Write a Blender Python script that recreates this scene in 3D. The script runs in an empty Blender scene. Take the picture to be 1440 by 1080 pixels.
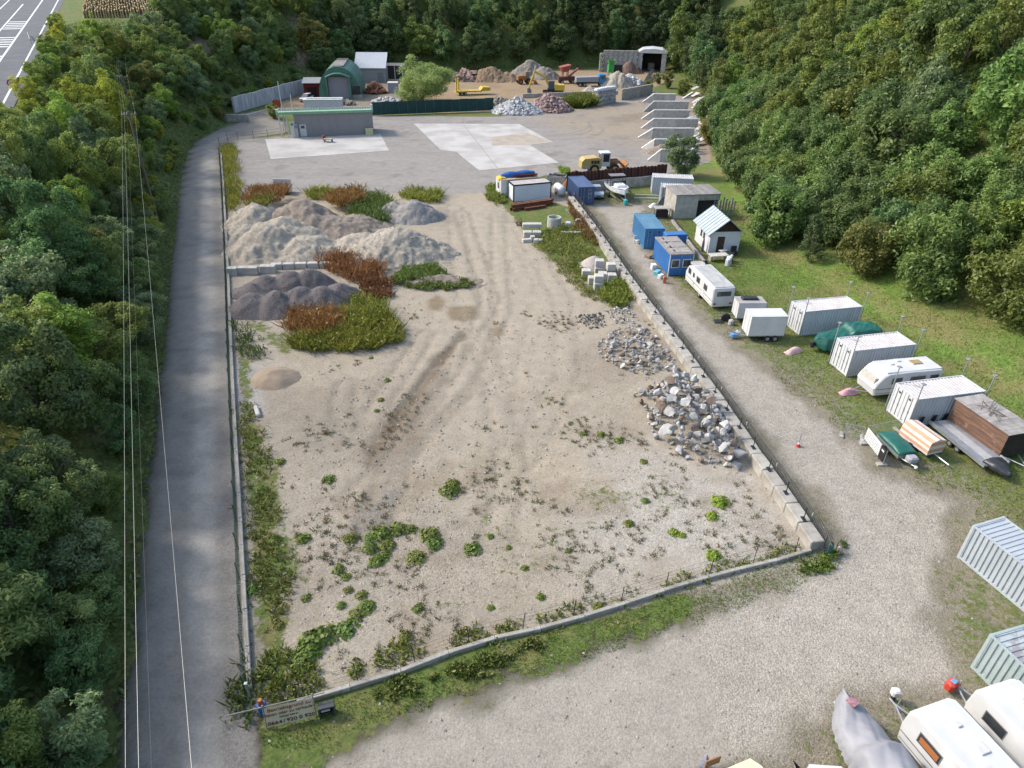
import bpy, bmesh, math, random
import numpy as np
from mathutils import Vector, Matrix

random.seed(7)
rng = np.random.default_rng(7)
SC = bpy.context.scene
COL = SC.collection
R = math.radians

# ------------------------------------------------------------------ camera
CAM_H, PITCH, ROLL, FPX = 30.0, R(32.0), R(0.8), 950.0
cam_d = bpy.data.cameras.new('camera')
cam_d.sensor_width = 36.0
cam_d.lens = FPX / 1440.0 * 36.0
cam_d.clip_start = 0.5
cam_d.clip_end = 3000.0
cam = bpy.data.objects.new('camera', cam_d)
COL.objects.link(cam)
CAM_M = Matrix.Translation((0, 0, CAM_H)) @ Matrix.Rotation(R(90) - PITCH, 4, 'X') @ Matrix.Rotation(ROLL, 4, 'Z')
cam.matrix_world = CAM_M
SC.camera = cam

# ------------------------------------------------------------------ light
SUN_EL, SUN_AZ = R(40.0), R(-74.0)          # azimuth clockwise from +Y
sun_dir = Vector((math.sin(SUN_AZ) * math.cos(SUN_EL), math.cos(SUN_AZ) * math.cos(SUN_EL), math.sin(SUN_EL)))
world = bpy.data.worlds.new('World')
SC.world = world
world.use_nodes = True
wn = world.node_tree
sky = wn.nodes.new('ShaderNodeTexSky')
sky.sky_type = 'NISHITA'
sky.sun_disc = False
sky.sun_elevation = SUN_EL
sky.sun_rotation = SUN_AZ
sky.air_density = 1.2
sky.dust_density = 2.5
bg = wn.nodes['Background']
bg.inputs['Strength'].default_value = 0.15
wn.links.new(sky.outputs[0], bg.inputs['Color'])
sun_d = bpy.data.lights.new('sun', 'SUN')
sun_d.energy = 1.8
sun_d.angle = R(8.0)
sun_d.color = (1.0, 0.945, 0.86)
sun = bpy.data.objects.new('sun', sun_d)
COL.objects.link(sun)
sun.rotation_euler = sun_dir.to_track_quat('Z', 'Y').to_euler()
SC.view_settings.view_transform = 'Standard'
SC.view_settings.look = 'None'
SC.view_settings.exposure = 1.22
SC.view_settings.gamma = 1.0
SC.cycles.max_bounces = 5
SC.cycles.diffuse_bounces = 2
SC.cycles.glossy_bounces = 2
SC.cycles.transmission_bounces = 3

# ------------------------------------------------------------------ site survey: photo pixel (1440 x 1080) -> point on a level plane
def G(px, py, z=0.0):
    d = CAM_M.to_3x3() @ Vector(((px - 720.0) / FPX, (540.0 - py) / FPX, -1.0))
    t = (z - CAM_H) / d.z
    return Vector((d.x * t, d.y * t, z))
def GL(pts, z=0.0):
    return [G(x, y, z) for x, y in pts]
def at_depth(px, py, t):
    d = CAM_M.to_3x3() @ Vector(((px - 720.0) / FPX, (540.0 - py) / FPX, -1.0))
    return Vector((0, 0, CAM_H)) + d * t
def heading(a, b):
    return math.atan2(b.y - a.y, b.x - a.x)

# ------------------------------------------------------------------ naming helpers
def tag(o, label=None, cat=None, group=None, kind=None):
    if label: o['label'] = label
    if cat: o['category'] = cat
    if group: o['group'] = group
    if kind: o['kind'] = kind
    return o
def thing(name, label, cat, loc=(0, 0, 0), rz=0.0, group=None):
    o = bpy.data.objects.new(name, None)
    o.empty_display_size = 0.3
    COL.objects.link(o)
    o.location = loc
    o.rotation_euler = (0, 0, rz)
    return tag(o, label, cat, group)
def copy_tree(o, parent=None):
    c = o.copy()
    COL.objects.link(c)
    if parent is not None:
        c.parent = parent
    for ch in list(o.children):
        copy_tree(ch, c)
    return c

# ------------------------------------------------------------------ mesh collector
class MB:
    def __init__(s):
        s.v = []; s.f = []; s.smooth = False
    def add(s, vs, fs):
        b = len(s.v)
        s.v += [tuple(v) for v in vs]
        s.f += [tuple(i + b for i in f) for f in fs]
        return s
    def box(s, c, d, rz=0.0, M=None, ry=0.0, rx=0.0):
        x, y, z = d[0] / 2, d[1] / 2, d[2] / 2
        T = Matrix.Translation(c) @ Matrix.Rotation(rz, 4, 'Z') @ Matrix.Rotation(ry, 4, 'Y') @ Matrix.Rotation(rx, 4, 'X')
        if M is not None: T = M @ T
        vs = [T @ Vector((a * x, b * y, e * z)) for e in (-1, 1) for a, b in ((-1, -1), (1, -1), (1, 1), (-1, 1))]
        return s.add(vs, [(3, 2, 1, 0), (4, 5, 6, 7), (0, 1, 5, 4), (1, 2, 6, 5), (2, 3, 7, 6), (3, 0, 4, 7)])
    def bx(s, x0, x1, y0, y1, z0, z1):
        return s.box(((x0 + x1) / 2, (y0 + y1) / 2, (z0 + z1) / 2), (abs(x1 - x0), abs(y1 - y0), abs(z1 - z0)))
    def bevbox(s, c, d, b=0.05, rz=0.0):
        # box with chamfered top edges and vertical edges
        x, y, z = d[0] / 2, d[1] / 2, d[2] / 2
        T = Matrix.Translation(c) @ Matrix.Rotation(rz, 4, 'Z')
        def ring(zz, k):
            p = [(-x + k + b, -y + k), (x - k - b, -y + k), (x - k, -y + k + b), (x - k, y - k - b), (x - k - b, y - k), (-x + k + b, y - k), (-x + k, y - k - b), (-x + k, -y + k + b)]
            return [T @ Vector((q[0], q[1], zz)) for q in p]
        vs = ring(-z, 0) + ring(z - b, 0) + ring(z, b)
        fs = [tuple(reversed(range(8))), tuple(range(16, 24))]
        for r0 in (0, 8):
            for i in range(8):
                j = (i + 1) % 8
                fs.append((r0 + i, r0 + j, r0 + 8 + j, r0 + 8 + i))
        return s.add(vs, fs)
    def tube(s, pts, r, n=6, caps=True):
        pts = [Vector(p) for p in pts]
        rs = r if isinstance(r, (list, tuple)) else [r] * len(pts)
        vs = []; fs = []
        for i, p in enumerate(pts):
            a = pts[max(i - 1, 0)]; b = pts[min(i + 1, len(pts) - 1)]
            t = (b - a).normalized()
            u = t.orthogonal().normalized() if abs(t.z) > 0.99 else t.cross(Vector((0, 0, 1))).normalized()
            w = t.cross(u)
            for k in range(n):
                an = 2 * math.pi * k / n
                vs.append(p + (u * math.cos(an) + w * math.sin(an)) * rs[i])
        for i in range(len(pts) - 1):
            for k in range(n):
                k2 = (k + 1) % n
                fs.append((i * n + k, i * n + k2, (i + 1) * n + k2, (i + 1) * n + k))
        if caps:
            fs.append(tuple(reversed(range(n))))
            fs.append(tuple(range((len(pts) - 1) * n, len(pts) * n)))
        return s.add(vs, fs)
    def prism(s, poly, axis='z', a=0.0, b=1.0):
        # poly: list of 2-D points; axis z: (x,y) extruded z; axis y: (x,z) extruded along y; axis x: (y,z) extruded along x
        n = len(poly)
        def mk(p, t):
            if axis == 'z': return (p[0], p[1], t)
            if axis == 'y': return (p[0], t, p[1])
            return (t, p[0], p[1])
        vs = [mk(p, a) for p in poly] + [mk(p, b) for p in poly]
        fs = [tuple(reversed(range(n))), tuple(range(n, 2 * n))]
        for i in range(n):
            j = (i + 1) % n
            fs.append((i, j, n + j, n + i))
        return s.add(vs, fs)
    def cyl(s, c, r, h, n=16, axis='z', r2=None):
        r2 = r if r2 is None else r2
        c = Vector(c)
        ax = {'z': Vector((0, 0, 1)), 'y': Vector((0, 1, 0)), 'x': Vector((1, 0, 0))}[axis]
        return s.tube([c - ax * h / 2, c + ax * h / 2], [r, r2], n)
    def quad(s, a, b, c, d):
        return s.add([a, b, c, d], [(0, 1, 2, 3)])
    def build(s, name, mat, parent=None, smooth=False, loc=None, rz=0.0):
        me = bpy.data.meshes.new(name)
        me.from_pydata(s.v, [], s.f)
        bm = bmesh.new(); bm.from_mesh(me)
        bmesh.ops.recalc_face_normals(bm, faces=bm.faces)
        bm.to_mesh(me); bm.free()
        if smooth or s.smooth:
            me.polygons.foreach_set('use_smooth', [True] * len(me.polygons))
        if mat is not None:
            me.materials.append(mat)
        o = bpy.data.objects.new(name, me)
        COL.objects.link(o)
        if parent is not None: o.parent = parent
        if loc is not None:
            o.location = loc; o.rotation_euler = (0, 0, rz)
        return o
def link_mesh(name, me, parent=None, loc=None, rz=0.0, scale=None):
    o = bpy.data.objects.new(name, me)
    COL.objects.link(o)
    if parent is not None: o.parent = parent
    if loc is not None: o.location = loc
    o.rotation_euler = (0, 0, rz)
    if scale is not None: o.scale = scale
    return o
def np_mesh(name, verts, faces, mat=None, smooth=False):
    verts = np.asarray(verts, np.float32); faces = np.asarray(faces, np.int32)
    me = bpy.data.meshes.new(name)
    n, k = faces.shape
    me.vertices.add(len(verts)); me.vertices.foreach_set('co', verts.ravel())
    me.loops.add(n * k); me.loops.foreach_set('vertex_index', faces.ravel())
    me.polygons.add(n)
    me.polygons.foreach_set('loop_start', np.arange(0, n * k, k, dtype=np.int32))
    if smooth: me.polygons.foreach_set('use_smooth', np.ones(n, bool))
    me.update(calc_edges=True)
    if mat is not None: me.materials.append(mat)
    return me

# ------------------------------------------------------------------ numpy noise
def _hash(ix, iy, s):
    n = (ix.astype(np.int64) * 374761393 + iy.astype(np.int64) * 668265263 + s * 1442695041) & 0xffffffff
    n = ((n ^ (n >> 13)) * 1274126177) & 0xffffffff
    return ((n ^ (n >> 16)) & 0xffff) / 65535.0
def vnoise(x, y, s=0):
    ix = np.floor(x); iy = np.floor(y)
    fx = x - ix; fy = y - iy
    fx = fx * fx * (3 - 2 * fx); fy = fy * fy * (3 - 2 * fy)
    a = _hash(ix, iy, s); b = _hash(ix + 1, iy, s); c = _hash(ix, iy + 1, s); d = _hash(ix + 1, iy + 1, s)
    return (a * (1 - fx) + b * fx) * (1 - fy) + (c * (1 - fx) + d * fx) * fy
def fbm(x, y, s=0, o=4):
    x = np.asarray(x, float); y = np.asarray(y, float)
    v = 0; a = 0.5; t = 0
    for i in range(o):
        v = v + a * vnoise(x, y, s + i * 17); t += a
        x = x * 2.03 + 11.3; y = y * 2.03 + 5.7; a *= 0.5
    return v / t * 2 - 1
def sstep(a, b, x):
    t = np.clip((x - a) / (b - a), 0, 1)
    return t * t * (3 - 2 * t)
def seg_dist(X, Y, pts, closed=False):
    d = np.full(np.shape(X), 1e9)
    n = len(pts)
    for i in range(n if closed else n - 1):
        ax, ay = pts[i][0], pts[i][1]; bx_, by_ = pts[(i + 1) % n][0], pts[(i + 1) % n][1]
        dx, dy = bx_ - ax, by_ - ay
        L = dx * dx + dy * dy + 1e-9
        t = np.clip(((X - ax) * dx + (Y - ay) * dy) / L, 0, 1)
        d = np.minimum(d, np.hypot(X - ax - t * dx, Y - ay - t * dy))
    return d
def inside(X, Y, pts):
    r = np.zeros(np.shape(X), bool)
    n = len(pts)
    for i in range(n):
        x1, y1 = pts[i][0], pts[i][1]; x2, y2 = pts[(i + 1) % n][0], pts[(i + 1) % n][1]
        if y1 == y2: continue
        c = ((y1 > Y) != (y2 > Y)) & (X < (x2 - x1) * (Y - y1) / (y2 - y1) + x1)
        r ^= c
    return r
def sdf(X, Y, pts):                      # negative inside
    d = seg_dist(X, Y, pts, True)
    return np.where(inside(X, Y, pts), -d, d)

# ------------------------------------------------------------------ materials
MATS = {}
TONE = 0.84            # overall scale of the base colours below
def lin(c):
    return tuple(c) + (1.0,)
def mat(name, col, col2=None, scale=3.0, rough=0.8, metal=0.0, bump=0.0, bscale=None, contrast=(0.35, 0.65), spec=0.3, stretch=None, vary=0.0, dirt=None):
    """Principled material: two tones mixed by noise, optional fine bump, optional grime tone."""
    if name in MATS: return MATS[name]
    col = tuple(c * TONE for c in col); col2 = tuple(c * TONE for c in col2) if col2 else None
    if dirt: dirt = (tuple(c * TONE for c in dirt[0]),) + tuple(dirt[1:])
    m = bpy.data.materials.new(name); MATS[name] = m
    m.use_nodes = True
    nt = m.node_tree; N = nt.nodes; Lk = nt.links
    p = N['Principled BSDF']
    p.inputs['Roughness'].default_value = rough
    p.inputs['Metallic'].default_value = metal
    p.inputs['Specular IOR Level'].default_value = spec
    tc = N.new('ShaderNodeTexCoord')
    mp = N.new('ShaderNodeMapping')
    if stretch: mp.inputs['Scale'].default_value = stretch
    Lk.new(tc.outputs['Object'], mp.inputs['Vector'])
    if col2 is None: col2 = tuple(c * 0.82 for c in col)
    nz = N.new('ShaderNodeTexNoise'); nz.inputs['Scale'].default_value = scale; nz.inputs['Detail'].default_value = 5
    Lk.new(mp.outputs[0], nz.inputs['Vector'])
    rp = N.new('ShaderNodeValToRGB')
    rp.color_ramp.elements[0].position = contrast[0]; rp.color_ramp.elements[0].color = lin(col2)
    rp.color_ramp.elements[1].position = contrast[1]; rp.color_ramp.elements[1].color = lin(col)
    Lk.new(nz.outputs['Fac'], rp.inputs[0])
    out = rp.outputs[0]
    if dirt:
        n2 = N.new('ShaderNodeTexNoise'); n2.inputs['Scale'].default_value = dirt[1]; n2.inputs['Detail'].default_value = 8; n2.inputs['Roughness'].default_value = 0.7
        Lk.new(tc.outputs['Object'], n2.inputs['Vector'])
        r2 = N.new('ShaderNodeValToRGB'); r2.color_ramp.elements[0].position = dirt[2]; r2.color_ramp.elements[1].position = dirt[2] + 0.16
        Lk.new(n2.outputs['Fac'], r2.inputs[0])
        mx = N.new('ShaderNodeMix'); mx.data_type = 'RGBA'
        mx.inputs['B'].default_value = lin(dirt[0])
        Lk.new(r2.outputs[0], mx.inputs['Factor']); Lk.new(out, mx.inputs['A'])
        out = mx.outputs['Result']
    if vary:
        oi = N.new('ShaderNodeObjectInfo')
        mr = N.new('ShaderNodeMapRange'); mr.inputs['To Min'].default_value = 1 - vary; mr.inputs['To Max'].default_value = 1 + vary
        Lk.new(oi.outputs['Random'], mr.inputs['Value'])
        hs = N.new('ShaderNodeHueSaturation'); Lk.new(mr.outputs[0], hs.inputs['Value']); Lk.new(out, hs.inputs['Color'])
        out = hs.outputs[0]
    Lk.new(out, p.inputs['Base Color'])
    if bump:
        nb = N.new('ShaderNodeTexNoise'); nb.inputs['Scale'].default_value = bscale or scale * 4; nb.inputs['Detail'].default_value = 4
        Lk.new(mp.outputs[0], nb.inputs['Vector'])
        b = N.new('ShaderNodeBump'); b.inputs['Strength'].default_value = bump; b.inputs['Distance'].default_value = 0.05
        Lk.new(nb.outputs['Fac'], b.inputs['Height']); Lk.new(b.outputs[0], p.inputs['Normal'])
    return m
def leaf_mat(name, col, col2, trans=0.25):
    """Foliage: per-leaf tone from the mesh attribute 'tone', per-plant tint from the object colour."""
    if name in MATS: return MATS[name]
    if 'pebble' in name: col = tuple(c * TONE for c in col); col2 = tuple(c * TONE for c in col2)
    m = bpy.data.materials.new(name); MATS[name] = m
    m.use_nodes = True
    nt = m.node_tree; N = nt.nodes; Lk = nt.links
    for n in list(N):
        if n.type == 'BSDF_PRINCIPLED': N.remove(n)
    at = N.new('ShaderNodeAttribute'); at.attribute_name = 'tone'
    rp = N.new('ShaderNodeMix'); rp.data_type = 'RGBA'
    rp.inputs['A'].default_value = lin(col); rp.inputs['B'].default_value = lin(col2)
    Lk.new(at.outputs['Fac'], rp.inputs['Factor'])
    oi = N.new('ShaderNodeObjectInfo')
    mu = N.new('ShaderNodeMix'); mu.data_type = 'RGBA'; mu.blend_type = 'MULTIPLY'; mu.inputs['Factor'].default_value = 1
    Lk.new(rp.outputs['Result'], mu.inputs['A']); Lk.new(oi.outputs['Color'], mu.inputs['B'])
    df = N.new('ShaderNodeBsdfDiffuse'); tr = N.new('ShaderNodeBsdfTranslucent')
    gl = N.new('ShaderNodeBsdfGlossy'); gl.inputs['Roughness'].default_value = 0.5; gl.inputs['Color'].default_value = (0.6, 0.6, 0.6, 1)
    Lk.new(mu.outputs['Result'], df.inputs['Color']); Lk.new(mu.outputs['Result'], tr.inputs['Color'])
    ms = N.new('ShaderNodeMixShader'); ms.inputs[0].default_value = trans
    Lk.new(df.outputs[0], ms.inputs[1]); Lk.new(tr.outputs[0], ms.inputs[2])
    m2 = N.new('ShaderNodeMixShader'); m2.inputs[0].default_value = 0.03
    Lk.new(ms.outputs[0], m2.inputs[1]); Lk.new(gl.outputs[0], m2.inputs[2])
    Lk.new(m2.outputs[0], N['Material Output'].inputs['Surface'])
    return m
# ================================================================== TERRAIN AND GROUND
def P2(v): return (v[0], v[1])
ROAD_L = [P2(v) for v in GL([(160, 1180), (172, 1080), (185, 970), (203, 770), (222, 620), (235, 470), (245, 361), (252, 290), (257, 245), (265, 214), (283, 194), (318, 178)])]
ROAD_R = [P2(v) for v in GL([(365, 1180), (355, 985), (342, 800), (334, 650), (326, 480), (319, 340), (313, 240), (309, 206)])]
ROAD_END = [P2(v) for v in GL([(335, 197), (405, 186), (400, 172), (378, 163), (372, 154)])]
ROAD_END2 = [P2(v) for v in GL([(335, 160), (345, 169)])]
ACCESS = [(-4.5, -14)] + ROAD_L + ROAD_END2[::-1] + ROAD_END[::-1] + ROAD_R[::-1] + [(-1, -14)]
FOOT_L = [(-4.5, -14)] + ROAD_L + [P2(v) for v in GL([(322, 166), (326, 156), (430, 124), (470, 113), (545, 99), (640, 101), (750, 97), (850, 94), (935, 92)])]
FOOT_R = [P2(v) for v in GL([(935, 92), (985, 128), (993, 222), (1024, 256), (1044, 308), (1098, 366), (1225, 440), (1310, 487), (1440, 565)])] + [(52, 26), (60, -14)]
SITE = FOOT_L + FOOT_R[1:]
def hw_dist(X, Y):        # signed distance right of the highway's right edge line
    edge = np.where(Y > 88, -73.8 - 0.5 * (Y - 108.0), -63.8 - 0.05 * (88 - Y))
    return (X - edge) * 0.894
def hw_z(Y):
    return np.clip(14.5 + 0.05 * (Y - 108.0), 8.0, 20.0)
def height(X, Y):
    X = np.asarray(X, float); Y = np.asarray(Y, float)
    dl = seg_dist(X, Y, FOOT_L); dr = seg_dist(X, Y, FOOT_R)
    ins = inside(X, Y, SITE)
    dh = hw_dist(X, Y); zh = hw_z(Y)
    plateau = zh + (27 - zh) * sstep(14, 70, dh) * sstep(150, 215, Y)
    slope = 0.48 + 0.34 * sstep(35, 85, Y)
    hl = np.minimum(slope * dl * sstep(0, 4, dl) + 0.5 * fbm(X / 9, Y / 9, 3) * sstep(1, 8, dl), plateau)
    hl = np.where(dh < 7, hl + (zh - hl) * sstep(7, 0.5, dh), hl)
    hr = 0.20 * np.minimum(dr, 9) + 0.56 * np.maximum(dr - 9, 0)
    hr = np.minimum(hr, 75) + 0.7 * fbm(X / 8, Y / 8, 9) * sstep(2, 10, dr)
    w = sstep(-14, 14, dl - dr)
    h = hl * (1 - w) + hr * w
    return np.where(ins, 0.0, np.maximum(h, 0.0))
def hz(x, y):
    return float(height(np.array([x]), np.array([y]))[0])

def ray_hit(px, py, t0=40.0, t1=330.0):
    a = at_depth(px, py, t0); b = at_depth(px, py, t1)
    q = np.linspace(0, 1, 400); xs = a.x + (b.x - a.x) * q; ys = a.y + (b.y - a.y) * q; zs = a.z + (b.z - a.z) * q
    k = np.argmax(zs < height(xs, ys))
    return Vector((xs[k], ys[k], zs[k]))
LOT = [P2(v) for v in GL([(356, 985), (342, 800), (334, 650), (326, 480), (319, 345), (322, 300), (345, 272), (430, 266), (620, 272), (690, 268), (706, 262), (795, 262), (870, 380), (960, 500), (1052, 640), (1152, 768), (1140, 782), (900, 850), (650, 912), (470, 975)])]
YARD = [P2(v) for v in GL([(328, 197), (330, 240), (338, 277), (430, 268), (620, 274), (690, 270), (705, 262), (795, 240), (860, 248), (935, 245), (1000, 228), (990, 140), (905, 126), (846, 150), (700, 164), (527, 163), (405, 190), (335, 197)])]
QUARRY = [P2(v) for v in GL([(430, 160), (527, 160), (690, 158), (846, 150), (905, 128), (950, 112), (935, 95), (850, 97), (640, 104), (545, 102), (470, 116), (425, 130), (372, 150), (380, 165)])]
LANE = [P2(v) for v in GL([(838, 287), (862, 290), (905, 288), (893, 330), (935, 392), (985, 447), (1040, 492), (1090, 535), (1150, 588), (1215, 640), (1290, 690), (1345, 705), (1330, 780), (1318, 860), (1330, 960), (1180, 985), (1120, 1045), (1000, 1090), (380, 1200), (400, 1090), (470, 1052), (600, 1003), (760, 945), (960, 880), (1150, 806), (1195, 785), (1185, 755), (1060, 600), (955, 470), (880, 355)])]
BASEG = [P2(v) for v in GL([(1150, 588), (1440, 690)])]

def axis(parts):
    a = []
    for lo, hi, st in parts:
        a += list(np.arange(lo, hi - 1e-6, st))
    a.append(parts[-1][1])
    return np.array(a)
gx = axis([(-520, -200, 20), (-200, -110, 6), (-110, -48, 1.5), (-48, -28, 0.5), (-28, 28, 0.3), (28, 48, 0.45), (48, 110, 2), (110, 200, 6), (200, 520, 20)])
gy = axis([(-60, 10, 5), (10, 82, 0.3), (82, 90, 0.45), (90, 175, 0.5), (175, 300, 2), (300, 420, 10), (420, 900, 40)])
GX, GY = np.meshgrid(gx, gy)
X = GX.ravel(); Y = GY.ravel()
Z = height(X, Y)
d_lot = sdf(X, Y, LOT); d_yard = sdf(X, Y, YARD); d_lane = sdf(X, Y, LANE); d_acc = sdf(X, Y, ACCESS); d_q = sdf(X, Y, QUARRY); d_site = sdf(X, Y, SITE)
n1 = fbm(X / 3.1, Y / 3.1, 21); n2 = fbm(X / 0.9, Y / 0.9, 33, 3); n3 = fbm(X / 9, Y / 9, 41); n4 = fbm(X / 22, Y / 22, 55)

C = np.zeros((len(X), 3)); 
def setc(mask, col):
    m = np.clip(mask, 0, 1)[:, None]
    C[:] = C * (1 - m) + np.array(col)[None, :] * m
grass = np.ones(len(X)); stone = np.zeros(len(X))
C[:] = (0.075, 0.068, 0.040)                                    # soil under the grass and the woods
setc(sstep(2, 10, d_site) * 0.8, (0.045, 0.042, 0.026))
# gravel lane
e = d_lane + n1 * 1.3 + n2 * 0.6
m = sstep(0.9, -0.9, e)
setc(m, (0.40, 0.365, 0.315)); stone = np.maximum(stone, m * 0.55)
grass *= 1 - sstep(2.0, -1.0, d_lane + n1 * 1.6 + n2 * 0.8)
setc(m * sstep(0.1, 0.7, n4 + n3 * 0.4) * 0.5, (0.44, 0.40, 0.35))
# sparse gravel shoulder right of the lane
sh = sstep(12, 1.5, d_lane + n1 * 4) * (X > 10) * (d_site < 0)
grass *= 1 - 0.50 * sh
setc(sh * (1 - m) * 0.8, (0.31, 0.275, 0.21)); stone = np.maximum(stone, sh * 0.95)
# lot
e = d_lot + n1 * 0.4
m = sstep(0.5, -0.3, e)
setc(m, (0.41, 0.357, 0.282)); grass *= 1 - m; stone = np.where(m > 0.5, 0.55, stone)
setc(m * sstep(0.05, 0.6, n3) * 0.55, (0.46, 0.385, 0.285))
setc(m * sstep(0.0, 0.5, -n3 + n1 * 0.4) * 0.7, (0.315, 0.265, 0.21))
setc(m * sstep(0.0, 0.5, n4 + n1 * 0.25) * 0.35, (0.43, 0.40, 0.36))
def blob(pts, w=1.5, nz=0.8):
    return sstep(w, -w, sdf(X, Y, [P2(v) for v in GL(pts)]) + n1 * nz + n2 * nz * 0.6)
# pale stony ground towards the wall at the right
b = blob([(880, 620), (1040, 660), (1150, 780), (1000, 815), (860, 830), (800, 760)], 4, 3) * m
setc(b * 0.75, (0.47, 0.44, 0.40)); stone = np.maximum(stone, b * 0.95)
b = blob([(440, 700), (600, 690), (900, 790), (880, 850), (650, 905), (430, 960), (400, 800)], 4, 3) * m
setc(b * 0.35, (0.42, 0.375, 0.31)); stone = np.maximum(stone, b * 0.85)
# packed driving strip towards the yard
b = blob([(640, 285), (700, 290), (790, 400), (830, 470), (700, 620), (600, 560), (640, 420)], 3, 1.2) * m
setc(b * 0.8, (0.43, 0.375, 0.30)); stone = stone * (1 - 0.6 * b)
# grey brown patch on the left of the lot
b = blob([(375, 575), (490, 560), (520, 640), (440, 660), (385, 640)], 2.5, 1.5) * m
setc(b * 0.7, (0.31, 0.275, 0.225))
# brown and grey soil showing between the stones of the near half
b = blob([(400, 600), (780, 560), (1000, 640), (1140, 770), (650, 900), (430, 950)], 6, 3) * m
setc(b * sstep(0.08, 0.45, fbm(X / 2.2, Y / 2.2, 131)) * 0.6, (0.29, 0.235, 0.175))
setc(b * sstep(0.12, 0.45, fbm(X / 1.3, Y / 1.3, 137)) * 0.5, (0.36, 0.32, 0.27))
# scraped darker strip
b = blob([(512, 655), (540, 665), (590, 615), (605, 560), (640, 490), (628, 486), (585, 540), (550, 590), (515, 630)], 0.7, 0.5) * m
setc(b * 0.85, (0.25, 0.205, 0.155))
b = blob([(512, 630), (516, 655), (560, 600), (608, 530), (655, 470), (648, 465), (595, 525), (560, 575)], 0.35, 0.35) * m
setc(b * 0.8, (0.16, 0.125, 0.09)); SCR = b
# damp sand spots
for pts in ([(630, 432), (668, 430), (675, 446), (650, 452), (632, 448)], [(600, 424), (615, 414), (626, 424), (620, 438), (606, 436)], [(692, 462), (706, 458), (706, 470), (694, 472)]):
    b = blob(pts, 0.35, 0.3)
    setc(b * 0.85, (0.24, 0.185, 0.115))
# dark fine gravel spill
b = blob([(545, 690), (558, 692), (540, 720), (500, 760), (492, 745), (520, 712)], 0.5, 0.8) * m
setc(b * 0.7, (0.24, 0.225, 0.205))
b = blob([(332, 510), (362, 515), (368, 580), (350, 590), (332, 560)], 0.6, 0.6) * m
setc(b * 0.8, (0.42, 0.41, 0.40)); stone = np.maximum(stone, b)
# tyre tracks
RUT = np.zeros(len(X))
def track(pts, w=0.28, sep=1.9, col=(0.27, 0.235, 0.185), a=0.5, wob=0.3):
    pp = [P2(v) for v in GL(pts)]
    d = seg_dist(X, Y, pp) + n1 * wob
    t = sstep(w * 1.8, w * 0.4, np.abs(d - sep / 2))
    setc(t * a * np.clip(0.55 + n2 * 0.8, 0, 1) * m, col)
    RUT[:] = np.maximum(RUT, t * m * a)
track([(650, 300), (690, 420), (660, 520), (560, 640), (520, 760)], a=0.8, wob=.15)
track([(700, 300), (705, 440), (640, 560), (545, 660), (500, 700)], a=0.7, wob=.15)
track([(640, 290), (650, 400), (690, 520), (720, 640), (700, 760)], a=0.5, wob=.15)
track([(720, 300), (790, 420), (800, 520), (740, 640), (620, 740)], a=0.45, wob=.15)
track([(690, 300), (740, 400), (700, 560), (690, 700)], a=0.3)
track([(487, 540), (480, 580), (505, 615), (560, 600), (620, 520)], w=0.25, sep=1.6, a=0.85, wob=.1)
track([(600, 470), (540, 560), (512, 610)], w=0.25, sep=1.6, a=0.85, wob=.1)
# weedy strip beside the left fence and weeds at the right before the wall
for pts, k, w in (([(330, 450), (352, 520), (345, 575), (385, 650), (405, 760), (415, 850), (395, 900), (420, 960), (362, 985), (345, 800), (336, 640)], 0.85, 1.2),
               ([(700, 262), (706, 290), (735, 320), (750, 345), (800, 375), (850, 420), (885, 440), (880, 400), (838, 330), (800, 290)], 0.95, 0.8),
               ([(480, 970), (650, 905), (900, 845), (1140, 775), (1100, 770), (880, 830), (640, 885), (460, 935)], 0.35, 1.0),
               ([(330, 445), (430, 480), (400, 500), (365, 470)], 0.6, 0.6)):
    b = blob(pts, w, 1.0)
    grass = np.maximum(grass, b * k); setc(b * k * 0.4, (0.13, 0.11, 0.07))
# sparse weeds all over the near part of the lot
b = blob([(400, 680), (780, 600), (1000, 640), (1140, 770), (650, 900), (430, 950)], 6, 3) * m
grass = np.maximum(grass, b * (0.20 + 0.26 * sstep(0.0, 0.6, n1)))
# yard pavement
m = sstep(0.35, -0.35, d_yard + n2 * 0.2)
setc(m, (0.335, 0.31, 0.29)); grass *= 1 - m; stone = stone * (1 - m) + 0.1 * m
setc(m * sstep(0.0, 0.5, n3 + n1 * 0.2) * 0.5, (0.37, 0.345, 0.315))
setc(m * sstep(0.0, 0.6, n4 - n3 * 0.3) * 0.45, (0.29, 0.275, 0.265))
b = blob([(800, 150), (905, 132), (990, 150), (940, 215), (860, 200), (800, 185), (760, 170)], 6, 4) * m
setc(b * 0.85, (0.37, 0.305, 0.23))
b = blob([(855, 165), (905, 158), (900, 172), (850, 176)], 2, 2) * m
setc(b * 0.5, (0.20, 0.16, 0.12))
b = blob([(835, 200), (900, 190), (905, 235), (850, 235)], 3, 3) * m
setc(b * 0.35, (0.27, 0.245, 0.23))
setc(m * sstep(0.05, 0.5, fbm(X / 14, Y / 2.2, 161)) * 0.45, (0.275, 0.258, 0.242)); setc(m * sstep(0.15, 0.5, fbm(X / 6, Y / 3, 167)) * 0.4, (0.40, 0.37, 0.335)); setc(m * sstep(0.3, 0.5, fbm(X / 2.5, Y / 2.5, 171)) * 0.5, (0.21, 0.195, 0.18))
# tyre arcs on the yard
for cx, cy, r_ in ((770, 178, 9.5), (775, 180, 11.0), (740, 172, 14.0)):
    c_ = G(cx, cy)
    t = sstep(0.5, 0.15, np.abs(np.hypot(X - c_.x, Y - c_.y) - r_) + n2 * 0.1) * (Y < c_.y + 2)
    setc(t * m * 0.45, (0.22, 0.205, 0.195))
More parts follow.
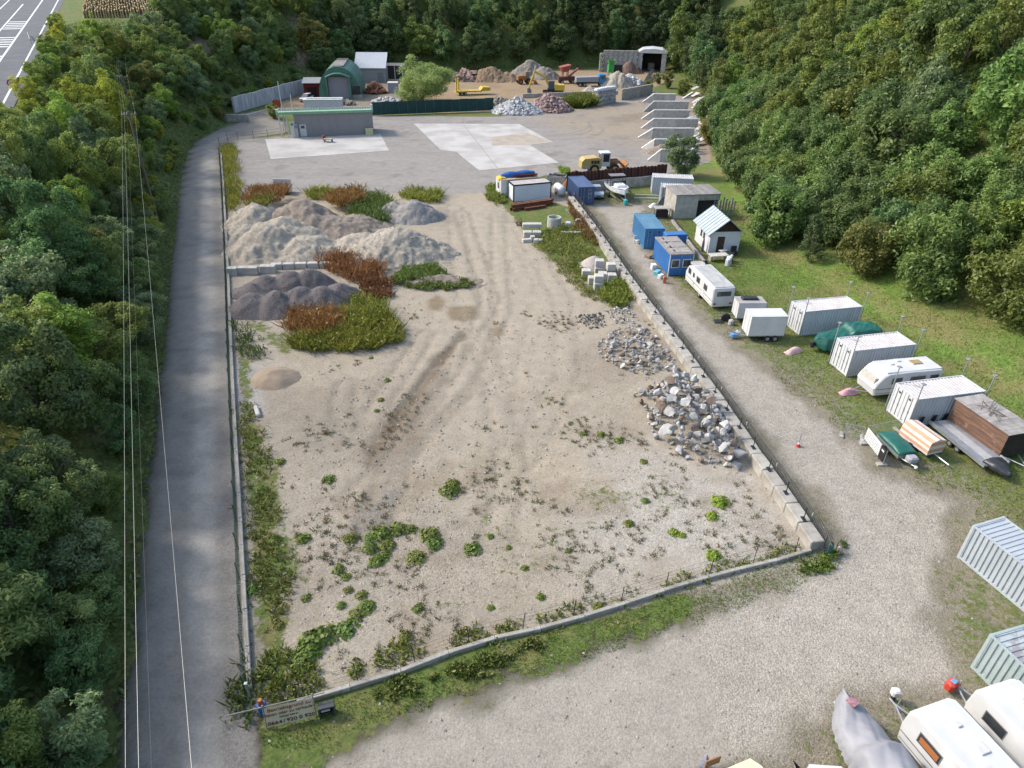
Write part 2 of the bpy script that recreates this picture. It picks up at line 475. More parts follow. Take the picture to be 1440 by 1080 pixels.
# quarry floor
m = sstep(0.8, -0.8, d_q + n1 * 0.8)
setc(m, (0.37, 0.275, 0.175)); grass *= 1 - m; stone = stone * (1 - m) + 0.15 * m
setc(m * sstep(0.0, 0.5, n3 + n1 * 0.4) * 0.6, (0.29, 0.21, 0.135))
b = blob([(375, 172), (440, 165), (440, 128), (560, 118), (600, 150), (530, 162)], 3, 1)
setc(b * m * 0.7, (0.25, 0.225, 0.19))
# access road
m = sstep(0.25, -0.25, d_acc + n1 * 0.28 + n2 * 0.18)
setc(m, (0.275, 0.255, 0.228)); grass *= 1 - sstep(0.7, -0.2, d_acc + n1 * 0.5 + n2 * 0.3); stone = stone * (1 - m) + 0.22 * m
mid = [( (a[0] * 0.40 + b_[0] * 0.60), (a[1] * 0.40 + b_[1] * 0.60)) for a, b_ in zip(
    [P2(v) for v in GL([(160, 1180), (179, 1020), (203, 770), (222, 620), (235, 470), (247, 340), (257, 245), (275, 200)])],
    [P2(v) for v in GL([(365, 1180), (358, 1020), (340, 770), (332, 620), (325, 470), (319, 340), (313, 245), (309, 206)])])]
dm = seg_dist(X, Y, mid + [P2(v) for v in GL([(318, 188), (360, 175), (378, 160)])])
setc(m * sstep(1.25, 0.35, dm + n1 * 0.3) * 0.8, (0.43, 0.405, 0.365))
dl_ = seg_dist(X, Y, ROAD_R)
b = m * sstep(1.9, 0.8, dl_ + n1 * 0.5) * sstep(60, 30, Y)
setc(b * 0.8, (0.235, 0.22, 0.205)); stone = np.maximum(stone, b * 0.75)
ge = sstep(118, 150, Y) * m
setc(ge * 0.75, (0.31, 0.28, 0.235))
setc(m * sstep(0.1, 0.5, fbm(X / 4, Y / 1.6, 151)) * 0.35, (0.15, 0.143, 0.138)); setc(m * sstep(0.2, 0.5, fbm(X / 1.1, Y / 3.0, 157)) * 0.3, (0.29, 0.275, 0.255))
setc(m * sstep(0.9, 0.1, seg_dist(X, Y, ROAD_L) + n1 * 0.5) * 0.6, (0.17, 0.15, 0.115))
# eroded bank behind the yard
for pts in ([(262, 82), (300, 92), (312, 60), (290, 52), (270, 58)], [(405, 30), (420, 25), (432, 50), (425, 62)], [(400, 90), (440, 95), (438, 70), (415, 70)]):
    g0 = [ray_hit(px, py) for px, py in pts]
    b = sstep(2.5, -1.5, sdf(X, Y, [P2(v) for v in g0]) + n1 * 2) * (Z > 1.5)
    setc(b, (0.36, 0.26, 0.17)); grass *= 1 - b
# scree on the slope behind the bays
b = blob([(978, 120), (1003, 108), (1012, 160), (1000, 225), (975, 200), (972, 150)], 2, 1.5)
setc(b * 0.8, (0.33, 0.24, 0.16)); grass *= 1 - 0.5 * b
# green banks that are lawn rather than wood soil
lawn = sstep(12, 2, d_site) * (0.35 + 0.65 * sstep(-9, -1, d_site)) * (X > 20) * (Y < 130) * (d_site > -18)
lush = np.clip(lawn, 0, 1)
# small relief
Z = Z - 0.09 * RUT - 0.12 * SCR
Z = Z + np.where(d_lot < -1, 0.05 * n1 + 0.02 * n2, 0) + np.where((d_site < -0.5) & (d_lot > 0.5) & (d_yard > 0.5) & (d_acc > 0.4), 0.03 * n1 + 0.02 * n2, 0)

# ---- ground shader
def ground_material():
    m = bpy.data.materials.new('site_ground'); m.use_nodes = True
    nt = m.node_tree; N = nt.nodes; Lk = nt.links
    p = N['Principled BSDF']; p.inputs['Roughness'].default_value = 0.95; p.inputs['Specular IOR Level'].default_value = 0.15
    geo = N.new('ShaderNodeNewGeometry')
    ca = N.new('ShaderNodeAttribute'); ca.attribute_name = 'albedo'
    ma = N.new('ShaderNodeAttribute'); ma.attribute_name = 'mask'
    sep = N.new('ShaderNodeSeparateColor'); Lk.new(ma.outputs['Color'], sep.inputs[0])
    def noise(sc, det=4, rg=0.6):
        n = N.new('ShaderNodeTexNoise'); n.inputs['Scale'].default_value = sc; n.inputs['Detail'].default_value = det; n.inputs['Roughness'].default_value = rg
        Lk.new(geo.outputs['Position'], n.inputs['Vector']); return n
    def math_(op, a, b=None, cl=False):
        n = N.new('ShaderNodeMath'); n.operation = op; n.use_clamp = cl
        for i, v in enumerate((a, b)):
            if v is None: continue
            if isinstance(v, (int, float)): n.inputs[i].default_value = v
            else: Lk.new(v, n.inputs[i])
        return n.outputs[0]
    def mix(f, a, b, mode='MIX'):
        n = N.new('ShaderNodeMix'); n.data_type = 'RGBA'; n.blend_type = mode
        for k, v in (('Factor', f), ('A', a), ('B', b)):
            if isinstance(v, (int, float)): n.inputs[k].default_value = v
            elif isinstance(v, tuple): n.inputs[k].default_value = v
            else: Lk.new(v, n.inputs[k])
        return n.outputs['Result']
    def rng_(v, a, b, c, d):
        n = N.new('ShaderNodeMapRange'); n.clamp = True
        for k, q in zip(('From Min', 'From Max', 'To Min', 'To Max'), (a, b, c, d)): n.inputs[k].default_value = q
        Lk.new(v, n.inputs['Value']); return n.outputs[0]
    fine = noise(5.0, 6, 0.75); mid_ = noise(0.9, 5)
    # stones: two sizes of cells with their own brightness
    def cells(sc):
        v = N.new('ShaderNodeTexVoronoi'); v.inputs['Scale'].default_value = sc; v.inputs['Randomness'].default_value = 1
        Lk.new(geo.outputs['Position'], v.inputs['Vector'])
        s = N.new('ShaderNodeSeparateColor'); Lk.new(v.outputs['Color'], s.inputs[0])
        return s.outputs[0], v.outputs['Distance']
    c1, dst1 = cells(10.0); c2, dst2 = cells(23.0)
    st = math_('ADD', math_('MULTIPLY', rng_(c1, 0.0, 1, -0.5, 0.5), 0.24), math_('MULTIPLY', rng_(c2, 0, 1, -0.5, 0.5), 0.55))
    st = math_('MULTIPLY', st, sep.outputs['Green'])
    fz = math_('ADD', math_('MULTIPLY', rng_(fine.outputs['Fac'], 0.3, 0.7, -0.5, 0.5), 0.36), math_('MULTIPLY', rng_(mid_.outputs['Fac'], 0.3, 0.7, -0.5, 0.5), 0.22))
    val = math_('ADD', math_('ADD', st, fz), 1.0)
    bc = N.new('ShaderNodeVectorMath'); bc.operation = 'SCALE'
    Lk.new(ca.outputs['Color'], bc.inputs[0]); Lk.new(val, bc.inputs['Scale'])
    # grass
    gA = mix(rng_(noise(2.2, 6, 0.7).outputs['Fac'], 0.35, 0.65, 0, 1), (0.055, 0.085, 0.022, 1), (0.12, 0.145, 0.040, 1))
    gA = mix(rng_(noise(0.35, 4, 0.6).outputs['Fac'], 0.48, 0.68, 0, 0.75), gA, (0.155, 0.125, 0.055, 1))
    gL = mix(rng_(noise(1.6, 6, 0.7).outputs['Fac'], 0.35, 0.65, 0, 1), (0.065, 0.125, 0.022, 1), (0.135, 0.20, 0.042, 1))
    gL = mix(rng_(noise(0.16, 5, 0.65).outputs['Fac'], 0.42, 0.60, 0, 0.85), gL, (0.17, 0.145, 0.065, 1))
    gc = mix(sep.outputs['Blue'], gA, gL)
    sp = rng_(fine.outputs['Fac'], 0.25, 0.75, 0.55, 1.45)
    gs = N.new('ShaderNodeVectorMath'); gs.operation = 'SCALE'; Lk.new(gc, gs.inputs[0]); Lk.new(sp, gs.inputs['Scale'])
    th = math_('ADD', sep.outputs['Red'], math_('MULTIPLY', rng_(noise(1.7, 7, 0.78).outputs['Fac'], 0.25, 0.75, -0.5, 0.5), 1.25))
    gf = rng_(th, 0.40, 0.62, 0, 1)
    col = mix(gf, bc.outputs[0], gs.outputs[0])
    Lk.new(col, p.inputs['Base Color'])
    hgt = math_('ADD', math_('MULTIPLY', fine.outputs['Fac'], 0.5), math_('MULTIPLY', math_('MULTIPLY', dst1, -1.0), sep.outputs['Green']))
    hgt = math_('ADD', hgt, math_('MULTIPLY', gf, 0.6))
    b = N.new('ShaderNodeBump'); b.inputs['Strength'].default_value = 0.38; b.inputs['Distance'].default_value = 0.08
    Lk.new(hgt, b.inputs['Height']); Lk.new(b.outputs[0], p.inputs['Normal'])
    return m
C *= np.array([0.665, 0.658, 0.635])
GROUND_MAT = ground_material()
nxg, nyg = len(gx), len(gy)
ii = (np.arange(nyg - 1)[:, None] * nxg + np.arange(nxg - 1)[None, :]).ravel()
quads = np.stack([ii, ii + 1, ii + 1 + nxg, ii + nxg], 1)
qx = X[quads].mean(1); qy = Y[quads].mean(1)
zone = np.zeros(len(quads), int)
zone[inside(qx, qy, LANE)] = 1
zone[inside(qx, qy, LOT)] = 2
zone[inside(qx, qy, QUARRY)] = 4
zone[inside(qx, qy, YARD)] = 3
zone[inside(qx, qy, ACCESS)] = 5
V = np.stack([X, Y, Z], 1)
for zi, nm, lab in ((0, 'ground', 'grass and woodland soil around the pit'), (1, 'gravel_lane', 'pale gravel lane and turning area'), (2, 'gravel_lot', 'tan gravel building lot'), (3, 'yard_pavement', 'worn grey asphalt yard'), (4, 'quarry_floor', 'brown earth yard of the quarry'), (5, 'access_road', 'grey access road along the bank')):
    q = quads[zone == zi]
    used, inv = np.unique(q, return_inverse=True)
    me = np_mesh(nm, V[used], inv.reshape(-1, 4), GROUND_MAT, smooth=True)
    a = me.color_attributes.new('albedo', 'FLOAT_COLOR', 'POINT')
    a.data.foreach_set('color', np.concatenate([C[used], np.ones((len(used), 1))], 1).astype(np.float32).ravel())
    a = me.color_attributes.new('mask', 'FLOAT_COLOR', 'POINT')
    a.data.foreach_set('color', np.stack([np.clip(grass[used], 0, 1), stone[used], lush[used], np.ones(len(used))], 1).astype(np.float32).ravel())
    o = bpy.data.objects.new(nm, me); COL.objects.link(o)
    tag(o, kind='structure')

# ---- highway on the bank at the top left
def hw_pt(s, off):          # s = y along, off = metres left of the right edge line
    n = Vector((-1, -0.5, 0)).normalized()
    b = Vector((-73.8 - 0.5 * (s - 108.0), s, 0)) + n * off
    z = float(hw_z(np.array([s]))[0])
    return Vector((b.x, b.y, z))
ASPH = mat('highway_asphalt', (0.115, 0.118, 0.128), (0.085, 0.087, 0.095), 0.5, 0.9, bump=0.15, bscale=20)
WHITE = mat('road_paint', (0.78, 0.78, 0.76), (0.55, 0.55, 0.54), 4, 0.7)
mb = MB(); ys = list(range(90, 420, 15))
for a, b in zip(ys[:-1], ys[1:]):
    u = Vector((0, 0, 0.06))
    mb.quad(hw_pt(a, -1.4) + u, hw_pt(a, 17) + u, hw_pt(b, 17) + u, hw_pt(b, -1.4) + u)
tag(mb.build('highway', ASPH), kind='structure')
hway = bpy.data.objects['highway']
def stripe(o0, o1, w, s0, s1):
    mb = MB(); u = Vector((0, 0, 0.066)); n = 10
    for i in range(n):
        sa = s0 + (s1 - s0) * i / n; sb = s0 + (s1 - s0) * (i + 1) / n
        oa = o0 + (o1 - o0) * i / n; ob = o0 + (o1 - o0) * (i + 1) / n
        mb.quad(hw_pt(sa, oa - w / 2) + u, hw_pt(sa, oa + w / 2) + u, hw_pt(sb, ob + w / 2) + u, hw_pt(sb, ob - w / 2) + u)
    return mb.build('road_marking', WHITE, hway)
stripe(0, 0, 0.28, 92, 400); stripe(3.7, 3.7, 0.34, 92, 400)
stripe(4.6, 7.4, 0.3, 112, 152); stripe(7.4, 7.4, 0.3, 152, 400); stripe(11.4, 11.4, 0.28, 92, 400)
for s0 in (116, 136, 158):
    for k in range(5):
        s = s0 + k * 2.6
        wid = 3.9 + (min(max(s, 112), 152) - 112) / 40 * 3.2
        mb = MB(); u = Vector((0, 0, 0.064))
        mb.quad(hw_pt(s, 3.95) + u, hw_pt(s, wid) + u, hw_pt(s + 0.9, wid) + u, hw_pt(s + 0.9, 3.95) + u)
        mb.build('road_marking', WHITE, hway)
# ---- dry maize field on the plateau
FIELD = mat('field_soil', (0.33, 0.25, 0.14), (0.24, 0.18, 0.10), 0.6, 0.95)
CORN = mat('dry_maize', (0.46, 0.36, 0.19), (0.30, 0.225, 0.11), 1.5, 0.9)
mb = MB()
fa, fb = [], []
for s in range(172, 430, 18):
    a = hw_pt(s, -7); fa.append(Vector((a.x, a.y, hz(a.x, a.y) + 0.1)))
    dx = 19
    fb.append(Vector((a.x + dx, a.y + 4, hz(a.x + dx, a.y + 4) + 0.1)))
cols = 14
grid = [[a.lerp(b, t / cols) for t in range(cols + 1)] for a, b in zip(fa, fb)]
grid = [[Vector((p.x, p.y, hz(p.x, p.y) + 0.12)) for p in row] for row in grid]
for i in range(len(grid) - 1):
    for j in range(cols):
        mb.quad(grid[i][j], grid[i][j + 1], grid[i + 1][j + 1], grid[i + 1][j])
fld = mb.build('maize_field', FIELD); tag(fld, kind='structure')
mb = MB()
for j in range(32):
    t = (j + 0.5) / 32
    for i in range(len(grid) - 1):
        def q(ii):
            a = fa[ii].lerp(fb[ii], t); return Vector((a.x, a.y, hz(a.x, a.y)))
        a, b = q(i), q(i + 1)
        steps = 6
        for k in range(steps):
            p = a.lerp(b, k / steps); r_ = a.lerp(b, (k + 0.97) / steps)
            h = 1.5 + random.uniform(-0.25, 0.3); w = 0.17 + random.uniform(-0.04, 0.05)
            jx = random.uniform(-0.15, 0.15)
            d = Vector((w, 0.0, 0))
            j_ = Vector((jx, 0, 0))
            vs = [p - d + j_, p + d + j_, r_ + d + j_, r_ - d + j_, p - d * 0.5 + j_ + Vector((0, 0, h)), p + d * 0.5 + j_ + Vector((0, 0, h)), r_ + d * 0.5 + j_ + Vector((0, 0, h * 0.93)), r_ - d * 0.5 + j_ + Vector((0, 0, h * 0.93))]
            mb.add(vs, [(0, 1, 5, 4), (1, 2, 6, 5), (2, 3, 7, 6), (3, 0, 4, 7), (4, 5, 6, 7)])
o = mb.build('maize_rows', CORN, fld); tag(o, kind='stuff')

# ---- concrete slabs let into the yard
SLAB = mat('pale_concrete', (0.46, 0.44, 0.41), (0.36, 0.34, 0.31), 0.22, 0.9, bump=0.1, bscale=15, contrast=(0.38, 0.6), dirt=((0.33, 0.28, 0.22), 0.35, 0.60))
def sheet(name, px, z, m, kind='structure', parent=None, cells=0):
    pts = [G(x, y) for x, y in px]
    mb = MB()
    n = len(pts)
    vs = [Vector((p.x, p.y, z)) for p in pts] + [Vector((p.x, p.y, z - 0.25)) for p in pts]
    mb.add(vs, [tuple(range(n))] + [(i, (i + 1) % n, n + (i + 1) % n, n + i) for i in range(n)])
    o = mb.build(name, m, parent)
    if parent is None: tag(o, kind=kind)
    return o
sheet('concrete_slab', [(373, 196), (535, 188), (547, 212), (381, 224)], 0.03, SLAB)
sheet('concrete_slab', [(582, 174), (730, 174.5), (778, 200), (745, 204), (786, 229), (674, 240), (642, 214), (620, 211)], 0.03, SLAB)
STAIN = mat('stained_concrete', (0.33, 0.275, 0.21), (0.39, 0.35, 0.29), 0.5, 0.92)
sheet('concrete_slab', [(690, 193), (742, 187), (775, 200), (740, 203.6), (692, 205)], 0.036, STAIN)
# joints of the large slab
mb = MB()
for (a, b) in (((612, 186), (748, 183)), ((652, 176), (700, 237)), ((640, 206), (745, 203))):
    p, q = G(*a), G(*b); u = Vector((0, 0, 0.0345)); d = (q - p).normalized(); w = Vector((-d.y, d.x, 0)) * 0.09
    mb.quad(p - w + u, p + w + u, q + w + u, q - w + u)
tag(mb.build('slab_joints', mat('joint', (0.32, 0.30, 0.27))), kind='structure')
# ================================================================== VEGETATION
CAM_I = CAM_M.inverted()
def proj(p):
    q = CAM_I @ Vector(p)
    if q.z > -1: return None
    return (720 + FPX * q.x / -q.z, 540 - FPX * q.y / -q.z, -q.z)
def unit(a):
    return a / (np.linalg.norm(a, axis=1, keepdims=True) + 1e-9)
def leaf_quads(c, n, a, b, r, tone, fold=0.0):
    """diamond leaves: centres c, normals n, half length a, half width b"""
    k = len(c)
    t = unit(np.cross(n, r.normal(size=(k, 3))))
    u = np.cross(n, t)
    a = np.broadcast_to(np.asarray(a, float).reshape(-1, 1), (k, 1)); b = np.broadcast_to(np.asarray(b, float).reshape(-1, 1), (k, 1))
    v = np.stack([c - t * a, c + u * b + n * fold * b, c + t * a, c - u * b + n * fold * b], 1).reshape(-1, 3)
    f = np.arange(4 * k).reshape(-1, 4)
    return v, f, np.repeat(tone, 4)
def leaf_mesh(name, parts, m):
    V = np.concatenate([p[0] for p in parts]); off = 0; F = []; T = []
    for p in parts:
        F.append(p[1] + off); off += len(p[0]); T.append(p[2])
    me = np_mesh(name, V, np.concatenate(F), m)
    at = me.attributes.new('tone', 'FLOAT', 'POINT')
    at.data.foreach_set('value', np.concatenate(T).astype(np.float32))
    return me
LEAF = leaf_mat('leaves', (0.090, 0.132, 0.045), (0.200, 0.245, 0.092), 0.48)
BARK = mat('bark', (0.16, 0.13, 0.10), (0.09, 0.075, 0.06), 6, 0.9, bump=0.4)
WEED = leaf_mat('weed_leaves', (0.075, 0.110, 0.028), (0.195, 0.215, 0.070), 0.3)
DRY = leaf_mat('dry_weeds', (0.135, 0.062, 0.030), (0.29, 0.165, 0.070), 0.3)

def crown_mesh(name, seed, r_, h, base, nclump, per, leaf, slim=0.55, shape='round', droop=0.0):
    r = np.random.default_rng(seed)
    parts = []
    k = 0; cl = []
    while len(cl) < nclump:
        p = r.normal(size=3); p /= np.linalg.norm(p); p *= r.uniform(0.35, 1.0) ** 0.5
        if shape == 'round': q = np.array([p[0] * r_, p[1] * r_, base + (h - base) * (0.5 + 0.5 * p[2])])
        elif shape == 'cone':
            tz = (p[2] + 1) / 2; w = (1 - tz) ** 0.7 * 1.05 + 0.12
            q = np.array([p[0] * r_ * w, p[1] * r_ * w, base + (h - base) * tz])
        else:      # vase: spreads upward
            tz = (p[2] + 1) / 2; w = 0.45 + 0.65 * tz
            q = np.array([p[0] * r_ * w, p[1] * r_ * w, base + (h - base) * tz])
        q[0] += 0.10 * r_ * math.sin(3 * seed + q[2]); q[1] += 0.10 * r_ * math.cos(2 * seed + q[2])
        q[0] += 0.22 * r_ * math.sin(1.7 * seed + 2.2 * q[2] / max(h, 1) * 3); q[2] *= 1 + 0.10 * math.sin(2.5 * math.atan2(q[1], q[0]) + seed)
        cl.append(q)
    ctr = np.array([0, 0, base + (h - base) * 0.42])
    for q in cl:
        cr = r_ * r.uniform(0.20, 0.36)
        n_ = int(per * r.uniform(0.6, 1.4))
        d = unit(r.normal(size=(n_, 3)) + np.array([0, 0, 0.35]) + 0.5 * (q - ctr) / r_)
        pos = q + d * cr * r.uniform(0.45, 1.08, size=(n_, 1)) * np.array([1, 1, 0.72])
        pos[:, 2] -= droop * cr * r.random(n_)
        nn = unit(d * 0.7 + r.normal(size=(n_, 3)) * 0.55 + np.array([0, 0, 0.5]))
        tone = np.clip(r.normal(0.45, 0.22, n_) + r.normal(0, 0.16), 0, 1)
        s = leaf * r.uniform(0.7, 1.3, n_)
        parts.append(leaf_quads(pos, nn, s, s * slim, r, tone, 0.25))
    return leaf_mesh(name, parts, LEAF)
def trunk_mesh(name, seed, h, r0, limbs=6, multi=1, spread=0.5, r_=2.5):
    r = random.Random(seed); mb = MB()
    for k in range(multi):
        ang = 2 * math.pi * k / multi + r.random(); sp = spread * (0 if multi == 1 else 1)
        pts = []
        for i in range(6):
            t = i / 5
            pts.append((math.cos(ang) * sp * t * h * 0.28 + r.uniform(-.08, .08) * h * 0.08, math.sin(ang) * sp * t * h * 0.28 + r.uniform(-.08, .08) * h * 0.08, t * h * 0.85 - 0.3))
        rr = r0 / math.sqrt(multi)
        mb.tube(pts, [rr * (1 - 0.8 * i / 5) for i in range(6)], 6)
        for j in range(limbs // multi + 1):
            i = r.randint(2, 4); a = r.uniform(0, 6.28); L = r_ * r.uniform(0.5, 0.85)
            p = Vector(pts[i]); e = p + Vector((math.cos(a) * L, math.sin(a) * L, L * r.uniform(0.3, 0.8)))
            mid = p.lerp(e, 0.5) + Vector((0, 0, 0.1 * L))
            mb.tube([p, mid, e], [rr * 0.45, rr * 0.3, rr * 0.08], 5)
    o = mb.build(name, BARK); me = o.data
    bpy.data.objects.remove(o)
    return me
VAR = {}
for i in range(4):      # near, finely leaved broadleaf trees
    VAR.setdefault('near', []).append((crown_mesh('near_crown', 100 + i, 2.7, 7.0, 1.0, 58, 200, 0.13, 0.55, 'round', 0.4), trunk_mesh('near_trunk', i, 6.6, 0.16), 7.0))
for i in range(3):      # willow-like shrubs, several stems, upright wisps
    VAR.setdefault('shrub', []).append((crown_mesh('shrub_crown', 200 + i, 2.3, 5.0, 0.3, 50, 170, 0.15, 0.32, 'vase'), trunk_mesh('shrub_stems', 20 + i, 4.6, 0.13, 8, 4, 0.8, 1.6), 5.0))
for i in range(5):      # forest trees
    VAR.setdefault('forest', []).append((crown_mesh('forest_crown', 300 + i, 3.6, 10.5, 1.6, 74, 125, 0.21, 0.55, 'round', 0.3), trunk_mesh('forest_trunk', 40 + i, 9.8, 0.22, 7, 1, 0.5, 3.0), 10.5))
for i in range(4):      # layered young trees on the right slope
    VAR.setdefault('slope', []).append((crown_mesh('slope_crown', 400 + i, 3.3, 7.4, 0.6, 80, 120, 0.22, 0.42, 'round', 1.0), trunk_mesh('slope_trunk', 60 + i, 6.8, 0.17, 7, 2, 0.6, 2.6), 7.4))
for i in range(2):
    VAR.setdefault('conic', []).append((crown_mesh('conic_crown', 500 + i, 3.0, 12.0, 1.5, 60, 110, 0.20, 0.4, 'cone', 0.6), trunk_mesh('conic_trunk', 80 + i, 11.5, 0.2, 5, 1, 0.5, 1.5), 12.0))

VAR['willow'] = [(crown_mesh('willow_crown', 555, 4.6, 8.2, 0.2, 110, 300, 0.17, 0.32, 'round', 0.2), trunk_mesh('willow_trunk', 91, 6.0, 0.3, 8, 3, 0.5, 2.5), 8.2)]
TINT = {'dark': (0.74, 0.78, 0.72), 'mid': (0.95, 1.04, 0.85), 'bright': (1.15, 1.35, 0.95), 'olive': (1.14, 1.10, 0.68), 'yellow': (1.85, 1.5, 0.55), 'grey': (1.15, 1.15, 1.35), 'brown': (1.3, 1.0, 0.68), 'lime': (1.35, 1.45, 0.65), 'bluish': (0.75, 0.95, 0.85), 'silver': (1.9, 1.75, 1.6)}
WORD = {'dark': 'dark green', 'mid': 'green', 'bright': 'bright green', 'olive': 'olive green', 'yellow': 'yellowing', 'grey': 'grey green', 'brown': 'browning', 'lime': 'lime green', 'bluish': 'deep green', 'silver': 'silver'}
ntree = {'tree': 0, 'shrub': 0}
def plant_tree(kind, x, y, s, tint, label, cat, group=None, z=None, name=None, sz=1.0):
    cr, tr, h = random.choice(VAR[kind])
    z = hz(x, y) if z is None else z
    t = thing(name or {'shrub': 'willow_shrub', 'forest': 'forest_tree', 'slope': 'young_broadleaf_tree'}.get(kind, 'broadleaf_tree'), label, cat, (x, y, z - 0.1), random.uniform(0, 6.28), group)
    if sz == 1.0: sz = random.uniform(0.85, 1.35) if kind in ('forest', 'near') else random.uniform(0.85, 1.15)
    t.scale = (s * random.uniform(.9, 1.1), s * random.uniform(.9, 1.1), s * sz)
    a = link_mesh('trunk', tr, t); b = link_mesh('crown', cr, t)
    c = TINT[tint]; j = random.uniform(0.88, 1.12) * (1.3 if x < 5 else 1.0); k = random.uniform(0.93, 1.07)  # left and back crowns coloured lighter, in place of sky fill on the shaded bank
    b.color = (c[0] * j * k, c[1] * j, c[2] * j, 1)
    ntree[cat] = ntree.get(cat, 0) + 1
    return t
class Disk:
    def __init__(s): s.g = {}
    def ok(s, x, y, r):
        k = (int(x // 8), int(y // 8))
        for i in range(-1, 2):
            for j in range(-1, 2):
                for (a, b, q) in s.g.get((k[0] + i, k[1] + j), ()):
                    if (a - x) ** 2 + (b - y) ** 2 < (0.5 * (r + q)) ** 2: return False
        s.g.setdefault(k, []).append((x, y, r)); return True
disk = Disk()
def dist1(x, y, pts): return float(seg_dist(np.array([x]), np.array([y]), pts)[0])
def in_poly(x, y, pts): return bool(inside(np.array([x]), np.array([y]), pts)[0])
def choose(w):
    return random.choices(list(w), list(w.values()))[0]

# named single trees first, so that the woods keep clear of them
p = G(594, 143); plant_tree('willow', p.x, p.y, 1.2, 'silver', 'large round silvery willow standing before the green screen fence', 'tree', z=0, name='willow_tree'); disk.ok(p.x, p.y, 12)
p = G(955, 248); plant_tree('shrub', p.x, p.y, 1.35, 'grey', 'dark grey leaved bush behind the white corrugated container, below the concrete bays', 'shrub', z=0); disk.ok(p.x, p.y, 7)
p = G(1134, 372); plant_tree('conic', p.x, p.y, 0.48, 'dark', 'single small dark tree standing out on the lawn slope', 'tree', name='young_tree'); disk.ok(p.x, p.y, 5)

for px_, py_, s_, tn_, lab_ in ((912, 130, .75, 'olive', 'scrubby olive bush left of the farthest bay wall'), (938, 124, .85, 'brown', 'browning scrub bush above the farthest bay wall'), (960, 134, .8, 'olive', 'olive scrub bush behind the second farthest bay wall'), (925, 118, .6, 'mid', 'small green bush below the tunnel portal')):
    p = G(px_, py_); plant_tree('shrub', p.x, p.y, s_, tn_, lab_, 'shrub', z=hz(p.x, p.y)); disk.ok(p.x, p.y, 4)
# candidate points, scored in one numpy batch
def candidates(n, x0, x1, y0, y1, seed):
    r = np.random.default_rng(seed)
    x = r.uniform(x0, x1, n); y = r.uniform(y0, y1, n)
    return x, y
# the power line's course: keep tall trees from under it
WP1 = at_depth(181, 161, 80.0); WP2 = at_depth(172, 108, 106.0); WP3 = at_depth(166, 22, 210.0)
WQ = G(222, 1080, WP1.z - 0.3); WPB = WP1 + (WQ - WP1) * 1.3
def wire_off(x, y):
    return dist1(x, y, [P2(WPB), P2(WP1), P2(WP2), P2(WP3)])
# --- left bank
x, y = candidates(9000, -135, 0, -8, 215, 1)
dl = seg_dist(x, y, FOOT_L); ins = inside(x, y, SITE); dh = hw_dist(x, y); zz = height(x, y)
cnt = 0
for i in np.argsort(dl * 0 + np.random.default_rng(2).random(len(x))):
    if ins[i] or dl[i] < 1.25 or dh[i] < 2.6 or dl[i] > 60: continue
    if y[i] < 60 and dl[i] > 26: continue
    if y[i] > 172 and dh[i] < 24: continue
    wired = abs(wire_off(x[i], y[i])) < 2.0 and y[i] > 97
    if y[i] > 172 and dh[i] < 24: continue            # maize field
    q = proj((x[i], y[i], zz[i] + 3))
    shade = y[i] < 32 and dl[i] < 12 and y[i] > -6
    if (q is None or not (-70 < q[0] < 420 and -60 < q[1] < 1180)) and not shade: continue
    near = y[i] < 70
    edge = dl[i] < (2.3 if y[i] < 70 else 4.4) or dh[i] < 7.5
    q6 = proj((x[i], y[i], zz[i] + 6.5)); q0 = proj((x[i], y[i], zz[i] + 1))
    if q6 and 78 < q6[0] < 205 and q6[1] < 15: continue
    if q0 and (258 < q0[0] < 310 and 52 < q0[1] < 104): continue
    s = random.uniform(0.52, 0.8) if edge and y[i] < 75 else random.uniform(0.42, 0.62) if edge or wired else random.uniform(0.6, 0.9) if dl[i] < 5 else random.uniform(0.75, 1.12)
    if not disk.ok(x[i], y[i], (2.9 if y[i] < 60 else 3.6) * s if not edge else 1.9): continue
    px, py = (q[0], q[1]) if q else (0, 1000)
    if py < 190 and px < 160: w = {'yellow': 4, 'olive': 4, 'lime': 1.5, 'mid': 1}
    elif py < 330: w = {'olive': 4, 'mid': 3, 'grey': 2, 'lime': 1.4, 'yellow': .7, 'brown': .6}
    elif 440 < py < 560 and px < 80: w = {'lime': 3, 'olive': 2}
    else: w = {'dark': 2.5, 'bluish': 2, 'grey': 2.6, 'mid': 2.6, 'olive': 1.6, 'brown': .5}
    tn = choose(w)
    shr = edge or random.random() < 0.33
    where = 'beside the highway' if py < 130 else 'opposite the road bend' if py < 250 else 'opposite the tan heaps' if py < 380 else 'opposite the dark heap' if py < 500 else 'opposite mid lot' if py < 740 else 'at the lowest stretch'
    lab = '%s %s on the left bank, %s' % (WORD[tn], 'shrub' if shr else 'tree', where)
    plant_tree('shrub' if shr else 'near', float(x[i]), float(y[i]), s * (1.1 if shr else 1.0), tn, lab, 'shrub' if shr else 'tree', 'shrubs on the left bank' if shr else 'trees on the left bank', z=float(zz[i]))
    cnt += 1
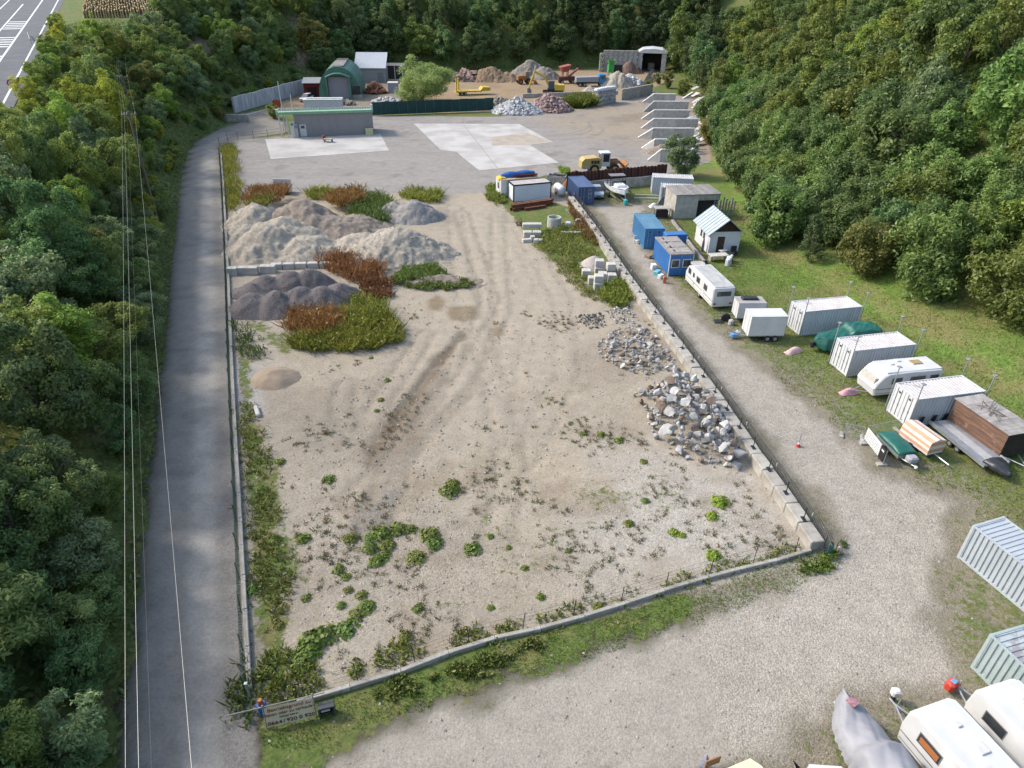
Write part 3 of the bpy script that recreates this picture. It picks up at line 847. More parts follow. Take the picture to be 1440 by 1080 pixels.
# --- back bank
x, y = candidates(5000, -110, 75, 185, 330, 3)
dl = seg_dist(x, y, FOOT_L); ins = inside(x, y, SITE); dh = hw_dist(x, y); zz = height(x, y)
bcnt = 0
order = np.argsort(y)
for i in order:
    if ins[i] or dl[i] < 2.0 or dh[i] < 26 : continue
    q = proj((x[i], y[i], zz[i] + 8))
    if q is None or not (180 < q[0] < 1000 and -45 < q[1] < 140): continue
    q0 = proj((x[i], y[i], zz[i] + 1))
    if (258 < q0[0] < 310 and 48 < q0[1] < 106) or (400 < q0[0] < 436 and 24 < q0[1] < 98): continue       # bare earth scars
    s = random.uniform(0.85, 1.3)
    if not disk.ok(x[i], y[i], 6.2 * s): continue
    left = q[0] < 440
    tn = choose({'olive': 2, 'brown': 1.2, 'mid': 2, 'dark': 3, 'yellow': .4} if left else {'dark': 6, 'bluish': 2.5, 'mid': 1.2, 'grey': 0.8, 'olive': .8})
    lab = '%s %s forest tree behind %s' % ('big' if s > 1.08 else 'smaller', WORD[tn], 'the long retaining wall' if left else 'the green hall' if q[0] < 560 else 'the silvery willow' if q[0] < 680 else 'the excavator' if q[0] < 800 else 'the block portal')
    plant_tree('forest', float(x[i]), float(y[i]), s, tn, lab, 'tree', 'forest trees on the back bank', z=float(zz[i]))
    bcnt += 1
# --- right hillside
x, y = candidates(9000, 22, 190, 5, 250, 4)
dr = seg_dist(x, y, FOOT_R); ins = inside(x, y, SITE); zz = height(x, y)
rc = 0
for i in np.argsort(dr + np.random.default_rng(5).uniform(0, 14, len(x))):
    if ins[i]: continue
    lim = 7.5 if y[i] < 58 else (3.2 if y[i] < 80 else 0.9)
    if dr[i] < lim: continue
    q = proj((x[i], y[i], zz[i] + 4))
    if q is None or not (915 < q[0] < 1520 and -70 < q[1] < 560): continue
    up = q[1] < 130
    s = random.uniform(0.6, 1.0) if dr[i] < 14 else random.uniform(0.75, 1.3)
    if not disk.ok(x[i], y[i], (5.6 if up else 4.9) * s): continue
    if up: w = {'olive': 4.5, 'mid': 4, 'yellow': .5, 'brown': .4, 'lime': .9, 'dark': 1.2, 'bluish': .6}
    elif q[0] > 1330 and q[1] < 420: w = {'lime': 2, 'olive': 3, 'bright': 2, 'mid': 1}
    else: w = {'mid': 4, 'bright': 2.6, 'bluish': 1.5, 'olive': 1.6, 'grey': .8, 'brown': 0.25}
    tn = choose(w)
    kind = 'forest' if up and random.random() < 0.75 else 'slope'
    qx_ = q[0]
    where = 'above the bays' if qx_ < 1020 else 'above the small house' if qx_ < 1120 else 'above the lone lawn tree' if qx_ < 1220 else 'above the middle container' if qx_ < 1330 else 'at the right edge'
    lab = '%s hillside tree %s, %s' % (WORD[tn], where, 'uppermost part' if q[1] < 60 else 'upper part' if q[1] < 150 else 'middle part' if q[1] < 280 else 'lowest part')
    plant_tree(kind, float(x[i]), float(y[i]), s * (0.98 if kind == 'forest' else 1.14), tn, lab, 'tree', 'trees on the right hillside', z=float(zz[i]))
    rc += 1
ORD = 'first second third fourth fifth sixth seventh eighth ninth tenth eleventh twelfth thirteenth fourteenth fifteenth sixteenth seventeenth eighteenth nineteenth twentieth'.split()
def rank_labels(objs):
    by = {}
    for o in objs: by.setdefault(o['label'], []).append(o)
    for lab, l in by.items():
        if len(l) < 2: continue
        l.sort(key=lambda o: (proj(o.location) or (0, 0, 0))[0])
        for k, o in enumerate(l):
            o['label'] = lab + (', leftmost' if k == 0 else ', rightmost' if k == len(l) - 1 else ', %s from left' % (ORD[k] if k < 20 else str(k + 1) + 'th'))
rank_labels([o for o in COL.objects if o.type == 'EMPTY' and o.get('group') and o.get('category') in ('tree', 'shrub')])
print('TREES left', cnt, 'back', bcnt, 'right', rc, ntree)

# --- undergrowth between the trees (one mass each)
def undergrowth(name, x, y, hmin, hmax, size, tint, seed, slim=0.5):
    r = np.random.default_rng(seed)
    z = height(x, y)
    k = len(x)
    c = np.stack([x, y, z + r.uniform(hmin, hmax, k) * (0.3 + 0.7 * vnoise(x / 2.5, y / 2.5, seed))], 1)
    n = unit(r.normal(size=(k, 3)) * 0.7 + np.array([0, 0, 0.9]))
    s = size * r.uniform(0.6, 1.5, k)
    me = leaf_mesh(name, [leaf_quads(c, n, s, s * slim, r, np.clip(r.normal(0.4, 0.25, k), 0, 1), 0.2)], LEAF)
    o = link_mesh(name, me); o.color = tint + (1,)
    return tag(o, kind='stuff')
def scatter(n, x0, x1, y0, y1, seed, cond):
    r = np.random.default_rng(seed)
    x = r.uniform(x0, x1, n); y = r.uniform(y0, y1, n)
    k = cond(x, y)
    return x[k], y[k]
x, y = scatter(210000, -95, -5, 0, 170, 11, lambda x, y: (~inside(x, y, SITE)) & (seg_dist(x, y, FOOT_L) > 0.1) & (seg_dist(x, y, FOOT_L) < 40) & (hw_dist(x, y) > 1.8))
undergrowth('bank_undergrowth', x, y, 0.05, 1.1, 0.17, (1.15, 1.1, 0.85), 12)
x, y = scatter(60000, 25, 110, 20, 240, 13, lambda x, y: (~inside(x, y, SITE)) & (seg_dist(x, y, FOOT_R) > np.where(y > 110, 1.0, 6.5)) & (seg_dist(x, y, FOOT_R) < 45))
undergrowth('hillside_undergrowth', x, y, 0.05, 1.2, 0.24, (1.2, 1.25, 0.9), 14)
x, y = scatter(45000, -100, 70, 180, 280, 15, lambda x, y: (seg_dist(x, y, [P2(ray_hit(285, 72)), P2(ray_hit(285, 80))]) > 5) & (~inside(x, y, SITE)) & (seg_dist(x, y, FOOT_L) > 0.3) & (hw_dist(x, y) > 34))
undergrowth('quarry_bank_undergrowth', x, y, 0.1, 1.8, 0.34, (1.05, 1.1, 0.85), 16)
# ================================================================== THE LOT: WALLS, FENCES, HEAPS, STONES, WEEDS
CONC = mat('weathered_concrete', (0.42, 0.40, 0.36), (0.29, 0.265, 0.225), 1.2, 0.92, bump=0.25, bscale=14, vary=0.10, dirt=((0.20, 0.18, 0.13), 2.0, 0.56))
CONC_P = mat('light_concrete', (0.52, 0.50, 0.46), (0.40, 0.38, 0.34), 1.5, 0.9, bump=0.15, bscale=14, vary=0.08, dirt=((0.25, 0.23, 0.19), 2.5, 0.60))
GALV = mat('galvanised_steel', (0.46, 0.48, 0.50), (0.36, 0.38, 0.40), 6, 0.45, metal=0.6)
DARKM = mat('dark_metal', (0.045, 0.048, 0.05), (0.03, 0.03, 0.032), 6, 0.5, metal=0.3)
GREENW = mat('green_wire', (0.025, 0.075, 0.055), (0.02, 0.055, 0.04), 6, 0.55)
BLACK = mat('black_rubber', (0.022, 0.022, 0.023), (0.032, 0.031, 0.03), 8, 0.75)
RUST = mat('rusty_steel', (0.21, 0.085, 0.045), (0.12, 0.05, 0.03), 3.0, 0.85, bump=0.2, bscale=20, vary=0.12)
def along(pts, step, z=0.0):
    """points every `step` metres along a polyline, with heading"""
    out = []; carry = 0.0
    for a, b in zip(pts[:-1], pts[1:]):
        L = (b - a).length; h = heading(a, b); s = carry
        while s < L:
            p = a.lerp(b, s / L); out.append((Vector((p.x, p.y, z)), h)); s += step
        carry = s - L
    return out
def stones_variants(n, seed, sub=1, squash=0.75):
    ms = []
    for i in range(n):
        r = np.random.default_rng(seed + i)
        bm = bmesh.new(); bmesh.ops.create_icosphere(bm, subdivisions=sub, radius=0.5)
        ax = r.uniform(0.7, 1.3, 3)
        cuts = [(unit(r.normal(size=(1, 3)))[0], r.uniform(0.17, 0.34)) for _ in range(13)]
        for v in bm.verts:
            c = np.array(v.co)
            for nn, d in cuts:
                k = c @ nn
                if k > d: c = c - nn * (k - d)
            c = c * ax * np.array([1, 1, squash]) * (1 + r.uniform(-.05, .05))
            v.co = c
        me = bpy.data.meshes.new('stone'); bm.to_mesh(me); bm.free()
        ms.append(me)
    return ms

# ---- block retaining wall with guard fence
WALLPX = [(803, 276), (835, 318), (866, 364), (892, 401), (944, 469), (1010, 558), (1064, 637), (1099, 685), (1143, 750), (1164, 780)]
wl = [G(x, y, 0.8) for x, y in WALLPX]; wl = [Vector((p.x, p.y, 0)) for p in wl]
wall = thing('block_wall', 'long low retaining wall of pale concrete blocks along the gravel lane', 'wall', wl[0])
step = 1.72
bmv = []
for k in range(3):
    mb = MB(); mb.bevbox((0, 0, 0.40), (1.68, 0.86, 0.86), 0.05)
    mb.bx(-0.1, 0.1, -0.03, 0.03, 0.82, 0.845)
    o = mb.build('block', CONC); bmv.append(o.data); bpy.data.objects.remove(o)
def pieces(pts, st):
    q = [p for p, h in along(pts, st)]
    return [((a + b) / 2, heading(a, b)) for a, b in zip(q[:-1], q[1:])]
for i, (p, h) in enumerate(pieces(wl, step)):
    o = link_mesh('block', bmv[i % 3], wall, p - wl[0] + Vector((0, 0, random.uniform(-0.05, 0.03))), h + random.uniform(-0.012, 0.012))
gf = thing('guard_fence', 'low dark wire fence with slim posts along the lane side of block wall', 'fence', wl[0])
def off(p, h, d): return p + Vector((math.sin(h), -math.cos(h), 0)) * d
pm = MB(); pm.box((0, 0, 0.02), (0.46, 0.24, 0.04)); pm.tube([(0, 0, 0), (0, 0, 0.95)], 0.03, 6)
o = pm.build('post', DARKM); pme = o.data; bpy.data.objects.remove(o)
fp = along(wl, 2.45)
for p, h in fp:
    q = off(p, h, -0.16) if False else off(p, h, 0.0)
    link_mesh('post', pme, gf, q - wl[0] + Vector((0, 0, 0.82)), h)
rail = MB(); pr = [off(p, h, -0.42) for p, h in fp]
# lane side is to the right of the wall (positive x), fence net leans out over it
prr = [p + Vector((math.sin(h), -math.cos(h), 0)) * -0.5 for p, h in fp]
side = [p + Vector((-math.sin(h), math.cos(h), 0)) * 0.5 for p, h in fp]
side = [s if s.x > p[0].x else p[0] * 2 - s for s, p in zip(side, fp)]
rail.tube([s - wl[0] + Vector((0, 0, 1.5)) for s in side], 0.016, 5)
rail.build('rail', DARKM, gf)
net = MB()
for a, b in zip(side[:-1], side[1:]):
    n = 16
    for k in range(n):
        p = a.lerp(b, k / n) - wl[0]
        net.tube([p + Vector((0, 0, 0.35)), p + Vector((0, 0, 1.5))], 0.014, 3, False)
for z in (0.5, 0.68, 0.86, 1.04, 1.22, 1.4):
    net.tube([s - wl[0] + Vector((0, 0, z)) for s in side], 0.014, 3, False)
net.build('wire_mesh', DARKM, gf)
kk = MB()
for s in side[::2]:
    p = s - wl[0]; kk.box((p.x, p.y, 1.2), (0.16, 0.03, 0.22), 0.9)
kk.build('reflector_tags', mat('white_tag', (0.75, 0.75, 0.73)), gf)

# ---- left kerb and green fence
lk = [G(x, y) for x, y in [(352, 972), (345, 850), (338, 720), (332, 620), (326, 500), (322, 400), (318, 320), (314, 255), (311, 215)]]
kerb = thing('fence_kerb', 'long pale concrete kerb between access road and gravel lot', 'kerb', lk[0])
mb = MB(); mb.bevbox((0, 0, 0.05), (2.485, 0.24, 0.44), 0.03); o = mb.build('kerb_piece', CONC); kme = o.data; bpy.data.objects.remove(o)
for p, h in pieces(lk, 2.5):
    link_mesh('kerb_piece', kme, kerb, p - lk[0] + Vector((0, 0, random.uniform(-.02, .02))), h + random.uniform(-.006, .006))
fl = thing('mesh_fence', 'sagging green wire mesh fence along the access road kerb', 'fence', lk[0])
pm = MB(); pm.tube([(0, 0, 0), (0, 0, 1.35)], 0.028, 6); o = pm.build('post', GREENW); gpm = o.data; bpy.data.objects.remove(o)
fpl = [(p + Vector((-math.sin(h), math.cos(h), 0)) * 0.22, h) for p, h in along(lk, 2.5)]
for p, h in fpl:
    o = link_mesh('post', gpm, fl, p - lk[0], h); o.rotation_euler = (random.uniform(-.05, .05), random.uniform(-.05, .05), h)
net = MB()
for (a, h), (b, h2) in zip(fpl[:-1], fpl[1:]):
    for k in range(12):
        t = k / 12; p = a.lerp(b, t) - lk[0]
        sag = 0.18 * math.sin(math.pi * t) * random.uniform(0.5, 1)
        net.tube([p, p + Vector((0, 0, 1.3 - sag))], 0.010, 3, False)
    for z in (0.25, 0.5, 0.75, 1.0, 1.28):
        m_ = a.lerp(b, 0.5) - lk[0]
        net.tube([a - lk[0] + Vector((0, 0, z)), m_ + Vector((0, 0, z - 0.14 * z)), b - lk[0] + Vector((0, 0, z))], 0.011, 3, False)
net.build('wire_mesh', GREENW, fl)

# ---- front kerb and wire fence
fk = [G(x, y) for x, y in [(418, 990), (500, 966), (570, 945), (640, 917), (700, 899), (770, 884), (850, 861), (930, 834), (1010, 810), (1090, 791), (1125, 782), (1148, 772)]]
k2 = thing('front_kerb', 'grey concrete edging beam along the grass verge at the front of lot', 'kerb', fk[0])
for p, h in pieces(fk, 2.5):
    link_mesh('kerb_piece', kme, k2, p - fk[0] + Vector((0, 0, random.uniform(-.015, .01))), h + random.uniform(-.004, .004))
f2 = thing('front_fence', 'thin dark wire fence with bare posts behind the front edging', 'fence', fk[0])
pm = MB(); pm.tube([(0, 0, 0), (0, 0, 1.3)], 0.024, 6); o = pm.build('post', DARKM); dpm = o.data; bpy.data.objects.remove(o)
fpp = [(p + Vector((-math.sin(h), math.cos(h), 0)) * 0.28, h) for p, h in along(fk, 2.9)]
for p, h in fpp:
    o = link_mesh('post', dpm, f2, p - fk[0], h); o.rotation_euler = (random.uniform(-.09, .09), random.uniform(-.09, .09), h)
net = MB()
for z in (0.3, 0.6, 0.9, 1.2):
    net.tube([p - fk[0] + Vector((0, 0, z + random.uniform(-.03, .03))) for p, h in fpp], 0.006, 3, False)
net.build('wires', DARKM, f2)

# ---- heaps
def heap(name, label, lobes, m, res=0.2, noise=0.2, cat='heap', power=1.12, seed=0, base=0.0, pebbles=None):
    """lobes: (x, y, rx, ry, h, rot)"""
    x0 = min(l[0] - max(l[2], l[3]) for l in lobes) - 0.6; x1 = max(l[0] + max(l[2], l[3]) for l in lobes) + 0.6
    y0 = min(l[1] - max(l[2], l[3]) for l in lobes) - 0.6; y1 = max(l[1] + max(l[2], l[3]) for l in lobes) + 0.6
    ax = np.arange(x0, x1, res); ay = np.arange(y0, y1, res)
    A, B = np.meshgrid(ax, ay); A = A.ravel(); B = B.ravel()
    wob = fbm(A / 1.8, B / 1.8, 70 + seed) * 0.16 + fbm(A / 0.6, B / 0.6, 90 + seed, 2) * 0.05
    z = np.full(len(A), -0.4)
    for (lx, ly, rx, ry, h, ro) in lobes:
        dx = A - lx; dy = B - ly
        u = (dx * math.cos(ro) + dy * math.sin(ro)) / rx; v = (-dx * math.sin(ro) + dy * math.cos(ro)) / ry
        q = np.sqrt(u * u + v * v) + wob
        f = h * (1.04 - np.sqrt(np.maximum(q, 0) ** 2 + 0.018) ** power)
        z = np.maximum(z, np.where(f > -0.4, f, -0.4))
    z = z + noise * (fbm(A / 0.8, B / 0.8, 50 + seed) + 0.5 * fbm(A / 0.35, B / 0.35, 61 + seed, 2)) * (z > -0.1)
    n = len(ax); ny = len(ay)
    i0 = (np.arange(ny - 1)[:, None] * n + np.arange(n - 1)[None, :]).ravel()
    q = np.stack([i0, i0 + 1, i0 + 1 + n, i0 + n], 1)
    q = q[(z[q] > -0.12).any(1)]
    used, inv = np.unique(q, return_inverse=True)
    cx, cy = lobes[0][0], lobes[0][1]
    me = np_mesh(name, np.stack([A[used] - cx, B[used] - cy, z[used]], 1), inv.reshape(-1, 4), m, smooth=True)
    o = link_mesh(name, me, None, (cx, cy, base))
    if pebbles:
        r = np.random.default_rng(seed + 500); k = used[r.integers(0, len(used), pebbles[0])]; k = k[z[k] > 0.05]
        px_ = A[k] - cx + r.uniform(-res, res, len(k)) * .5; py_ = B[k] - cy + r.uniform(-res, res, len(k)) * .5
        s_ = pebbles[1] + (pebbles[2] - pebbles[1]) * r.random(len(k)) ** 3
        pm_ = pebble_mesh('heap_stones', px_, py_, z[k], s_, r, pebbles[3])
        tag(link_mesh('heap_stones', pm_, o), kind='stuff')
    return tag(o, label, cat)
PEBT = leaf_mat('heap_pebbles', (0.22, 0.185, 0.145), (0.52, 0.48, 0.42), 0.0); PEBG = leaf_mat('grey_pebbles', (0.16, 0.15, 0.14), (0.44, 0.42, 0.40), 0.0); PEBD = leaf_mat('dark_pebbles', (0.085, 0.073, 0.070), (0.25, 0.225, 0.215), 0.0)
def pebble_mesh(name, x, y, z, s, r, m):
    n = len(x)
    base = np.array([(-1, -.6, 0), (1, -.7, 0), (.9, .8, 0), (-.8, .9, 0), (-.3, -.2, 1), (.4, .3, .9)], float)
    a = r.uniform(0, 6.28, n); ca, sa = np.cos(a), np.sin(a)
    b = base[None] * r.uniform(0.7, 1.3, (n, 6, 3)) * s[:, None, None] * 0.5
    vx = b[..., 0] * ca[:, None] - b[..., 1] * sa[:, None] + x[:, None]; vy = b[..., 0] * sa[:, None] + b[..., 1] * ca[:, None] + y[:, None]
    v = np.stack([vx, vy, b[..., 2] * 0.8 + z[:, None] - .01], -1).reshape(-1, 3)
    tri = np.array([(0, 1, 4), (1, 5, 4), (1, 2, 5), (2, 3, 5), (3, 4, 5), (3, 0, 4)])
    me = np_mesh(name, v, (tri[None] + (np.arange(n) * 6)[:, None, None]).reshape(-1, 3), m)
    at = me.attributes.new('tone', 'FLOAT', 'POINT'); at.data.foreach_set('value', np.repeat(r.random(n), 6).astype(np.float32))
    return me
def L_(px, py, rx, ry, h, ro=0.0):
    p = G(px, py); return (p.x, p.y, rx, ry, h, ro)
TAN = mat('tan_gravel', (0.40, 0.35, 0.275), (0.26, 0.225, 0.175), 2.4, 0.95, bump=1.0, bscale=11, dirt=((0.56, 0.52, 0.46), 11.0, 0.52))
GREYG = mat('grey_gravel', (0.30, 0.28, 0.26), (0.20, 0.185, 0.17), 2.8, 0.95, bump=1.0, bscale=11, dirt=((0.45, 0.43, 0.41), 12.0, 0.53))
BROWNG = mat('brown_gravel', (0.27, 0.225, 0.18), (0.18, 0.145, 0.115), 2.4, 0.95, bump=1.0, bscale=11, dirt=((0.38, 0.33, 0.27), 12.0, 0.54))
PURP = mat('dark_chippings', (0.185, 0.163, 0.156), (0.10, 0.088, 0.085), 13.0, 0.95, bump=1.0, bscale=16, contrast=(0.42, 0.58))
SAND = mat('sand', (0.32, 0.25, 0.18), (0.25, 0.195, 0.14), 1.5, 0.95, bump=0.5, bscale=9)
heap('gravel_heap', 'biggest tan gravel heap, beside the left kerb with weeds on top', [L_(380, 352, 5.6, 4.4, 3.5), L_(352, 344, 3.0, 4.6, 2.8), L_(362, 316, 4.3, 5.0, 3.0), L_(432, 356, 6.0, 4.0, 2.3), L_(400, 335, 6.0, 5.0, 2.9)], TAN, seed=1, pebbles=(2400, .05, .20, PEBT))
heap('gravel_heap', 'grey brown gravel ridge behind the biggest tan heap', [L_(428, 316, 6.2, 4.8, 3.6, -0.5), L_(470, 322, 5.6, 4.0, 1.9), L_(500, 317, 5.0, 3.6, 1.5)], BROWNG, seed=2, pebbles=(1400, .05, .16, PEBT))
heap('gravel_heap', 'pale crushed gravel heap in the middle, next to the driving strip', [L_(556, 357, 7.2, 4.8, 3.5, 0.1), L_(512, 350, 5.6, 3.8, 2.2), L_(600, 352, 3.0, 2.6, 1.1)], TAN, seed=3, pebbles=(2400, .05, .20, PEBT))
heap('gravel_heap', 'small grey gravel heap with weeds at the yard edge', [L_(583, 306, 4.2, 3.2, 2.7, 0.2), L_(556, 303, 2.8, 2.4, 2.2)], GREYG, seed=4, pebbles=(1400, .05, .16, PEBG))
heap('chippings_heap', 'dark purple grey heap of chippings tipped in lobed rows', [L_(358, 434, 2.7, 2.6, 1.8), L_(391, 434, 2.8, 2.7, 2.1), L_(424, 430, 2.8, 2.7, 2.2), L_(455, 427, 2.8, 2.6, 2.0), L_(478, 418, 2.5, 2.3, 1.7), L_(375, 406, 2.7, 2.2, 1.6), L_(408, 402, 2.8, 2.2, 1.9), L_(438, 400, 2.6, 2.2, 1.9), L_(357, 412, 2.4, 2.0, 1.2)], PURP, seed=5, noise=0.13, pebbles=(6000, .05, .13, PEBD))
heap('sand_heap', 'small round brown sand heap near the left kerb', [L_(388, 532, 1.95, 1.75, 0.95)], SAND, seed=6, noise=0.05)
heap('gravel_heap', 'pinkish grey dome of gravel behind the stacked concrete cubes', [L_(836, 374, 1.9, 1.6, 1.35)], mat('pink_gravel', (0.40, 0.36, 0.33), (0.33, 0.29, 0.26), 5, 0.95, bump=0.4), seed=7, noise=0.04)
heap('earth_mound', 'low earth mound with grass, right of the middle gravel heap', [L_(612, 396, 5.2, 1.7, 0.75, 0.0), L_(640, 398, 3.0, 1.3, 0.5)], BROWNG, seed=8)

# white stone blocks in a row at the left kerb
for k, (px, py, sx) in enumerate([(328, 386, 1.1), (350, 385, 2.2), (374, 383, 1.1), (384, 383, 0.7)]):
    p = G(px, py); mb = MB(); mb.bevbox((0, 0, 0.42), (sx, 0.75, 0.84), 0.04); mb.bx(-0.05, 0.05, -0.05, 0.05, 0.84, 0.87)
    tag(mb.build('concrete_block', CONC_P, None, loc=(p.x, p.y, 0), rz=0.05 + random.uniform(-.05, .05)), ['white square concrete block touching the left kerb', 'longest white concrete block in the row above dark chippings', 'short white concrete block third from the left kerb', 'small white concrete block at row end above the dark chippings'][k], 'block', 'white blocks in a row by the left kerb')
p = G(402, 378); mb = MB()
for k in range(5): mb.bevbox((k * 1.35 - 1.0, 0.15 * k, 0.3), (1.25, 0.6, 0.7), 0.05, 0.08)
tag(mb.build('buried_blocks', CONC_P, None, loc=(p.x, p.y, 0)), 'line of half buried pale blocks running into the gravel heaps', 'blocks')

# ---- boulder piles
STONE = mat('pale_boulder', (0.43, 0.42, 0.405), (0.28, 0.275, 0.27), 2.5, 0.9, bump=0.35, bscale=8, vary=0.28, dirt=((0.33, 0.28, 0.22), 1.5, 0.64))
DSTONE = mat('dark_boulder', (0.15, 0.14, 0.14), (0.085, 0.08, 0.08), 3, 0.9, bump=0.3, vary=0.25)
BSTONE = mat('brown_boulder', (0.29, 0.215, 0.16), (0.20, 0.155, 0.12), 2.5, 0.9, bump=0.3, vary=0.2)
def with_mat(ms, m):
    out = []
    for me in ms:
        c = me.copy(); c.materials.clear(); c.materials.append(m); out.append(c)
    return out
SV = stones_variants(10, 900, 2)
SV_W, SV_D, SV_B = with_mat(SV, STONE), with_mat(SV, DSTONE), with_mat(SV, BSTONE)
def boulder_pile(label, polys, n, size, hmax, ms, seed, alt=None, name='boulder_pile'):
    r = random.Random(seed); W_ = [P2(v) for v in GL(polys)]
    cx = sum(p[0] for p in W_) / len(W_); cy = sum(p[1] for p in W_) / len(W_)
    t = thing(name, label, 'stones', (cx, cy, 0))
    x0, x1 = min(p[0] for p in W_), max(p[0] for p in W_); y0, y1 = min(p[1] for p in W_), max(p[1] for p in W_)
    placed = []; tries = 0
    while len(placed) < n and tries < 20000:
        tries += 1
        x, y = r.uniform(x0, x1), r.uniform(y0, y1)
        if not in_poly(x, y, W_): continue
        s = size[0] + (size[1] - size[0]) * r.random() ** 1.6
        edge = dist1(x, y, W_ + [W_[0]])
        lvl = 0.0
        cap = hmax * min(1, edge / 1.6)
        near = [q for q in placed if (q[0] - x) ** 2 + (q[1] - y) ** 2 < (0.42 * (q[3] + s)) ** 2]
        z = max([q[2] + 0.42 * (q[3] + s) * 0.55 for q in near], default=0.22 * s)
        if z > cap + 0.3 * s: continue
        placed.append((x, y, z, s))
        me = r.choice(alt if alt and r.random() < 0.16 else ms)
        o = link_mesh('stone', me, t, (x - cx, y - cy, z))
        o.rotation_euler = (r.uniform(-.7, .7), r.uniform(-.7, .7), r.uniform(0, 6.28)); k = s * r.uniform(0.9, 1.15)
        o.scale = (k * r.uniform(.85, 1.25), k, k * r.uniform(.8, 1.15))
    return t
boulder_pile('large pile of big pale grey boulders against the block wall, nearest the camera', [(890, 555), (935, 545), (975, 540), (1008, 575), (1030, 612), (1050, 655), (1018, 664), (958, 642), (920, 618), (905, 580)], 290, (0.35, 1.35), 2.0, SV_W, 1, SV_B)
boulder_pile('middle pile of pale grey quarry stones against the block wall', [(838, 482), (875, 458), (905, 458), (945, 500), (960, 525), (905, 530), (865, 518), (840, 500)], 250, (0.28, 0.72), 1.1, SV_W, 2, SV_B)
boulder_pile('small heap of dark broken stones, left of the two', [(806, 445), (848, 440), (852, 460), (828, 463)], 70, (0.2, 0.5), 0.6, SV_D, 3)
boulder_pile('small heap of grey broken stones close to the block wall above the boulders', [(852, 436), (888, 430), (898, 452), (862, 458)], 70, (0.2, 0.5), 0.6, SV_W, 4, SV_D)

# ---- loose stones strewn over the lot, the verge and the lane (one mass)
def strewn(name, n, cond, box, smin, smax, m, seed):
    r = np.random.default_rng(seed)
    x = r.uniform(box[0], box[1], n); y = r.uniform(box[2], box[3], n)
    k = cond(x, y); x = x[k]; y = y[k]; n = len(x)
    base = np.array([(-1, -.6, 0), (1, -.7, 0), (.9, .8, 0), (-.8, .9, 0), (-.3, -.2, 1), (.4, .3, .9)], float)
    s = smin + (smax - smin) * r.random(n) ** 3
    a = r.uniform(0, 6.28, n); ca, sa = np.cos(a), np.sin(a)
    jit = r.uniform(0.7, 1.3, (n, 6, 3))
    b = base[None] * jit * s[:, None, None] * 0.5
    vx = b[..., 0] * ca[:, None] - b[..., 1] * sa[:, None] + x[:, None]; vy = b[..., 0] * sa[:, None] + b[..., 1] * ca[:, None] + y[:, None]
    v = np.stack([vx, vy, b[..., 2] * 0.8 + 0.01], -1).reshape(-1, 3)
    tri = np.array([(0, 1, 4), (1, 5, 4), (1, 2, 5), (2, 3, 5), (3, 4, 5), (3, 0, 4)])
    f = (tri[None] + (np.arange(n) * 6)[:, None, None]).reshape(-1, 3)
    me = np_mesh(name, v, f, m)
    at = me.attributes.new('tone', 'FLOAT', 'POINT'); at.data.foreach_set('value', np.repeat(r.random(n), 6).astype(np.float32))
    return tag(link_mesh(name, me), kind='stuff')
PEB = leaf_mat('pebbles', (0.20, 0.17, 0.135), (0.40, 0.365, 0.315), 0.0)
strewn('loose_stones', 20000, lambda x, y: inside(x, y, LOT) & (fbm(x / 7, y / 7, 77) * 0.5 + 0.5 > np.random.default_rng(1).random(len(x)) * 0.9), (-26, 26, 17, 80), 0.04, 0.19, PEB, 31)
strewn('lane_stones', 5000, lambda x, y: (np.abs(sdf(x, y, LANE) + 0.4) < 2.6) & ~inside(x, y, LOT), (-16, 36, 12, 70), 0.04, 0.16, PEB, 32)

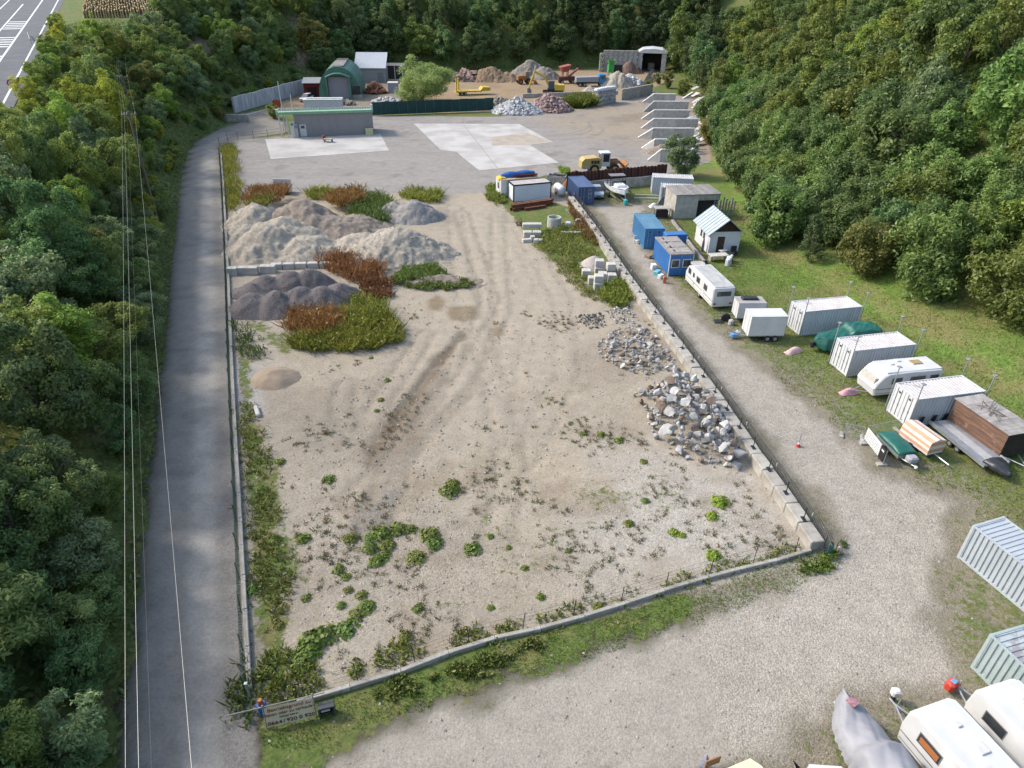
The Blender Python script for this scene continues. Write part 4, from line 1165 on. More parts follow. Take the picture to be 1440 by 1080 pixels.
# ---- weeds
def weed_patch(label, px, n, h, m, tint, seed, blade=0.05, name='weed_patch', leafy=0.35, cat='weeds', z0=0.0, zf=None, lean=0.5, dens=1.0):
    """tall upright weeds in one patch: thin blades plus leaves"""
    r = np.random.default_rng(seed); W_ = [P2(v) for v in GL(px)]
    xs = np.array([p[0] for p in W_]); ys = np.array([p[1] for p in W_])
    X_ = r.uniform(xs.min(), xs.max(), n * 4); Y_ = r.uniform(ys.min(), ys.max(), n * 4)
    k = (sdf(X_, Y_, W_) + fbm(X_ / 0.9, Y_ / 0.9, seed) * 1.1 < 0) & (fbm(X_ / 1.6, Y_ / 1.6, seed + 3) > -0.32)
    n = int(n * dens)
    X_ = X_[k][:n]; Y_ = Y_[k][:n]; k = len(X_)
    cx, cy = xs.mean(), ys.mean()
    hh = h * r.uniform(0.45, 1.1, k) * (0.55 + 0.6 * vnoise(X_ / 1.3, Y_ / 1.3, seed))
    Z_ = np.full(k, z0) if zf is None else zf(X_, Y_)
    b0 = np.stack([X_ - cx, Y_ - cy, Z_], 1)
    dr_ = r.normal(size=(k, 3)) * lean; dr_[:, 2] = 1
    tip = b0 + dr_ * hh[:, None]
    w = unit(np.cross(dr_, r.normal(size=(k, 3)))) * blade
    mid = (b0 + tip) / 2 + r.normal(size=(k, 3)) * 0.03
    v = np.stack([b0 - w * 0.5, mid - w, tip, mid + w], 1).reshape(-1, 3)
    tone = np.clip(r.normal(0.45, 0.25, k) + 0.7 * (vnoise(X_ / 0.9, Y_ / 0.9, seed + 9) - 0.5), 0, 1)
    parts = [(v, np.arange(4 * k).reshape(-1, 4), np.repeat(tone, 4))]
    nl = int(k * leafy * 3)
    if nl:
        i = r.integers(0, k, nl); t = r.uniform(0.1, 1, nl)[:, None]
        c = b0[i] + (tip - b0)[i] * t + r.normal(size=(nl, 3)) * 0.06
        s = r.uniform(0.05, 0.12, nl) * (1 + h * 0.3)
        parts.append(leaf_quads(c, unit(r.normal(size=(nl, 3)) * 0.8 + np.array([0, 0, 0.8])), s, s * 0.5, r, np.clip(r.normal(0.5, 0.22, nl), 0, 1), 0.2))
    me = leaf_mesh(name, parts, m)
    o = link_mesh(name, me, None, (cx, cy, 0)); o.color = tint + (1,)
    return tag(o, label, cat)
weed_patch('rust red dried dock weeds on the crest above the dark chippings', [(445, 372), (480, 362), (520, 365), (540, 382), (540, 395), (495, 398), (465, 385)], 1560, 1.7, DRY, (1.15, 1.05, 1.0), 401)
weed_patch('red brown dried weeds between the chippings and the grass mound', [(505, 396), (545, 400), (558, 415), (530, 425), (508, 412)], 900, 1.2, DRY, (0.9, 0.8, 0.8), 402)
weed_patch('rust brown weeds at the near corner of the dark chippings heap', [(402, 465), (410, 445), (445, 436), (482, 448), (478, 470), (430, 480)], 1440, 1.5, DRY, (1.3, 1.3, 1.0), 403)
weed_patch('tall yellow green weeds forming a dense stand below the dark chippings', [(405, 488), (430, 478), (480, 468), (520, 440), (555, 455), (566, 475), (555, 488), (480, 495), (415, 497)], 3900, 1.35, WEED, (1.55, 1.3, 0.75), 404)
weed_patch('pale green weeds on the near end of the chippings heap', [(475, 440), (500, 420), (535, 430), (552, 448), (530, 460), (485, 462)], 1560, 1.5, WEED, (1.6, 1.4, 0.8), 405)
weed_patch('orange brown weeds on top of the biggest tan heap', [(345, 300), (352, 283), (395, 277), (412, 284), (405, 296), (370, 305)], 1380, 1.4, DRY, (1.15, 1.15, 0.9), 406, z0=1.5)
weed_patch('olive weeds on the left flank of the biggest tan heap', [(352, 312), (362, 298), (385, 300), (378, 312), (360, 316)], 540, 1.2, WEED, (1.4, 1.1, 0.7), 407, z0=1.8)
weed_patch('orange tinted weeds between the brown ridge and the green bushes', [(455, 290), (470, 280), (510, 278), (512, 292), (480, 302)], 1320, 1.6, DRY, (1.2, 1.25, 0.9), 408, z0=0.8)
weed_patch('dark green bushy weeds between the brown ridge and the small grey heap', [(490, 308), (505, 282), (540, 278), (550, 290), (548, 312), (515, 322)], 2520, 2.0, WEED, (0.85, 1.0, 0.8), 409, leafy=0.9)
weed_patch('tall pale weeds along the yard edge behind the small grey heap', [(560, 276), (580, 270), (620, 274), (618, 286), (580, 284)], 1600, 1.5, WEED, (1.7, 1.5, 0.9), 410)
weed_patch('pale dry weeds along the yard edge behind the brown ridge', [(430, 272), (470, 268), (500, 274), (470, 282), (435, 282)], 1300, 1.3, WEED, (1.8, 1.6, 1.0), 411)
weed_patch('short green grass crest on the low earth mound', [(552, 395), (575, 378), (610, 376), (628, 388), (600, 398), (565, 402)], 3800, 0.75, WEED, (1.0, 1.15, 0.8), 412, blade=0.035, z0=0.2)
weed_patch('green fringe at the near foot of the low earth mound', [(570, 404), (600, 398), (650, 396), (668, 402), (640, 408), (600, 410)], 2200, 0.5, WEED, (0.95, 1.0, 0.75), 413, blade=0.03, z0=0.1)
weed_patch('tall golden goldenrod strip beside the left kerb at the yard corner', [(313, 210), (332, 208), (338, 250), (341, 295), (320, 297)], 1900, 1.5, WEED, (1.9, 1.5, 0.75), 414, lean=0.35)
weed_patch('overgrown green weeds around the concrete ring', [(745, 330), (790, 316), (830, 330), (842, 360), (815, 372), (775, 368)], 5200, 0.95, WEED, (1.35, 1.2, 0.8), 415, dens=0.25)
weed_patch('brown seeded weeds along the upper block wall', [(800, 285), (812, 296), (846, 345), (835, 345), (805, 315)], 1800, 1.1, DRY, (1.0, 1.1, 1.0), 416)
weed_patch('low green weeds left of the stacked concrete cubes', [(780, 368), (818, 372), (825, 400), (850, 425), (820, 415), (790, 392)], 3400, 0.45, WEED, (1.3, 1.15, 0.8), 417, blade=0.035, dens=0.33)
weed_patch('bright bushy weeds between stacked cubes and dark stones', [(840, 405), (862, 398), (888, 402), (890, 425), (862, 432), (845, 422)], 2600, 0.95, WEED, (1.4, 1.35, 0.75), 418, leafy=0.6, dens=0.33)
weed_patch('dense grass left of the white office container', [(683, 266), (706, 262), (712, 285), (700, 290), (686, 280)], 1700, 0.9, WEED, (1.3, 1.3, 0.8), 419)
weed_patch('dark weeds beside the left kerb next to the chippings', [(327, 450), (345, 455), (375, 490), (372, 512), (345, 505), (328, 480)], 2600, 0.8, WEED, (0.75, 0.85, 0.75), 420, leafy=0.3, dens=0.13)
weed_patch('brown and green weed strip beside the left kerb, middle length', [(335, 565), (352, 560), (380, 640), (398, 720), (390, 745), (350, 740), (340, 650)], 5200, 0.45, WEED, (1.2, 1.05, 0.75), 421, leafy=0.3, dens=0.13)
weed_patch('dark brownish weed strip beside the left kerb, near end', [(350, 745), (395, 760), (415, 830), (400, 880), (372, 860), (352, 800)], 4200, 0.39, WEED, (1.0, 0.9, 0.62), 422, leafy=0.3, dens=0.13)
weed_patch('rank weeds in the near left corner of the lot', [(358, 960), (380, 905), (430, 925), (470, 940), (440, 975), (370, 990)], 4600, 0.45, WEED, (1.15, 1.1, 0.7), 423, leafy=0.3, dens=0.13)
weed_patch('weeds growing along the inside of the front edging, left half', [(470, 968), (600, 922), (740, 882), (735, 870), (590, 905), (465, 950)], 4200, 0.36, WEED, (1.3, 1.2, 0.75), 424, leafy=0.3, dens=0.13)
weed_patch('weeds growing along the inside of the front edging, right half', [(760, 884), (900, 842), (1060, 794), (1130, 778), (1125, 768), (890, 826), (750, 872)], 3600, 0.33, WEED, (1.15, 1.1, 0.75), 425, leafy=0.3, dens=0.13)
weed_patch('leafy weeds hanging over the outside of the front edging', [(520, 975), (640, 935), (760, 900), (770, 912), (650, 950), (530, 988)], 3200, 0.33, WEED, (0.85, 0.85, 0.6), 426, leafy=0.4, dens=0.25)
weed_patch('rank green weeds around the near end of the block wall', [(1120, 800), (1150, 786), (1188, 762), (1190, 780), (1160, 800), (1130, 808)], 2200, 0.39, WEED, (1.0, 1.15, 0.65), 427, leafy=0.3, dens=0.13)
weed_patch('dark ivy weeds at the foot of the left fence on the road side', [(328, 935), (345, 930), (350, 985), (345, 1040), (330, 1020)], 1500, 0.6, WEED, (0.7, 0.8, 0.6), 428, leafy=0.3, dens=0.13)

# leafy butterbur-like clumps, each a plant of its own
def clump_mesh(seed, r_, n):
    r = np.random.default_rng(seed)
    d = np.clip(r.normal(size=(n, 2)), -1.8, 1.8) * r_ * 0.46
    rad = np.hypot(d[:, 0], d[:, 1])
    z = 0.30 * np.exp(-(rad / r_) ** 2) * r.uniform(0.15, 1.1, n) + 0.03
    c = np.stack([d[:, 0], d[:, 1], z], 1)
    nn = unit(np.stack([d[:, 0] * 0.8, d[:, 1] * 0.8, np.full(n, 0.7)], 1) + r.normal(size=(n, 3)) * 0.25)
    s = r.uniform(0.05, 0.17, n)
    parts = [leaf_quads(c, nn, s, s * 0.8, r, np.clip(r.normal(0.5, 0.25, n), 0, 1), 0.15)]
    return leaf_mesh('leaf_clump', parts, WEED)
CL = [clump_mesh(600 + i, 0.75, 190) for i in range(6)]
spots = [(536, 752, 1.2), (560, 746, 1.0), (522, 757, .8), (545, 768, .9), (578, 745, .7), (520, 772, .8), (605, 752, 1.1), (612, 765, .9), (585, 785, 1.05), (530, 790, .85), (540, 782, .7), (665, 773, .9), (632, 690, 1.2), (636, 680, .8), (493, 758, .8), (426, 758, .8), (477, 802, .65), (487, 812, .5), (490, 830, .5), (509, 838, .6), (515, 855, .9), (502, 866, .8), (487, 885, 1.0), (455, 895, 1.2), (440, 905, 1.3), (430, 920, 1.2), (425, 935, 1.0), (462, 675, .8), (395, 650, .6), (430, 757, .5), (355, 830, .8), (430, 842, .5), (480, 852, .5), (1012, 707, 1.05), (1001, 727, .7), (948, 750, .6), (959, 753, .45), (1004, 782, .8), (884, 737, .6), (908, 705, .5), (841, 855, .6), (570, 895, .6), (588, 857, .55), (500, 945, .7), (375, 945, .8), (385, 760, .7), (375, 705, .8), (370, 690, .7), (393, 880, .5), (738, 800, .4), (715, 770, .35), (690, 755, .4), (545, 535, .5), (522, 504, .35), (535, 563, .5), (530, 578, .4), (870, 620, .7), (845, 612, .6), (820, 610, .5), (905, 650, .5), (760, 840, .45), (690, 855, .4), (800, 775, .35)]
cl_objs = []
for k, (px, py, s) in enumerate(spots):
    p = G(px, py); s *= 0.85
    o = link_mesh('weed_clump', CL[k % 6], None, (p.x, p.y, 0.02), random.uniform(0, 6.28), (s, s, s * random.uniform(.8, 1.2)))
    bright = px > 930
    o.color = ((1.5, 1.7, 0.55, 1) if bright else (0.85 + 0.3 * random.random(), 1.0 + 0.2 * random.random(), 0.7, 1))
    sz = 'large' if s > 0.95 else 'medium' if s > 0.6 else 'small'
    where = 'near the block wall' if px > 930 else 'beside the left kerb' if px < 400 else 'in the near left of the lot' if px < 660 and py > 720 else 'in the near middle of the lot' if py > 720 else 'in the upper lot'
    tag(o, '%s %s leafy weed clump %s' % (sz, 'lime green' if bright else 'dark green', where), 'weed', 'leafy weed clumps on the gravel lot')
    cl_objs.append(o)
rank_labels(cl_objs)

# small tufts and dry stalks over the near lot, grass of the verge and lawn: uncountable
def grass_mass(name, n, box, cond, h, blade, m, tint, seed, zf=None, lean=0.5):
    r = np.random.default_rng(seed)
    x = r.uniform(box[0], box[1], n); y = r.uniform(box[2], box[3], n)
    k = cond(x, y); x, y = x[k], y[k]; k = len(x)
    z = np.zeros(k) if zf is None else zf(x, y)
    hh = h * r.uniform(0.4, 1.2, k) * (0.4 + 0.9 * vnoise(x / 1.1, y / 1.1, seed))
    b0 = np.stack([x, y, z], 1); d = r.normal(size=(k, 3)) * lean; d[:, 2] = 1
    tip = b0 + d * hh[:, None]; w = unit(np.cross(d, r.normal(size=(k, 3)))) * blade
    v = np.stack([b0 - w, b0 + w, tip], 1).reshape(-1, 3)
    me = np_mesh(name, v, np.arange(3 * k).reshape(-1, 3), m)
    at = me.attributes.new('tone', 'FLOAT', 'POINT')
    at.data.foreach_set('value', np.repeat(np.clip(r.normal(0.5, 0.22, k) + 0.25 * (vnoise(x / 3, y / 3, seed + 5) - 0.5), 0, 1), 3).astype(np.float32))
    o = link_mesh(name, me); o.color = tint + (1,)
    return tag(o, kind='stuff')
VERGE = [P2(v) for v in GL([(372, 1065), (470, 1048), (600, 1000), (760, 942), (960, 877), (1130, 812), (1190, 790), (1185, 768), (1150, 780), (1010, 815), (850, 866), (700, 904), (570, 950), (420, 995), (362, 1005)])]
grass_mass('verge_grass', 90000, (-14, 24, 14, 32), lambda x, y: sdf(x, y, VERGE) + fbm(x / 1.5, y / 1.5, 5) * 0.9 < 0, 0.16, 0.022, WEED, (0.95, 1.2, 0.65), 701)
grass_mass('lawn_grass', 150000, (12, 60, 20, 100), lambda x, y: (sdf(x, y, LANE) + fbm(x / 2.5, y / 2.5, 6) * 2.0 > 1.2) & (~inside(x, y, LOT)) & (seg_dist(x, y, FOOT_R) < 19) & (x > 13 + (80 - y) * 0.0) & (seg_dist(x, y, [P2(v) for v in wl]) > 5), 0.20, 0.03, WEED, (1.1, 1.15, 0.65), 702, height)
grass_mass('roadside_grass', 50000, (-62, -8, 5, 140), lambda x, y: (~inside(x, y, SITE)) & (seg_dist(x, y, ROAD_L) < 1.6), 0.45, 0.03, WEED, (1.0, 0.85, 0.6), 703, height)
x_, y_ = rng.uniform(-24, 26, 8500), rng.uniform(17, 62, 8500)
kx = inside(x_, y_, LOT) & (fbm(x_ / 5, y_ / 5, 88) + 0.25 * (y_ < 36) + 0.5 * fbm(x_ / 1.2, y_ / 1.2, 89) - 0.22 * (y_ > 42) > 0.18)
x_, y_ = x_[kx], y_[kx]
rep = 16
tx = np.repeat(x_, rep) + rng.normal(size=len(x_) * rep) * 0.09; ty = np.repeat(y_, rep) + rng.normal(size=len(x_) * rep) * 0.09
tone_ = np.repeat(rng.random(len(x_)), rep)
hh = rng.uniform(0.05, 0.22, len(tx)) * np.repeat(rng.uniform(0.4, 1.5, len(x_)), rep)
d = rng.normal(size=(len(tx), 3)) * 0.7; d[:, 2] = 1
b0 = np.stack([tx, ty, np.full(len(tx), 0.0)], 1); tip = b0 + d * hh[:, None]; w = unit(np.cross(d, rng.normal(size=d.shape))) * 0.022
TUFT = leaf_mat('dry_tufts', (0.20, 0.13, 0.065), (0.075, 0.115, 0.035), 0.15)
me = np_mesh('weed_tufts', np.stack([b0 - w, b0 + w, tip], 1).reshape(-1, 3), np.arange(3 * len(tx)).reshape(-1, 3), TUFT)
at = me.attributes.new('tone', 'FLOAT', 'POINT'); at.data.foreach_set('value', np.repeat(tone_, 3).astype(np.float32))
tag(link_mesh('weed_tufts', me), kind='stuff')
# ================================================================== CONTAINERS, TRAILERS, CARAVANS, BOATS
def paint(name, c, rough=0.45, dirt=0.62, dk=0.55, **k):
    return mat(name, c, tuple(x * 0.86 for x in c), 0.8, rough, dirt=(tuple(x * dk for x in c), 1.6, dirt), spec=0.4, **k)
CW = mat('container_white', (0.58, 0.59, 0.60), (0.52, 0.53, 0.54), 0.8, 0.5, dirt=((0.34, 0.27, 0.22), 2.2, 0.63), stretch=(1, 1, .4)); CWR = mat('container_roof', (0.54, 0.52, 0.52), (0.44, 0.41, 0.40), 1.2, 0.6, dirt=((0.36, 0.30, 0.27), 3.0, 0.58))
CG = paint('container_grey', (0.42, 0.46, 0.49)); CB = paint('container_navy', (0.055, 0.10, 0.21), dk=0.7); CLB = paint('container_blue', (0.075, 0.24, 0.44), dk=0.7); CLBR = mat('blue_roof', (0.20, 0.36, 0.46), (0.15, 0.29, 0.40), 1.0, 0.6, dirt=((0.12, 0.17, 0.2), 2.5, 0.6))
WP = paint('white_paint', (0.64, 0.64, 0.63), 0.4, 0.68, 0.75); WPL = mat('white_roof_skin', (0.60, 0.60, 0.59), (0.53, 0.53, 0.52), 1.0, 0.5)
GREYT = mat('grey_trim', (0.20, 0.21, 0.22)); GLASS = mat('dark_glass', (0.03, 0.034, 0.04), (0.05, 0.055, 0.06), 2.0, 0.08, spec=0.7)
SEAM = mat('dark_seam', (0.07, 0.07, 0.075))
def corr_panel(mb, L, z0, z1, y, out, period=0.28, depth=0.075):
    """vertical corrugation along x at y, pushed outwards by `out`"""
    n = int(L / period); per = L / n; pr = []
    for i in range(n):
        x = i * per
        pr += [(x, 0), (x + per * 0.38, 0), (x + per * 0.5, -depth), (x + per * 0.88, -depth)]
    pr.append((L, 0))
    for (xa, da), (xb, db) in zip(pr[:-1], pr[1:]):
        mb.quad((xa, y + out * da, z0), (xb, y + out * db, z0), (xb, y + out * db, z1), (xa, y + out * da, z1))
def container(name, label, loc, rz, body, roof=None, L=6.06, W=2.44, H=2.59, group=None, doors=True, rods=GALV, frame=None, poles=False, cat='container', hasp=SEAM):
    t = thing(name, label, cat, loc, rz, group)
    roof = roof or body; frame = frame or body
    w = W / 2
    for s, nm in ((-1, 'side_panel'), (1, 'side_panel')):
        mb = MB(); corr_panel(mb, L - 0.2, 0.16, H - 0.1, 0, s); mb.build(nm, body, t, loc=(0.1, s * (w - 0.02), 0))
    mb = MB(); n = int(L / 0.30); per = (L - 0.2) / n
    for i in range(n):
        x = 0.1 + i * per; z = H - 0.03
        for xa, za, xb, zb in ((x, z, x + per * .4, z), (x + per * .4, z, x + per * .5, z - .05), (x + per * .5, z - .05, x + per * .9, z - .05), (x + per * .9, z - .05, x + per, z)):
            mb.quad((xa, -w + .08, za), (xb, -w + .08, zb), (xb, w - .08, zb), (xa, w - .08, za))
    mb.build('roof', roof, t)
    mb = MB()
    for x in (0.08, L - 0.08):
        for s in (-1, 1): mb.bx(x - .08, x + .08, s * w - s * .15, s * w, 0.0, H)
        mb.bx(x - .07, x + .07, -w + .15, w - .15, H - .12, H - .004); mb.bx(x - .07, x + .07, -w + .15, w - .15, 0.03, .16)
    for s in (-1, 1):
        mb.bx(.16, L - .16, s * w - s * .09, s * w - s * .004, H - .1, H - .006); mb.bx(.16, L - .16, s * w - s * .1, s * w - s * .004, 0.03, .17)
    mb.build('frame', frame, t)
    MB().bx(.16, L - .16, -w + .1, w - .1, .05, .12).build('floor', SEAM, t)
    if doors:
        for s in (-1, 1):
            mb = MB(); y0, y1 = (s * 0.012, s * (w - .155)); mb.bx(0.03, 0.075, min(y0, y1), max(y0, y1), .165, H - .125)
            d = mb.build('door', body, t)
            for q in (0.33, 0.72):
                y = s * (w - .15) * q
                rb = MB(); rb.tube([(0.0, y, .2), (0.0, y, H - .16)], 0.022, 5); rb.bx(-.02, .03, y - .05, y + .05, 1.05, 1.2)
                rb.build('lock_rod', rods, d)
            MB().bx(0.022, 0.029, s * (w - .15) * .40, s * (w - .15) * .62, H - .55, H - .38).build('plate', hasp, d)
            MB().bx(0.020, 0.0295, -0.012 if s < 0 else 0.0, 0.0 if s < 0 else 0.012, .17, H - .13).build('seal', SEAM, d)
    else:
        mb = MB(); corr_panel(mb, W - .32, .165, H - .125, 0, 1); o = mb.build('end_panel', body, t, loc=(0.03, w - .16, 0), rz=-math.pi / 2)
    mb = MB(); corr_panel(mb, W - .32, .165, H - .125, 0, 1); mb.build('end_panel', body, t, loc=(L - 0.03, -w + .16, 0), rz=math.pi / 2)
    if poles:
        for x in (0.0, L):
            for s in (-1, 1):
                pm = MB(); pm.tube([(x + (-.09 if x == 0 else .09), s * (w + .06), 0), (x + (-.09 if x == 0 else .09), s * (w + .06), 3.95)], 0.045, 6)
                pm.box((x + (-.09 if x == 0 else .09), s * (w + .06), 3.99), (.28, .28, .07))
                pm.build('pole', GALV, t)
    return t
CROT = 0.222
def door_center(px, py, rz, W=2.44):          # from the photographed bottom-left corner of the door end
    p = G(px, py); return Vector((p.x + math.sin(rz) * W / 2, p.y - math.cos(rz) * W / 2, 0))
for (px, py, lab) in ((1104.4, 456.7, 'white storage container with corner poles, farthest of three, beside green covered boat'), (1166.1, 510.6, 'middle white storage container with corner poles between covered boat and caravan'), (1245.4, 576.8, 'nearest white storage container with corner poles, behind the wooden shed trailer')):
    container('storage_container', lab, door_center(px, py, CROT), CROT, CW, CWR, poles=True, group='white containers with corner poles')
# pieces leaning on the nearest container
t0 = door_center(1245.4, 576.8, CROT)
for k, x in enumerate((0.9, 2.0, 3.0)):
    mb = MB(); mb.box((0, 0, 0.5), (0.34, 0.06, 1.0), 0, rx=0.12)
    p = t0 + Vector((x * math.cos(CROT) + math.sin(CROT) * 1.36, x * math.sin(CROT) - math.cos(CROT) * 1.36, 0.02))
    tag(mb.build('leaning_board', DARKM, None, loc=p, rz=CROT), ['first', 'middle', 'last'][k] + ' dark board leaning on the nearest white container side, from doors', 'board', 'dark boards leaning on the container')
# two grey containers at the right edge
def cont_from(a, b, rz_fix=None):           # a, b: ground pixels of the two bottom corners of one end (near one first)
    return G(*a), G(*b)
p = G(1345, 783); rz = heading(p, G(1440, 862))
q = p + Vector((-math.sin(rz), math.cos(rz), 0)) * 1.22
container('storage_container', 'grey blue container at the right edge, upper of the two', q, rz, CG, paint('grey_roof', (0.44, 0.48, 0.51)), doors=False, group='grey containers at the right edge')
p = G(1364, 938); rz2 = rz - 0.05
q = p + Vector((-math.sin(rz2), math.cos(rz2), 0)) * 1.22
container('storage_container', 'weathered grey green container behind the near caravans, lower of the two', q, rz2, paint('container_greygreen', (0.36, 0.43, 0.43)), mat('grime_roof', (0.40, 0.45, 0.46), (0.28, 0.27, 0.28), 1.5, 0.6, contrast=(0.42, 0.5)), doors=False, group='grey containers at the right edge')
# navy container beside the wall
p = G(813, 288); rz = heading(G(813, 287), G(789, 256)) ; p2 = G(834, 288)
ctr = (p + p2) / 2
rzn = heading(G(811.7, 262.8, 2.59), G(796.7, 246.7, 2.59))
nv = container('storage_container', 'navy blue container with white lettering beside the upper block wall', ctr, rzn, CB, mat('navy_roof', (0.17, 0.22, 0.34), (0.14, 0.185, 0.30), 1.0, 0.6), rods=GALV)
for (yy, zz, s) in ((-0.55, 1.55, 0.42), (-0.5, 2.1, 0.22), (-0.55, 0.95, 0.2)):
    lt = MB()
    for k in range(3):
        y = yy + (k - 1) * s * 0.55
        lt.bx(0.006, 0.014, y - s * .2, y + s * .2, zz + s * .28, zz + s * .4); lt.add([(0.01, y + s * .02, zz - s * .4), (0.01, y + s * .14, zz - s * .4), (0.01, y - s * .06, zz + s * .3), (0.01, y - s * .2, zz + s * .3)], [(0, 1, 2, 3)])
    lt.build('lettering', WP, nv)
# light blue containers by the lane
p, p2 = G(906, 349), G(930, 351)
rzl = heading(G(906, 349), G(893, 320)) 
bl = container('storage_container', 'light blue container with rust streaks on the lane edge, farther of two blue', (p + p2) / 2, heading(G(912.6, 318.9, 2.59), G(896, 296.7, 2.59)), CLB, CLBR)
# junction box roof behind the blue office
OB = paint('office_blue', (0.035, 0.15, 0.40), dk=0.75)
p, p2 = G(938, 390), G(972, 386)
rzo = heading(G(945.6, 355.6, 2.6), G(924, 332, 2.6))
of = thing('site_office', 'bright blue site office container with two windows and panelled roof', 'container', (p + p2) / 2, rzo)
Wd = 2.7
mb = MB(); corr_panel(mb, 5.6, .12, 2.5, 0, 1, 0.2, 0.02); mb.build('side_panel', OB, of, loc=(0.05, Wd / 2 - .02, 0))
mb = MB(); corr_panel(mb, 5.6, .12, 2.5, 0, -1, 0.2, 0.02); mb.build('side_panel', OB, of, loc=(0.05, -Wd / 2 + .02, 0))
MB().bx(0.0, 0.06, -Wd / 2 + .06, Wd / 2 - .06, .1, 2.5).build('front_wall', OB, of)
MB().bx(5.6, 5.66, -Wd / 2 + .06, Wd / 2 - .06, .1, 2.5).build('rear_wall', OB, of)
mb = MB(); mb.bx(-.02, 5.7, -Wd / 2 - .02, Wd / 2 + .02, 2.5, 2.62); mb.build('roof', mat('felt_roof', (0.29, 0.26, 0.24), (0.22, 0.20, 0.185), 2.0, 0.9), of)
for i in range(3):
    for j in range(2):
        MB().bx(.4 + i * 1.75, 1.75 + i * 1.75, -1.15 + j * 1.2, -.1 + j * 1.2, 2.62, 2.66).build('roof_panel', mat('roof_board', (0.34, 0.31, 0.29), (0.27, 0.245, 0.225), 3, 0.9, vary=0.1), of)
for k in range(4):
    MB().bx(.7 + k * 1.3, 1.25 + k * 1.3, .55, .72, 2.63, 2.69).build('roof_slot', mat('slot_black', (0.03, 0.028, 0.027)), of)  # near-black bars on the roof panels
for s in (-1, 1):
    fr = MB().bx(-.03, 0.0, s * .66 - .5, s * .66 + .5, 1.0, 2.0).build('window', WP, of)
    MB().bx(-.04, -.028, s * .66 - .40, s * .66 + .40, 1.1, 1.9).build('pane', GLASS, fr)
MB().bx(-.015, 0.0, -.05, .05, .1, 2.5).build('corner_trim', CLB, of)
for s in (-1, 1): MB().bx(-.02, .08, s * Wd / 2 - .06, s * Wd / 2 + .02, .05, 2.5).build('corner_trim', WP, of)
p = G(938, 366); tag(MB().bevbox((0, 0, 1.35), (1.3, 2.6, 2.7), .05).build('blue_cabin', OB, None, loc=(p.x + 1.0, p.y + 2.0, 0), rz=rzo), 'narrow dark blue cabin squeezed between the two blue containers', 'cabin')
p = G(978, 392); ds = thing('water_tank', 'pale round tank with flat lid beside the blue site office', 'tank', p)
MB().cyl((0, 0, .9), .62, 1.8, 20).build('drum', GALV, ds); MB().cyl((0, 0, 1.83), .78, .08, 24).build('lid', CONC_P, ds)
# junk along the blue containers
JW = mat('junk_white', (0.68, 0.70, 0.72)); 
for k, (px, py, w, d, h, m_, lab) in enumerate([(895, 342, .6, .6, .9, JW, 'white plastic garden chair beside the light blue container'), (919, 378, .7, .6, .6, JW, 'white box lying in front of the blue site office'), (924, 386, .9, .6, .5, paint('teal', (0.15, 0.45, 0.52)), 'teal crate in front of the blue site office'), (929, 391, .7, .5, .45, JW, 'white bundle by the blue site office wall'), (934, 398, .3, .3, .8, paint('junk_orange', (0.5, 0.10, 0.03)), 'small orange red canister at the blue office corner'), (912, 362, .8, .8, .35, BSTONE, 'brown stone heap between the two blue containers')]):
    p = G(px, py)
    if k == 0:
        t = thing('garden_chair', lab, 'chair', p, 0.6)
        MB().bx(-.28, .28, -.28, .28, .42, .47).build('seat', m_, t); MB().bx(-.28, .28, .24, .3, .47, .95).build('backrest', m_, t)
        for a in (-1, 1):
            for b in (-1, 1): MB().bx(a * .25 - .03, a * .25 + .03, b * .25 - .03, b * .25 + .03, 0, .42).build('leg', m_, t)
    else:
        mb = MB(); mb.bevbox((0, 0, h / 2), (w, d, h), .06); mb.bevbox((.1, -.35, h * .3), (w * .6, d * .5, h * .6), .05, 0.5)
        tag(mb.build('yard_junk', m_, None, loc=p, rz=random.uniform(0, 3)), lab, 'junk')

# ---- wheels
def wheel(parent, x, y, r, w, rim=GALV):
    wv = MB(); wv.cyl((0, 0, 0), r, w, 18, 'y'); o = wv.build('wheel', BLACK, parent, loc=(x, y, r))
    MB().cyl((0, 0, 0), r * .56, w + .02, 12, 'y').build('rim', rim, o)
    return o
def drawbar(t, x0, x1, z=.45, half=.55, m=GALV, jockey=True):
    mb = MB(); mb.tube([(x0, -half, z), (x1, 0, z)], .045, 5); mb.tube([(x0, half, z), (x1, 0, z)], .045, 5); mb.tube([(x1, 0, z), (x1 - .35, 0, z)], .05, 6)
    if jockey: mb.tube([(x1 + .05, .12, z + .35), (x1 + .05, .12, .1)], .03, 5); mb.cyl((x1 + .05, .12, .1), .1, .06, 10, 'y')
    mb.build('drawbar', m, t)
